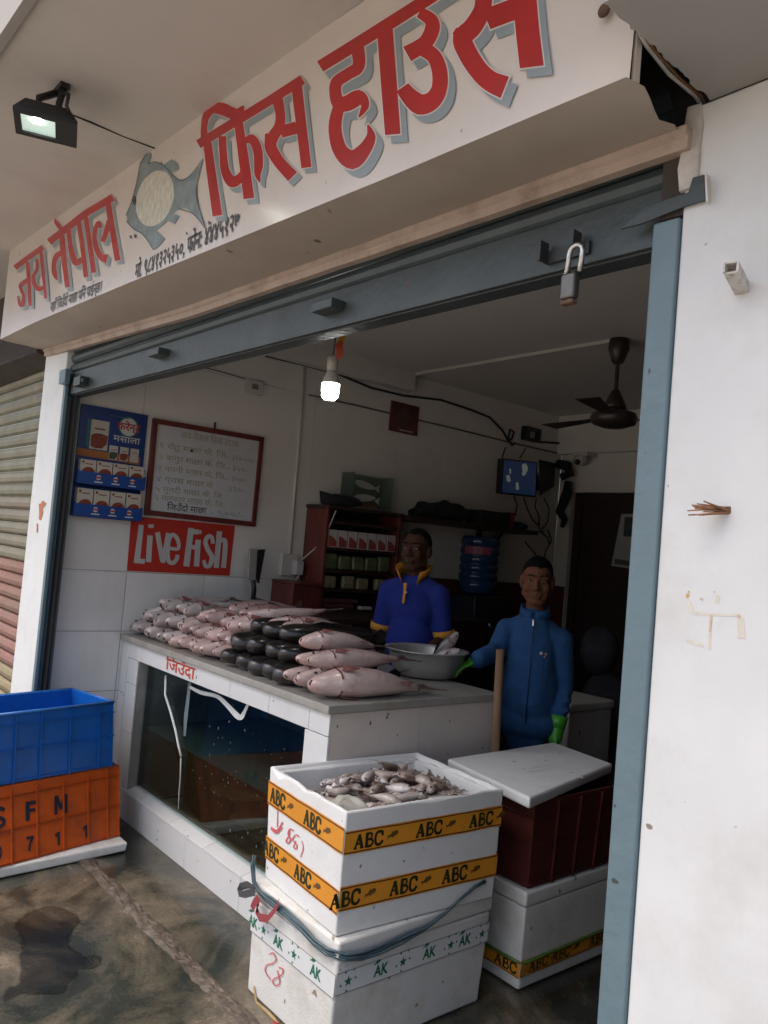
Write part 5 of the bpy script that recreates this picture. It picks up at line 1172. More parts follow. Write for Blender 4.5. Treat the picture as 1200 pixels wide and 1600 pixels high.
# wall shelf and what lies on it
sf = thing('wall_shelf', 'dark wooden wall shelf on a slanted bracket', 'shelf', (-3.93, 4.1, 1.64))
obj('board', MB().box((WX+.002, 3.40, 1.655), (-3.80, 4.68, 1.685)), M_darkwood, sf, bevel=0.002)
obj('bracket', MB().hexa([(WX+.002, 4.30, 1.40), (WX+.04, 4.30, 1.38), (WX+.04, 4.33, 1.38), (WX+.002, 4.33, 1.40)], [(-3.86, 4.30, 1.654), (-3.82, 4.30, 1.654), (-3.82, 4.33, 1.654), (-3.86, 4.33, 1.654)]).box((WX+.002, 4.30, 1.35), (WX+.03, 4.33, 1.654)), M_darkwood, sf)
clb = thing('black_clothes', 'crumpled black clothes heaped on the wall shelf', 'clothes', (-3.93, 3.77, 1.685))
mb = MB().ell((-3.93, 3.80, 1.75), (.10, .22, .065), None, 28, 16).ell((-3.93, 3.66, 1.72), (.09, .17, .04), None, 24, 12).ell((-3.92, 3.90, 1.735), (.09, .14, .06), None, 24, 12)
for i, v in enumerate(mb.v): mb.v[i] = v + Vector((mnoise.noise(v*14), mnoise.noise(v*14+Vector((3,1,2))), mnoise.noise(v*14+Vector((7,7,1)))))*0.028
o = remesh('heap', mb, M_blackcloth, 0.012, clb, 2)
tag(obj('storage_box', MB().box((-3.99, 4.09, 1.6855), (-3.84, 4.40, 1.79)), mat('black_box', (0.016, 0.014, 0.014), 0.5), bevel=0.004), 'black box on the wall shelf beside the clothes', 'box')
tag(obj('red_box', MB().box((-3.97, 4.405, 1.6855), (-3.845, 4.455, 1.80)), mat('dull_red', (0.18, 0.03, 0.022), 0.5), bevel=0.004), 'upright dull red box on the wall shelf', 'box')
mb = MB().ell((-3.92, 4.56, 1.71), (.09, .10, .035), None, 20, 10)
tag(obj('blue_cloth', mb, mat('navy_cloth', (0.016, 0.02, 0.06), 0.9, var=0.3, vs=15)), 'dark blue cloth bundle at the end of the wall shelf', 'cloth')
# water bottle on a stand
wbt = thing('water_bottle', 'large blue water bottle upside down on its dispenser', 'water bottle', (-3.90, 4.18, 1.18))
M_bot = mat('bottle_blue', (0.018, 0.05, 0.12), 0.12, var=0.25, vs=6)
pr = [(0.001, 1.60), (0.12, 1.60), (0.135, 1.585)]
for k in range(6): z = 1.575 - k*.06; pr += [(0.138, z), (0.138, z-.035), (0.130, z-.042), (0.130, z-.052)]
pr += [(0.125, 1.21), (0.06, 1.185), (0.001, 1.185)]
obj('bottle', MB().lathe(pr, (-3.91, 4.185, 0), 28), M_bot, wbt)
lbl = MB(); V = []
for k in range(7):
    a = R_(-95 + k*14); V += [(-3.91+.1395*math.cos(a), 4.185+.1395*math.sin(a), 1.475), (-3.91+.1395*math.cos(a), 4.185+.1395*math.sin(a), 1.53)]
lbl.add(V, [(2*k, 2*k+2, 2*k+3, 2*k+1) for k in range(6)]); obj('label', lbl, mat('bottle_label', (0.24, 0.06, 0.11), 0.5), wbt)
dsp = thing('water_dispenser', 'dark stand holding the blue water bottle', 'dispenser', (-3.9, 4.18, 0))
obj('cabinet', MB().box((-4.04, 4.03, 0), (-3.77, 4.34, 1.184)), mat('dispenser_dark', (0.02, 0.022, 0.03), 0.4), dsp, bevel=0.01)
obj('tap', MB().tube([(-3.77, 4.15, 1.0), (-3.73, 4.15, 1.0), (-3.73, 4.15, .97)], .01, 8), M_metal, dsp)
# monitor, recorder box, router, camera
tv = thing('monitor', 'small security monitor on the tiled wall showing camera views', 'monitor', (-3.97, 4.6, 1.95))
Qm = [onx(782,771,-3.95), onx(838,777,-3.95), onx(840,722,-3.95), onx(785,716,-3.95)]
obj('case', MB().hexa([p+Vector((-.05,0,0)) for p in Qm], Qm), M_black, tv, bevel=0.006)
cm = sum(Qm, Vector())/4
obj('screen', MB().quad(*[cm+(p-cm)*0.92+Vector((.0015,0,0)) for p in Qm]), mat('screen_blue', (0.004, 0.006, 0.014), 0.25, var=0.6, vs=9, emis=((0.02, 0.04, 0.10), 0.12)), tv)
def mpx(p, off): q = onx(700+p[0]/4, 640+p[1]/4, -3.95); q.x = -3.95 + off; return q
cp_ = obj('camera_picture', brush(MB(), [[(470,340,26),(480,370,36),(468,412,16)], [(370,410,24),(380,450,22)], [(430,455,16),(432,500,20)], [(385,370,12),(388,400,10)], [(560,365,6),(564,390,5)]], mpx, 0.0035), mat('screen_light', (0.2, 0.22, 0.2), 0.4, emis=((0.6, 0.66, 0.6), 0.05)), tv); cp_['kind'] = 'stuff'
obj('wall_mount', MB().box((WX+.001, 4.52, 2.04), (-4.0005, 4.66, 2.12)), M_black, tv)
tag(obj('recorder_box', MB().hexa([onx(*p, -3.99) for p in ((843,775),(866,760),(868,724),(842,718))], [onx(*p, -3.95) for p in ((843,775),(866,760),(868,724),(842,718))]).box((WX+.001, 4.88, 2.02), (-3.9905, 4.98, 2.10)), M_black, bevel=0.004), 'black recorder box mounted beside the monitor', 'recorder')
rt = thing('router', 'black wall router with one horizontal antenna above the monitor', 'router', (WX, 4.8, 2.4))
mb = MB()
for a, b in (((0, 4.715, 2.395), (.05, 4.90, 2.415)), ((0, 4.715, 2.475), (.05, 4.90, 2.50)), ((0, 4.715, 2.4155), (.05, 4.765, 2.4745)), ((0, 4.872, 2.4155), (.05, 4.90, 2.4745))): mb.box((WX+.001+a[0], a[1], a[2]), (WX+b[0], b[1], b[2]))
obj('case', mb, M_black, rt)
obj('inner_panel', MB().box((WX+.001, 4.766, 2.416), (WX+.01, 4.871, 2.474)), M_plastic, rt)
obj('antenna', MB().tube([(WX+.06, 4.86, 2.395), (WX+.16, 4.99, 2.40)], 0.009, 8), M_black, rt)
cctv = thing('security_camera', 'white dome camera on the back wall beam', 'camera', (-3.80, 5.17, 2.3))
obj('bracket', MB().box((-3.86, 5.10, 2.315), (-3.72, 5.24, 2.3445)), M_plastic, cctv, bevel=0.004)
obj('housing', MB().ell((-3.80, 5.13, 2.285), (.055, .055, .05)), M_plastic, cctv)
obj('lens', MB().ell((-3.795, 5.085, 2.262), (.024, .018, .024)), M_black, cctv)
# black bags/cables hanging in the corner
for i, (nm, lb2, pts) in enumerate((('hanging_bag', 'upper black bag hanging on the back wall corner', [(872,725,10),(886,728,12),(890,740,10),(878,745,9)]), ('hanging_bag', 'long black bundle of leads hanging below the bag in the corner', [(888,752,8),(886,770,11),(880,785,10),(874,800,9),(882,812,8),(878,824,5)]))):
    P = [ony(x, y, 5.12) for x, y, _ in pts]
    tag(obj(nm, MB().tube(P, [w_*0.0036 for _, _, w_ in pts], 8), M_blackcloth, jit=0.0), lb2, 'bag', 'black bundles hanging in the corner')
LBC = ('short cable falling from the street end of the monitor', 'long cable looping down from the middle of the monitor', 'kinked cable between the monitor and the recorder box', 'cable dropping below the recorder box', 'lowest cable trailing down the wall behind the boy', 'curved lead under the wall shelf bracket', 'short lead crossing beside the shelf end', 'lead running up from the street end of the monitor', 'lead running up from the top of the monitor')
for ci, pts in enumerate(([(803,775),(808,790),(805,806)], [(818,777),(824,795),(832,812),(842,822)], [(838,778),(836,792),(842,806),(842,824),(850,832)], [(850,778),(858,795),(856,815),(848,826)], [(856,828),(862,845),(852,862),(850,880)], [(820,846),(828,856),(838,868)], [(842,830),(856,840),(858,850)], [(790,699),(784,716)], [(822,700),(812,716)])):
    wall_wire('monitor_cable', 'thin dark ' + LBC[ci], pts, 0.0055, M_black, x=-3.99, grp='cables hanging under the monitor')
cal = thing('calendar', 'pale wall calendar hanging on the dark door', 'calendar', (-3.35, 5.27, 1.5))
Qc = [ony(*p, 5.27) for p in ((955,884),(995,890),(1005,803),(971,803))]
obj('sheet', MB().prism(Qc, (0, .008, 0)), mat('calendar_paper', (0.40, 0.42, 0.40), 0.6, var=0.08), cal)
cc = sum(Qc, Vector())/4
obj('picture_print', MB().quad(*[q+Vector((0,-.001,0)) for q in (ony(974,838,5.27), ony(1000,840,5.27), ony(1002,808,5.27), ony(976,808,5.27))]), mat('calendar_picture', (0.06, 0.08, 0.07), 0.6, var=0.5, vs=12), cal)
obj('date_band', MB().quad(*[q+Vector((0,-.001,0)) for q in (ony(960,881,5.27), ony(992,886,5.27), ony(993,878,5.27), ony(961,873,5.27))]), mat('calendar_band', (0.1, 0.09, 0.07), 0.6), cal)
# chest box behind the boy, and dim clutter by the door
wbx = thing('foam_box', 'dim white foam box standing behind the boy', 'foam box', (-2.6, 3.6, 0))
Bq = [onz(845,1093,0.70), onz(917,1101,0.70)]
u_ = (Bq[1]-Bq[0]); a = Bq[0]
obj('foam_body', MB().box((a.x-.25, a.y+.02, 0.004), (a.x+.18, a.y+.42, 0.66)), M_foamdirty, wbx, bevel=0.012)
obj('lid', MB().box((a.x-.26, a.y+.01, 0.6615), (a.x+.19, a.y+.43, 0.71)), M_foamdirty, wbx, bevel=0.012)
tag(obj('sack', MB().ell((-2.98, 4.46, .40), (.20, .16, .40)).ell((-3.03, 4.44, .92), (.13, .12, .16)), mat('grey_sack', (0.05, 0.05, 0.06), 0.9, var=0.5, vs=10, bump=0.5, bs=20)), 'dim grey sack standing by the dark doorway', 'sack')
# weighing scale display on its post
wsc = thing('weighing_scale', 'weighing scale display on a dark post at the back of the counter', 'scale', (-3.9, 2.36, topz))
Qs = [onx(*p, -3.9) for p in ((387,905),(404,912),(414,858),(390,857))]
obj('post', MB().tube([(-3.915, 2.36, topz+.002), (-3.915, 2.365, 1.16), (-3.91, 2.35, 1.22)], 0.014, 8), M_black, wsc)
obj('display_case', MB().hexa([p+Vector((-.045,.02,0)) for p in Qs], Qs), mat('scale_grey', (0.30, 0.28, 0.26), 0.45, var=0.15), wsc, bevel=0.006)
obj('display_back', MB().hexa([p+Vector((.001,.0,0)) for p in (Qs[0]+Vector((0,.05,.005)), Qs[1], Qs[2], Qs[3]+Vector((0,.05,-.005)))], [p+Vector((.006,.0,0)) for p in (Qs[0]+Vector((0,.05,.005)), Qs[1], Qs[2], Qs[3]+Vector((0,.05,-.005)))]), M_black, wsc)
obj('platform', MB().box((-4.05, 2.22, topz+.001), (-3.70, 2.52, topz+.04)), M_black, wsc, bevel=0.004)
# wooden pole by the counter end
pq = EYE + ray(782, 1015)/FL*3.22; pb = onz(781, 1300, 0.004)
pol = tag(obj('wooden_pole', MB().tube([(pq.x+.02, pq.y+.02, 0.002), (pq.x+.008, pq.y+.01, .55), (pq.x, pq.y, pq.z)], [.018, .018, .017], 14), mat('bare_wood', (0.20, 0.115, 0.06), 0.7, var=0.35, vs=5, stretch=(14, 14, 1), bump=0.3, bs=20)), 'rough wooden pole standing at the end of the counter', 'pole')
# steel basin
bz = topz + .002; bc_ = onz(661, 1058, topz)
bc_.x -= .025; bc_.y += .035
bsn = thing('steel_basin', 'wide steel basin with a fish head showing over its rim', 'basin', (bc_.x, bc_.y, bz))
k_ = 0.172
M_basin = mat('basin_steel', (0.50, 0.49, 0.47), 0.38, metal=0.55, var=0.12, vs=9, bump=0.03, bs=30, dirt=((0.2, 0.18, 0.16), 0.4, 6))
obj('bowl', MB().lathe([(0.001, .002), (.125, .003), (.140, .012), (.163, .060), (.176, .112), (.180, .115), (.193, .117), (.194, .121), (.177, .121), (.169, .108), (.154, .060), (.130, .018), (.001, .012)], (bc_.x, bc_.y, bz), 48), M_basin, bsn)
# ------------------------------------------------------------------ people
M_skinman = mat('skin_dark', (0.060, 0.027, 0.017), 0.8, spec=0.2, var=0.08, vs=14, bump=0.08, bs=120)
M_skinboy = mat('skin_brown', (0.145, 0.062, 0.036), 0.8, spec=0.2, var=0.08, vs=14, bump=0.06, bs=120)
M_hair = mat('black_hair', (0.005, 0.0045, 0.0045), 0.85, spec=0.15, var=0.3, vs=60, bump=0.8, bs=160)
M_polo = mat('royal_blue_polo', (0.010, 0.022, 0.20), 0.9, var=0.15, vs=8, bump=0.9, bs=22)
M_yel = mat('mustard_trim', (0.58, 0.25, 0.025), 0.8, var=0.1, vs=20, bump=0.2, bs=150)
M_fleece = mat('blue_fleece', (0.018, 0.075, 0.20), 0.97, var=0.22, vs=14, bump=1.0, bs=30)
M_glove = mat('green_glove', (0.07, 0.36, 0.03), 0.35, var=0.15, vs=14, bump=0.2, bs=60)
M_trous = mat('dark_trousers', (0.018, 0.018, 0.022), 0.9, var=0.2, vs=8)
M_eye = mat('eye_white', (0.30, 0.27, 0.24), 0.2, var=0.02); M_iris = mat('iris', (0.015, 0.008, 0.005), 0.1)
def hand(mb, w, d, n, s, k=1.0, curl=0.5):
    """palm, four unequal fingers bent at the knuckles and a thumb off the side; s = which side the thumb is"""
    d = Vector(d).normalized(); n = Vector(n); n = (n - d*n.dot(d)).normalized(); a = n.cross(d)*s
    Mh = Matrix((a, n, d)).transposed()
    mb.ell(w + d*.045*k, (.039*k, .015*k, .052*k), Mh, 14, 10)
    for i, (o, L) in enumerate(((.029, .066), (.010, .076), (-.010, .071), (-.028, .056))):
        b = w + d*.080*k + a*o*k; t1 = (d*math.cos(curl*.5) + n*math.sin(curl*.5) + a*o*1.5).normalized(); p1 = b + t1*L*.45*k
        t2 = (d*math.cos(curl*1.3) + n*math.sin(curl*1.3)).normalized(); p2 = p1 + t2*L*.32*k
        t3 = (d*math.cos(curl*2) + n*math.sin(curl*2)).normalized(); p3 = p2 + t3*L*.25*k
        mb.cap(b - d*.012*k, p1, .0098*k, .0090*k, 8); mb.cap(p1, p2, .0090*k, .0082*k, 8); mb.cap(p2, p3, .0082*k, .0068*k, 8)
    b = w + d*.022*k + a*.028*k; t1 = (d*.7 + a*.75 + n*.3).normalized(); p1 = b + t1*.042*k; t2 = (d*.9 + a*.25 + n*.45).normalized(); p2 = p1 + t2*.030*k
    mb.cap(b, p1, .0135*k, .0110*k, 8); mb.cap(p1, p2, .0110*k, .0085*k, 8)
def head_shapes(mb, H, s, young):
    E = lambda c, r: mb.ell(H(Vector(c)*s), [q*s for q in r], H.m, 20, 14)
    Cc_ = lambda a, b, ra, rb: mb.cap(H(Vector(a)*s), H(Vector(b)*s), ra*s, rb*s, 12)
    E((0, .012, .036), (.074, .093, .084)); E((0, -.016, -.022), (.063 if young else .067, .076, .086))
    E((0, -.058, -.094), (.030, .028, .024)); Cc_((-.055, .0, -.06), (-.02, -.062, -.098), .020, .018); Cc_((.055, .0, -.06), (.02, -.062, -.098), .020, .018)
    Cc_((0, -.086, .016), (0, -.105, -.026), .008, .0135); E((-.0145, -.092, -.031), (.0095, .011, .009)); E((.0145, -.092, -.031), (.0095, .011, .009))
    Cc_((-.046, -.072, .024), (-.008, -.085, .022), .0105, .0085); Cc_((.046, -.072, .024), (.008, -.085, .022), .0105, .0085); E((-.030, -.066, .004), (.020, .012, .014)); E((.030, -.066, .004), (.020, .012, .014))
    ck = .029 if young else .024
    E((-.038, -.058, -.026), (ck, .026, ck+.002)); E((.038, -.058, -.026), (ck, .026, ck+.002))
    if young: E((-.032, -.045, -.062), (.028, .026, .03)); E((.032, -.045, -.062), (.028, .026, .03))
    Cc_((-.022, -.083, -.059), (.022, -.083, -.059), .0065, .0065); Cc_((-.018, -.083, -.070), (.018, -.083, -.070), .0075, .0075)
    E((0, -.084, -.056), (.010, .011, .010))
    for sx in (-1, 1): E((sx*.077, .014, -.004), (.011, .021, .033)); E((sx*.074, .008, -.03), (.008, .011, .013))
class Loc:
    def __init__(s, o, ang): s.o = Vector(o); s.m = Matrix.Rotation(ang, 3, 'Z')
    def __call__(s, p): return s.o + s.m @ Vector(p)
    def inv(s, p): return s.m.transposed() @ (Vector(p) - s.o)
def add_head(t, P, hc, s, ang_extra, skin, young, mb):
    H = Loc(P(hc), 0); H.m = Matrix.Rotation(ang_extra, 3, 'Z') @ Matrix.Rotation(R_(4 if young else -2), 3, 'X')
    head_shapes(mb, H, s, young)
    # hair cap
    hb = MB(); nu, nv = 72, 48; V = []; F = []; keep = {}
    for i in range(nv+1):
        th = math.pi*i/nv
        for k in range(nu):
            a = 2*math.pi*k/nu; q = Vector((.0770*math.sin(th)*math.cos(a), .0960*math.sin(th)*math.sin(a), .0872*math.cos(th)))
            q *= 1 + 0.015*mnoise.noise(q*90); V.append(q + Vector((0, .013, .038)))
    def ok(v):
        y = v.y; hl = .074 if young else .088
        lim = hl if y < -.055 else hl - (y+.055)/.075*(hl-.012) if y < .02 else .012 - (y-.02)/.08*.075
        return v.z > lim + 0.007*mnoise.noise(v*120)
    for i in range(nv):
        for k in range(nu):
            f = (i*nu+k, i*nu+(k+1) % nu, (i+1)*nu+(k+1) % nu, (i+1)*nu+k)
            if sum(ok(V[j]) for j in f) >= 3: F.append(f)
    hb.add([H(v*s) for v in V], F, True)
    h = obj('hair', hb, M_hair, t); so_ = h.modifiers.new('th', 'SOLIDIFY'); so_.thickness = 0.004*s; so_.offset = -1
    for sx in (-1, 1):
        e = obj('eye', MB().ell(H(Vector((sx*.031, -.0775, .006))*s), (.0125*s, .0085*s, .0056*s), H.m, 14, 8), M_eye, t)
        obj('iris', MB().ell(H(Vector((sx*.031-.001, -.0848, .006))*s), (.0052*s, .0020*s, .0052*s), H.m, 12, 6), M_iris, e)
        obj('eyelid', MB().tube([H(Vector((sx*.031+dx, -.0815-(.0025 if abs(dx) < .01 else -.001), .0125-abs(dx)*.22))*s) for dx in (-.014, -.007, 0, .007, .014)], .0022*s, 6), skin, t)
        obj('eyebrow', MB().tube([H(Vector((sx*x, y, z))*s) for x, y, z in ((.010, -.0955, .030), (.025, -.0915, .036), (.040, -.083, .035), (.050, -.073, .030))], [.0016*s, .0026*s, .0022*s, .001*s], 6), M_hair, t)
    obj('lips', MB().tube([H(Vector((x, y, z))*s) for x, y, z in ((-.024, -.082, -.064), (-.010, -.0905, -.0635), (0, -.0925, -.0645), (.010, -.0905, -.0635), (.024, -.082, -.064))], [.0015*s, .0035*s, .0035*s, .0035*s, .0015*s], 6), mat('lips_'+skin.name, tuple(c*f for c, f in zip(skin.node_tree.nodes['Principled BSDF'].inputs['Base Color'].default_value[:3] if False else ((0.052, 0.023, 0.018) if not young else (0.125, 0.048, 0.034)), (1, 1, 1))), 0.4), t)
    return H
def ring(mb, c, axis, r0, r1, h, n=24, ratio=1.0):
    q = Vector(axis).to_track_quat('Z', 'Y').to_matrix()
    mb.lathe([(r0, 0), (r1, h), (r1-.004, h), (r0-.004, 0), (r0, 0)], c, n, q); return mb

# --- the man
mang = R_(24); mo = Vector((-3.075, 2.815, 0)); PM = Loc(mo, mang)
man = thing('person', 'man in a royal blue polo shirt with mustard collar standing behind the counter', 'person', mo)
k = .925
J = lambda x, y, z: PM((x*k, y*k, z*k))
mb = MB()
LW = PM.inv(Vector((-3.09, 2.575, .93))); 
rsh, rel, rwr = J(-.152, .01, 1.345), J(-.198, .02, 1.10), J(-.235, -.19, 1.005)
lsh, lel, lwr = J(.152, .01, 1.345), J(.196, .035, 1.10), J(.150, -.20, 1.02)
mb.cap(J(0, .02, 1.40), J(0, .005, 1.53), .058*k, .055*k)
mb.ell(J(0, .01, 1.26), (.125*k, .085*k, .16*k), PM.m); mb.ell(J(0, 0, 1.05), (.12*k, .095*k, .15*k), PM.m); mb.cap(J(-.12, .01, 1.345), J(.12, .01, 1.345), .045*k, .045*k)
for a, b, c in ((rsh, rel, rwr), (lsh, lel, lwr)): mb.cap(a, b, .050*k, .040*k); mb.cap(b, c, .040*k, .028*k)
hand(mb, rwr, J(-.25, -.32, .975)-rwr, Vector((0, 0, -1)), 1, .92, .25)
hand(mb, lwr, J(.12, -.33, .98)-lwr, Vector((0, 0, -1)), -1, .92, .4)
for sx in (-1, 1): mb.cap(J(sx*.085, .01, .92), J(sx*.09, .0, .50), .080*k, .055*k); mb.cap(J(sx*.09, .0, .50), J(sx*.09, .02, .09), .052*k, .038*k); mb.ell(J(sx*.09, -.05, .04), (.042*k, .12*k, .036*k), PM.m)
HM = add_head(man, PM, (0, -.012*k, 1.575/1 - .12*.945), .945, mang, M_skinman, False, mb)
remesh('body', mb, M_skinman, .0048, man, 4)
mb = MB()
mb.ell(J(0, .01, 1.25), (.148*k, .112*k, .17*k), PM.m, 24, 16).ell(J(0, -.008, 1.07), (.145*k, .122*k, .19*k), PM.m, 24, 16).ell(J(0, 0, .93), (.143*k, .115*k, .10*k), PM.m, 24, 12)
mb.cap(J(-.135, .012, 1.348), J(0, .016, 1.395), .058*k, .072*k); mb.cap(J(.135, .012, 1.348), J(0, .016, 1.395), .058*k, .072*k); mb.cap(J(0, .03, 1.35), J(0, .03, 1.395), .080*k, .062*k)
re = rsh.lerp(rel, .78); le = lsh.lerp(lel, .78)
mb.cap(rsh, re, .060*k, .055*k); mb.cap(lsh, le, .060*k, .055*k)
for i, v in enumerate(mb.v): mb.v[i] = v + Vector((mnoise.noise(v*9), mnoise.noise(v*9+Vector((4, 1, 8))), 0))*.010
remesh('polo_shirt', mb, M_polo, .007, man, 3)
for a, b in ((rsh, rel), (lsh, lel)):
    d = (b-a).normalized(); c = a.lerp(b, .80)
    obj('sleeve_cuff', ring(MB(), c, d, .0640*k, .0625*k, .036), M_yel, man)
cb = MB(); V = []; F = []; n = 26
for i in range(n+1):
    a = R_(-148 + 296*i/n) ; fr = max(0, (abs(a) - R_(60)) / R_(88))
    x = math.sin(a); y = math.cos(a); r0 = .066 + .012*fr; zb_ = 1.452 - .060*fr**1.3; hh = .052 + .012*math.sin(min(1, fr*1.3)*math.pi)
    V += [J(x*r0, y*r0+.012-.012*fr, zb_), J(x*(r0+.026+.020*fr), y*(r0+.022)+.010-.014*fr, zb_+hh+.016*fr)]
for i in range(n): F.append((2*i, 2*i+2, 2*i+3, 2*i+1))
cb.add(V, F, True)
c_ = obj('collar', cb, M_yel, man); so_ = c_.modifiers.new('th', 'SOLIDIFY'); so_.thickness = .004
pk_ = MB(); V = []; F = []
for i, (x, z) in enumerate(((.0, 1.395), (.0, 1.36), (.001, 1.32), (.002, 1.285))):
    yy = -.100 - .014*(1.395-z)/.11; w_ = .012 if i else .018
    V += [J(x-w_, yy-.006, z), J(x+w_*.2, yy-.008, z)]
for i in range(3): F.append((2*i, 2*i+1, 2*i+3, 2*i+2))
pk_.add(V, F)
p_ = obj('placket', pk_, M_yel, man); so_ = p_.modifiers.new('th', 'SOLIDIFY'); so_.thickness = .004; so_.offset = 0
obj('button', MB().ell(J(.006, -.116, 1.345), (.006, .004, .006), PM.m, 10, 6), M_pkw, man)
mb = MB()
for sx in (-1, 1): mb.cap(J(sx*.085, .01, .94), J(sx*.09, .0, .50), .092*k, .070*k); mb.cap(J(sx*.09, .0, .50), J(sx*.09, .02, .09), .068*k, .060*k)
remesh('trousers', mb.ell(J(0, .01, .92), (.12*k, .10*k, .09*k), PM.m), M_trous, .010, man, 2)

# --- the boy
bang = R_(36); bo = Vector((-2.39, 2.965, 0)); PB = Loc(bo, bang); kb = .85
JB = lambda x, y, z: PB((x*kb, y*kb, z*kb))
boy = thing('person', 'teenage boy in a blue zip fleece and green rubber gloves', 'person', bo)
rsh = JB(-.148, .015, 1.325)
hw_ = EYE + ray(727, 1036)/FL*3.58; rwr = hw_ + Vector((.034, .050, .020)); rel = rsh.lerp(rwr, .52) + Vector((-.012, .03, -.035))
lsh, lel, lwr = JB(.150, .015, 1.300), JB(.185, .03, 1.06), JB(.165, -.035, .86)
mb = MB()
mb.cap(JB(0, .02, 1.38), JB(0, .005, 1.50), .054*kb, .052*kb); mb.ell(JB(0, .01, 1.22), (.12*kb, .08*kb, .16*kb), PB.m); mb.ell(JB(0, 0, 1.0), (.115*kb, .085*kb, .15*kb), PB.m)
mb.cap(JB(-.12, .01, 1.31), JB(.12, .01, 1.31), .040*kb, .040*kb)
for a, b, c in ((rsh, rel, rwr), (lsh, lel, lwr)): mb.cap(a, b, .046*kb, .036*kb); mb.cap(b, c, .036*kb, .028*kb)
ld_ = (JB(.140, -.10, .62) - lwr).normalized(); rd_ = (hw_ + Vector((-.03, -.045, -.035)) - rwr).normalized()
hand(mb, lwr + ld_*.045, ld_, PB.m @ Vector((-1, -.3, 0)), -1, .82, .35); hand(mb, rwr, rd_, Vector((0, 0, -1)), 1, .82, .5)
for sx in (-1, 1): mb.cap(JB(sx*.08, .01, .90), JB(sx*.085, .0, .49), .075*kb, .05*kb); mb.cap(JB(sx*.085, .0, .49), JB(sx*.085, .02, .09), .048*kb, .036*kb); mb.ell(JB(sx*.085, -.05, .045), (.042*kb, .12*kb, .038*kb), PB.m)
HB = add_head(boy, PB, (0, -.012, 1.478 - .12*.935), .935, bang + R_(2), M_skinboy, True, mb)
remesh('body', mb, M_skinboy, .0045, boy, 4)
mb = MB()
mb.ell(JB(0, .01, 1.20), (.146*kb, .115*kb, .18*kb), PB.m, 24, 16).ell(JB(0, 0, 1.02), (.150*kb, .125*kb, .46*kb), PB.m, 28, 20).ell(JB(0, 0, .84), (.18*kb, .13*kb, .11*kb), PB.m, 24, 12)
mb.cap(JB(-.125, .015, 1.322), JB(0, .018, 1.375), .062*kb, .080*kb); mb.cap(JB(.125, .015, 1.300), JB(0, .018, 1.370), .062*kb, .080*kb); mb.cap(JB(0, .02, 1.34), JB(0, .014, 1.405), .088*kb, .076*kb)
mb.cap(rsh, rel, .063*kb, .055*kb); mb.cap(rel, rel.lerp(rwr, 1.0), .057*kb, .052*kb)
mb.cap(lsh, lel, .063*kb, .056*kb); mb.cap(lel, lel.lerp(lwr, .86), .055*kb, .043*kb)
for t_ in (.15, .4, .65): mb.ell(lel.lerp(lwr, t_), (.060*kb, .060*kb, .016), None, 16, 8)
for t_ in (.2, .5): mb.ell(rel.lerp(rwr, t_), (.056*kb, .056*kb, .018), None, 16, 8)
for i, v in enumerate(mb.v): mb.v[i] = v + Vector((mnoise.noise(v*9), mnoise.noise(v*9+Vector((4, 1, 8))), .4*mnoise.noise(v*13)))*.013
remesh('fleece_jacket', mb, M_fleece, .0065, boy, 3)
cb = MB(); V = []; F = []; n = 28
for i in range(n+1):
    a = R_(-172 + 344*i/n); fr = max(0, (abs(a)-R_(70))/R_(102)); x = math.sin(a); y = math.cos(a); r0 = .080; z0 = 1.42 - .03*fr
    V += [JB(x*(r0+.006), y*(r0+.004)+.010, z0), JB(x*r0, y*(r0-.002)+.006-.006*fr, z0+.055-.008*fr)]
for i in range(n): F.append((2*i, 2*i+2, 2*i+3, 2*i+1))
c_ = obj('collar', cb.add(V, F, True), M_fleece, boy); so_ = c_.modifiers.new('th', 'SOLIDIFY'); so_.thickness = .008
zf = lambda z: -.128 - (.012 if 1.0 < z < 1.3 else 0)
obj('zip', MB().tube([JB(.0, -.088, 1.425), JB(.0, -.104, 1.37), JB(0, -.120, 1.30), JB(0, -.128, 1.2), JB(0, -.128, 1.05), JB(0, -.126, .85)], .0028, 6), mat('zip_navy', (0.012, 0.04, 0.12), 0.5), boy)
obj('zip_pull', MB().box((-.004, -.003, -.014), (.004, .003, .014), Matrix.Translation(JB(.0, -.106, 1.385)) @ PB.m.to_4x4()), M_metal, boy, bevel=.0015)
lgo = JB(.062, -.122, 1.225)
for nm, pts, m_ in (('logo', [[(-14, 4, 3), (-6, 7, 3), (-3, 2, 3), (-10, -2, 3)], [(-12, 0, 4), (-5, 4, 3)]], M_pkw), ('logo', [[(6, 1, 3), (12, 4, 3), (11, -3, 3)], [(3, -6, 3), (9, -9, 3)]], mat('logo_orange', (0.5, 0.3, 0.16), 0.6))):
    ux_ = PB.m @ Vector((1, .22, 0)).normalized(); n_ = PB.m @ Vector((.3, -1, .05)).normalized()
    obj(nm, brush(MB(), pts, lambda p, of: lgo + ux_*(p.x*.0012) + Vector((0, 0, p.y*.0014)) + n_*(.008+of), 0), m_, boy)
gl_ = MB(); hand(gl_, lwr + ld_*.045, ld_, PB.m @ Vector((-1, -.3, 0)), -1, .90, .35); gl_.cap(lwr - ld_*.005, lwr + ld_*.07, .036, .032)
remesh('rubber_glove', gl_, M_glove, .004, boy, 3)
obj('glove_cuff', ring(MB(), lwr - ld_*.03, ld_, .043, .036, .055), M_glove, boy)
gl_ = MB(); hand(gl_, rwr + rd_*.012, rd_, Vector((0, 0, -1)), 1, .88, .5); gl_.cap(rwr + rd_*.005, rwr + rd_*.03, .027, .026)
remesh('rubber_glove', gl_, M_glove, .004, boy, 3)
mb = MB()
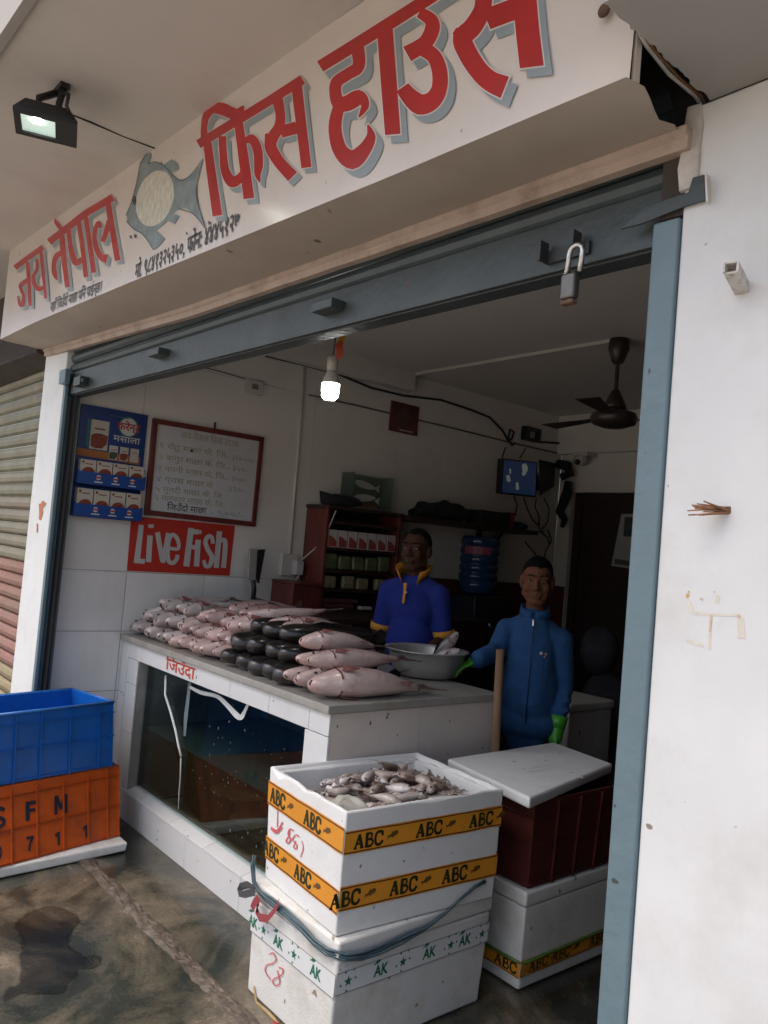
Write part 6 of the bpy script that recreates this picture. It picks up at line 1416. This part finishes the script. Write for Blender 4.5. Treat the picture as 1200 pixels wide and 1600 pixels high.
for sx in (-1, 1): mb.cap(JB(sx*.08, .01, .90), JB(sx*.085, .0, .49), .070*kb, .064*kb); mb.cap(JB(sx*.085, .0, .49), JB(sx*.085, .02, .09), .064*kb, .056*kb)
remesh('trousers', mb.ell(JB(0, .01, .88), (.115*kb, .10*kb, .09*kb), PB.m), M_trous, .010, boy, 2)

# ------------------------------------------------------------------ fish
def fishmat(name, belly, flank, back, rough=0.28, rand=0.22, scales=90, coat=0.6):
    m = bpy.data.materials.new(name); m.use_nodes = True; t = m.node_tree; b = t.nodes['Principled BSDF']
    b.inputs['Roughness'].default_value = rough; b.inputs['Coat Weight'].default_value = coat; b.inputs['Coat Roughness'].default_value = 0.12
    tc = N(t, 'ShaderNodeTexCoord'); sx = N(t, 'ShaderNodeSeparateXYZ'); t.links.new(tc.outputs['Generated'], sx.inputs[0])
    nz = N(t, 'ShaderNodeTexNoise'); nz.inputs['Scale'].default_value = 12; nz.inputs['Detail'].default_value = 6; t.links.new(tc.outputs['Object'], nz.inputs['Vector'])
    ad = N(t, 'ShaderNodeMath', operation='MULTIPLY_ADD'); t.links.new(nz.outputs[0], ad.inputs[0]); ad.inputs[1].default_value = 0.28; t.links.new(sx.outputs['Z'], ad.inputs[2])
    r = N(t, 'ShaderNodeValToRGB'); e = r.color_ramp.elements
    e[0].position = 0.25; e[0].color = (*belly, 1); e[1].position = 1.0; e[1].color = (*back, 1); q = e.new(0.70); q.color = (*flank, 1)
    t.links.new(ad.outputs[0], r.inputs[0])
    n2 = N(t, 'ShaderNodeTexNoise'); n2.inputs['Scale'].default_value = 26; n2.inputs['Detail'].default_value = 5; t.links.new(tc.outputs['Object'], n2.inputs['Vector'])
    rr = N(t, 'ShaderNodeMapRange'); rr.inputs[1].default_value = .52; rr.inputs[2].default_value = .75; rr.inputs[4].default_value = .6; t.links.new(n2.outputs[0], rr.inputs[0])
    mx = N(t, 'ShaderNodeMix', data_type='RGBA'); t.links.new(rr.outputs[0], mx.inputs[0]); t.links.new(r.outputs[0], mx.inputs[6]); mx.inputs[7].default_value = (flank[0]*.72, flank[1]*.40, flank[2]*.36, 1)
    oi = N(t, 'ShaderNodeObjectInfo'); hs = N(t, 'ShaderNodeHueSaturation'); m2 = N(t, 'ShaderNodeMapRange'); m2.inputs[3].default_value = 1-rand; m2.inputs[4].default_value = 1+rand
    t.links.new(oi.outputs['Random'], m2.inputs[0]); t.links.new(m2.outputs[0], hs.inputs['Value']); t.links.new(mx.outputs[2], hs.inputs['Color']); t.links.new(hs.outputs[0], b.inputs['Base Color'])
    vo = N(t, 'ShaderNodeTexVoronoi'); vo.inputs['Scale'].default_value = scales; t.links.new(tc.outputs['Object'], vo.inputs['Vector'])
    bp = N(t, 'ShaderNodeBump'); bp.inputs['Strength'].default_value = .5; bp.inputs['Distance'].default_value = .002; t.links.new(vo.outputs['Distance'], bp.inputs['Height']); t.links.new(bp.outputs[0], b.inputs['Normal'])
    return m
M_carp = fishmat('carp_skin', (0.60, 0.47, 0.43), (0.44, 0.29, 0.265), (0.07, 0.055, 0.052))
M_carp2 = fishmat('grey_carp_skin', (0.58, 0.53, 0.50), (0.42, 0.35, 0.33), (0.10, 0.085, 0.08))
M_cat = fishmat('catfish_skin', (0.030, 0.021, 0.019), (0.014, 0.010, 0.010), (0.008, 0.006, 0.006), 0.30, .3, 20, .4)
M_fin = mat('fin_dark', (0.075, 0.04, 0.035), 0.4, var=0.3, vs=30); M_finred = mat('fin_reddish', (0.20, 0.07, 0.06), 0.4, var=0.3, vs=30); M_gill = mat('gill_line', (0.10, 0.03, 0.028), 0.5, var=0.3, vs=40)
def fish_body(L, hh, hw, prof, nu=16, bend=0.0, lump=0.0, seed=0.0):
    """head at y=0, tail at y=L, back up (+Z)"""
    mb = MB(); V = []; F = []
    for i, (t, r) in enumerate(prof):
        for k in range(nu):
            a = 2*math.pi*k/nu; c, s_ = math.cos(a), math.sin(a)
            kk = 1 + lump*mnoise.noise(Vector((c*1.3+seed, t*5, s_*1.3)))
            V.append((hw*r*c*kk*(1 - .25*max(0, t-.6)) + bend*(t-.3)**2*L, t*L, hh*r*s_*kk*(1.0 if s_ > 0 else .92)))
    for i in range(len(prof)-1):
        for k in range(nu): F.append((i*nu+k, i*nu+(k+1) % nu, (i+1)*nu+(k+1) % nu, (i+1)*nu+k))
    F += [tuple(range(nu)), tuple((len(prof)-1)*nu + k for k in range(nu-1, -1, -1))]
    return mb.add(V, F, True)
CARP = [(0, .10), (.012, .30), (.03, .44), (.07, .60), (.12, .72), (.20, .87), (.205, .90), (.30, .98), (.42, 1.0), (.55, .92), (.68, .72), (.80, .46), (.88, .30), (.93, .26)]
CATF = [(0, .25), (.01, .52), (.03, .70), (.07, .84), (.14, .95), (.22, 1.0), (.35, .95), (.55, .78), (.75, .52), (.9, .28), (.96, .15)]
def fin(pts, th, axis):
    return MB().prism([Vector(p) for p in pts], axis(th))
def make_carp(skin, L=.50, hh=.062, hw=.045, bend=0.0, seed=0.0):
    r = obj('carp', fish_body(L, hh, hw, CARP, 20, bend, .10, seed), skin)
    X2 = lambda t: Vector((t, 0, 0)); bx_ = bend*(.9-.3)**2*L
    obj('tail_fin', MB().prism([Vector((bx_-.002, L*y, z)) for y, z in ((.90, .012), (1.0, .045), (1.10, .075), (1.035, .012), (1.03, -.008), (1.09, -.070), (1.0, -.042), (.90, -.014))], (.004, 0, 0)), M_fin, r, local=True)
    obj('dorsal_fin', MB().prism([Vector((-.0015, L*y, z)) for y, z in ((.40, hh*.98), (.44, hh*1.45), (.50, hh*1.30), (.60, hh*.92), (.60, hh*.80), (.40, hh*.9))], (.003, 0, 0)), M_fin, r, local=True)
    obj('anal_fin', MB().prism([Vector((-.0015, L*y, z)) for y, z in ((.70, -hh*.60), (.74, -hh*1.05), (.82, -hh*.62), (.80, -hh*.36))], (.003, 0, 0)), M_finred, r, local=True)
    for s_ in (-1, 1):
        obj('pectoral_fin', MB().prism([Vector((s_*hw*(.80+.1*j), L*y, z)) for j, (y, z) in enumerate(((.225, -hh*.45), (.29, -hh*.78), (.345, -hh*.72), (.25, -hh*.25)))], (s_*.003, 0, 0)), M_finred, r, local=True)
        obj('eye', MB().ell((s_*hw*.62, L*.065, hh*.16), (.004, .0065, .0065), None, 10, 6), M_iris, r, local=True)
        gp = [Vector((s_*hw*.90*math.cos(a)*.985, L*(.195+.018*math.cos(a)), hh*.93*math.sin(a))) for a in (-1.1, -.7, -.3, .1, .5, .9)]
        obj('gill_edge', MB().tube(gp, .0028, 6), M_gill, r, local=True)
    obj('mouth', MB().tube([(-hw*.22, L*.016, -hh*.14), (0, L*.001, -hh*.10), (hw*.22, L*.016, -hh*.14)], .0035, 6), M_gill, r, local=True)
    return r
def make_cat(L=.46, hh=.044, hw=.058):
    r = obj('catfish', fish_body(L, hh, hw, CATF, 16), M_cat)
    obj('tail_fin', MB().prism([Vector((-.002, L*y, z)) for y, z in ((.92, .010), (1.0, .035), (1.05, .02), (1.05, -.02), (1.0, -.035), (.92, -.012))], (.004, 0, 0)), M_cat, r, local=True)
    obj('back_fin', MB().prism([Vector((-.0015, L*y, z)) for y, z in ((.30, hh*.95), (.4, hh*1.3), (.8, hh*.85), (.9, hh*.4), (.6, hh*.6))], (.003, 0, 0)), M_cat, r, local=True)
    for s_ in (-1, 1):
        obj('eye', MB().ell((s_*hw*.62, L*.05, hh*.35), (.002, .003, .003), None, 8, 6), M_black, r, local=True)
    return r
def pose(o, head, direction_deg, roll, pitch=0.0, sc=1.0):
    """head end at `head`, body running along direction_deg (90 = straight into the shop), rolled about its length"""
    o.matrix_world = Matrix.Translation(head) @ Matrix.Rotation(R_(direction_deg-90), 4, 'Z') @ Matrix.Rotation(R_(pitch), 4, 'X') @ Matrix.Rotation(R_(roll), 4, 'Y') @ Matrix.Diagonal((sc, sc, sc, 1))
protoA = make_carp(M_carp); protoB = make_carp(M_carp2, .46, .058, .044, .25, 3.0); protoC = make_cat()
protos = {'A': [protoA, make_carp(M_carp, .47, .064, .050, -.15, 7.0), make_carp(M_carp, .52, .058, .044, .18, 11.0)], 'B': [protoB, make_carp(M_carp2, .44, .060, .048, -.2, 5.0)], 'C': [protoC]}; used = set(); turn = [0]
ORD = ['first', 'second', 'third', 'fourth', 'fifth', 'sixth', 'seventh', 'eighth', 'ninth', 'tenth', 'eleventh', 'twelfth', 'thirteenth', 'fourteenth']
def put(kind, name, label, cat, grp, head, dr_, roll, pitch=0, sc=1.0):
    turn[0] += 1; p = protos[kind][turn[0] % len(protos[kind])]
    if p.name not in used: o = p; used.add(p.name)
    else: o = copy_tree(p)
    tag(o, label, cat, grp); pose(o, Vector(head), dr_, roll, pitch, sc); return o
zt0 = topz
LAY = ['bottom', 'middle', 'top']
# heap by the wall: pale carp with blunt heads to the street
def row(kind, x0, x1, n, y, layer, dz, lab, cat, grp, dr0=90, sc=1.0, rollf=None, z0=None):
    for i in range(n):
        x = x0 + (x1-x0)*(i/(n-1) if n > 1 else 0) + rnd.uniform(-.008, .008)
        rl = rollf(i) if rollf else rnd.uniform(-120, -40)
        z = (zt0 + dz) if z0 is None else z0
        put(kind, 'catfish' if kind == 'C' else 'carp', lab % ORD[i], cat, grp, (x, y + rnd.uniform(-.015, .015), z + rnd.uniform(-.004, .004)), dr0 + rnd.uniform(-10, 10), rl, rnd.uniform(-1.5, 1.5), sc*rnd.uniform(.88, 1.08))
G1 = 'carp heaped on the wall end of the counter'
row('B', -4.015, -3.60, 6, 1.70, 0, .043, 'grey-pink carp, %s from the wall in the bottom row of the heap', 'fish', G1, 96, .95)
row('B', -3.97, -3.56, 5, 1.735, 1, .108, 'grey-pink carp, %s from the wall in the middle row of the heap', 'fish', G1, 98, .95)
row('B', -3.92, -3.60, 4, 1.80, 2, .172, 'grey-pink carp, %s from the wall in the top row of the heap', 'fish', G1, 100, .95)
G2 = 'pink carp stacked in the middle of the counter'
row('A', -3.53, -3.12, 6, 1.70, 0, .042, 'pale pink carp in the bottom row between grey heap and catfish, %s from the wall', 'fish', G2, 92, .82)
row('A', -3.50, -3.08, 6, 1.735, 1, .105, 'pale pink carp in the second row between grey heap and catfish, %s from the wall', 'fish', G2, 92, .82)
row('A', -3.46, -3.05, 5, 1.79, 2, .165, 'pale pink carp in the third row left of the catfish, %s from the wall', 'fish', G2, 92, .85)
row('A', -3.37, -3.15, 3, 1.90, 3, .205, 'pale pink carp on top of the stack above the catfish, %s from the wall', 'fish', G2, 84, .9)
G3 = 'black catfish stacked on the counter'
row('C', -3.04, -2.62, 5, 1.705, 0, .042, 'glossy black catfish in the bottom row, %s from the wall', 'fish', G3, 74, 1.0, lambda i: rnd.uniform(-20, 20))
row('C', -3.00, -2.64, 4, 1.735, 1, .112, 'glossy black catfish in the middle row, %s from the wall', 'fish', G3, 74, 1.0, lambda i: rnd.uniform(-20, 20))
row('C', -2.98, -2.76, 3, 1.79, 2, .178, 'glossy black catfish in the top row, %s from the wall', 'fish', G3, 74, 1.0, lambda i: rnd.uniform(-20, 20))
G4 = 'large pink carp at the open end of the counter'
row('A', -2.90, -2.77, 2, 1.83, 3, .205, 'pale carp lying on top of the black catfish, %s from the wall', 'fish', G4, 84, .85)
for x, y, z, d_, rl, sc, lb3 in ((-2.54, 1.700, .045, 92, -112, .9, 'pink carp nearest the catfish on the bottom of the open-end stack'), (-2.455, 1.690, .048, 90, -118, .95, 'pink carp half hidden behind the frontmost large carp'), (-2.340, 1.672, .056, 84, -92, 1.12, 'frontmost large pink carp lying at the counter corner'),
        (-2.52, 1.735, .108, 90, -100, .8, 'pink carp tucked under the second large carp, beside the catfish'), (-2.40, 1.700, .128, 86, -88, .90, 'second large pink carp lying on top of the frontmost one'),
        (-2.545, 1.76, .178, 86, -95, .80, 'pink carp lying third up at the open-end stack, next to the catfish')):
    put('A', 'carp', lb3, 'fish', G4, (x, y, zt0+z), d_, rl, 0, sc)
# the fish in the basin
bf = copy_tree(protoB); bf.name = 'basin_fish'; tag(bf, 'silvery fish head sticking up out of the steel basin', 'fish')
def pose_dir(o, head, tail, back, sc):
    y = (tail-head).normalized(); z = back - y*back.dot(y); z.normalize(); x = y.cross(z)
    M4 = Matrix((x, y, z)).transposed().to_4x4(); M4.translation = head; o.matrix_world = M4 @ Matrix.Diagonal((sc, sc, sc, 1))
bcen = Vector((bc_.x, bc_.y, bz)); scr = Vector((.642, .766, 0))
pose_dir(bf, bcen + scr*.135 + Vector((0, 0, .205)), bcen + scr*.01 + Vector((-.02, .02, .03)), Vector((.2, -.3, 1)), .52)
bf2 = copy_tree(protoB); bf2.name = 'basin_fish'; tag(bf2, 'grey fish lying lower in the steel basin beside the raised head', 'fish')
pose_dir(bf2, bcen + scr*.150 + Vector((.03, -.03, .135)), bcen + scr*-.03 + Vector((0, 0, .05)), Vector((-.6, .5, .6)), .46)
# dim fish behind the tank glass
for i, (px, py, y, d_, sc) in enumerate(((330, 1232, YC+.12, 35, .62), (362, 1275, YC+.15, 20, .66))):
    o = copy_tree(protoB); o.name = 'live_fish'; tag(o, ('dim live fish swimming just under the water line in the tank', 'dim live fish swimming low in the tank near the foam boxes')[i], 'fish', 'live fish in the tank')
    h_ = ony(px, py, y); h_.z = min(max(h_.z, .22), .40); pose(o, h_, d_, 0, 0, sc)
# small fish in the open foam box
M_sf = fishmat('small_fish_skin', (0.74, 0.69, 0.66), (0.46, 0.40, 0.36), (0.10, 0.085, 0.075), .16, .28, 160, .4)
M_sf2 = fishmat('small_fish_brown', (0.52, 0.44, 0.38), (0.27, 0.21, 0.17), (0.075, 0.058, 0.045), .18, .28, 160, .4)
def small(skin, L, hh, hw, bend):
    mb = fish_body(L, hh, hw, CARP, 12, bend); bx_ = bend*.36*L
    mb.prism([Vector((bx_-.0008, L*y, z)) for y, z in ((.91, .003), (1.10, .014), (1.04, 0), (1.10, -.014), (.91, -.003))], (.0016, 0, 0))
    mb.prism([Vector((-.0006, L*y, z)) for y, z in ((.40, hh*.9), (.46, hh*1.22), (.6, hh*.85))], (.0012, 0, 0))
    r = obj('small_fish', mb, skin)
    for s_ in (-1, 1): obj('eye', MB().ell((s_*hw*.58, L*.07, hh*.2), (.0022, .004, .004), None, 8, 5), M_iris, r, local=True)
    return r
sps = [small(M_sf, .118, .023, .014, .0), small(M_sf2, .125, .027, .017, .35), small(M_sf, .10, .020, .013, -.4)]
firsts = set(); G5 = 'small fish heaped in the open foam box'
def box_pt(u, v, z):
    a = UTq[0].lerp(UTq[1], u); b = UTq[3].lerp(UTq[2], u); p = a.lerp(b, v); p.z = z; return p
n_small = 0
for ring_ in range(3):
    for i in range((55, 75, 70)[ring_]):
        u = rnd.uniform(.20, .95); v = rnd.uniform(.06, .90)
        hill = .640 + .055*math.exp(-((u-.60)/.38)**2 - ((v-.5)/.45)**2) - (.03 if u < .25 else 0)
        z = hill - .034 + .018*ring_ + rnd.uniform(-.006, .006)
        k_ = rnd.choice((0, 0, 1, 1, 2)); p = sps[k_]
        if k_ not in firsts: o = p; firsts.add(k_)
        else: o = copy_tree(p)
        dg_ = rnd.choice((rnd.uniform(60, 130), rnd.uniform(180, 330), rnd.uniform(0, 360))); sc_ = rnd.uniform(.62, 1.0); dv = Vector((math.cos(R_(dg_)), math.sin(R_(dg_)), 0))*.062*sc_
        c_ = box_pt(u, v, z); ce = (UTq[0]+UTq[1]+UTq[2]+UTq[3])/4
        ex, ey = .275 - .036 - abs(dv.y) - .012, .215 - .036 - abs(dv.x) - .012
        c_.x = max(ce.x - ey, min(ce.x + ey, c_.x)); c_.y = max(ce.y - ex, min(ce.y + ex, c_.y))
        zn = ('street end', 'middle', 'shop end')[0 if c_.y < ce.y - .07 else 1 if c_.y < ce.y + .09 else 2]; zx = 'lens side' if False else ('outer side' if c_.x > ce.x else 'counter side')
        tag(o, 'small %s fish in the %s of the foam box heap, %s' % (('pale silver', 'brownish bent', 'thin silver')[k_], zn, zx), 'small fish', G5)
        pose(o, c_ - dv, dg_, rnd.choice((-1, 1))*rnd.uniform(55, 115), rnd.uniform(-14, 14), sc_); n_small += 1
fill = MB(); Q_ = [box_pt(u, v, .585) for u, v in ((.06, .06), (.95, .06), (.95, .93), (.06, .93))]
o = obj('ice_bed', MB().prism(Q_, (0, 0, .015)), mat('slushy_ice', (0.34, 0.29, 0.25), 0.3, var=0.4, vs=30, bump=0.8, bs=50)); tag(o, 'pale wet layer under the small fish in the foam box', 'ice')
ic = box_pt(.21, .40, .640)
mb = MB().ell(ic, (.058, .070, .036), None, 36, 20)
for i, v in enumerate(mb.v): mb.v[i] = v + Vector((mnoise.noise(v*18), mnoise.noise(v*18+Vector((3, 3, 3))), mnoise.noise(v*18+Vector((8, 1, 2)))))*.020 + Vector((mnoise.noise(v*60), mnoise.noise(v*60+Vector((3, 1, 3))), mnoise.noise(v*60+Vector((8, 4, 2)))))*.005
tag(obj('ice_lump', mb, mat('cloudy_ice', (0.50, 0.48, 0.42), 0.35, var=0.1, vs=20)), 'cloudy lump of ice beside the small fish in the open foam box', 'ice')
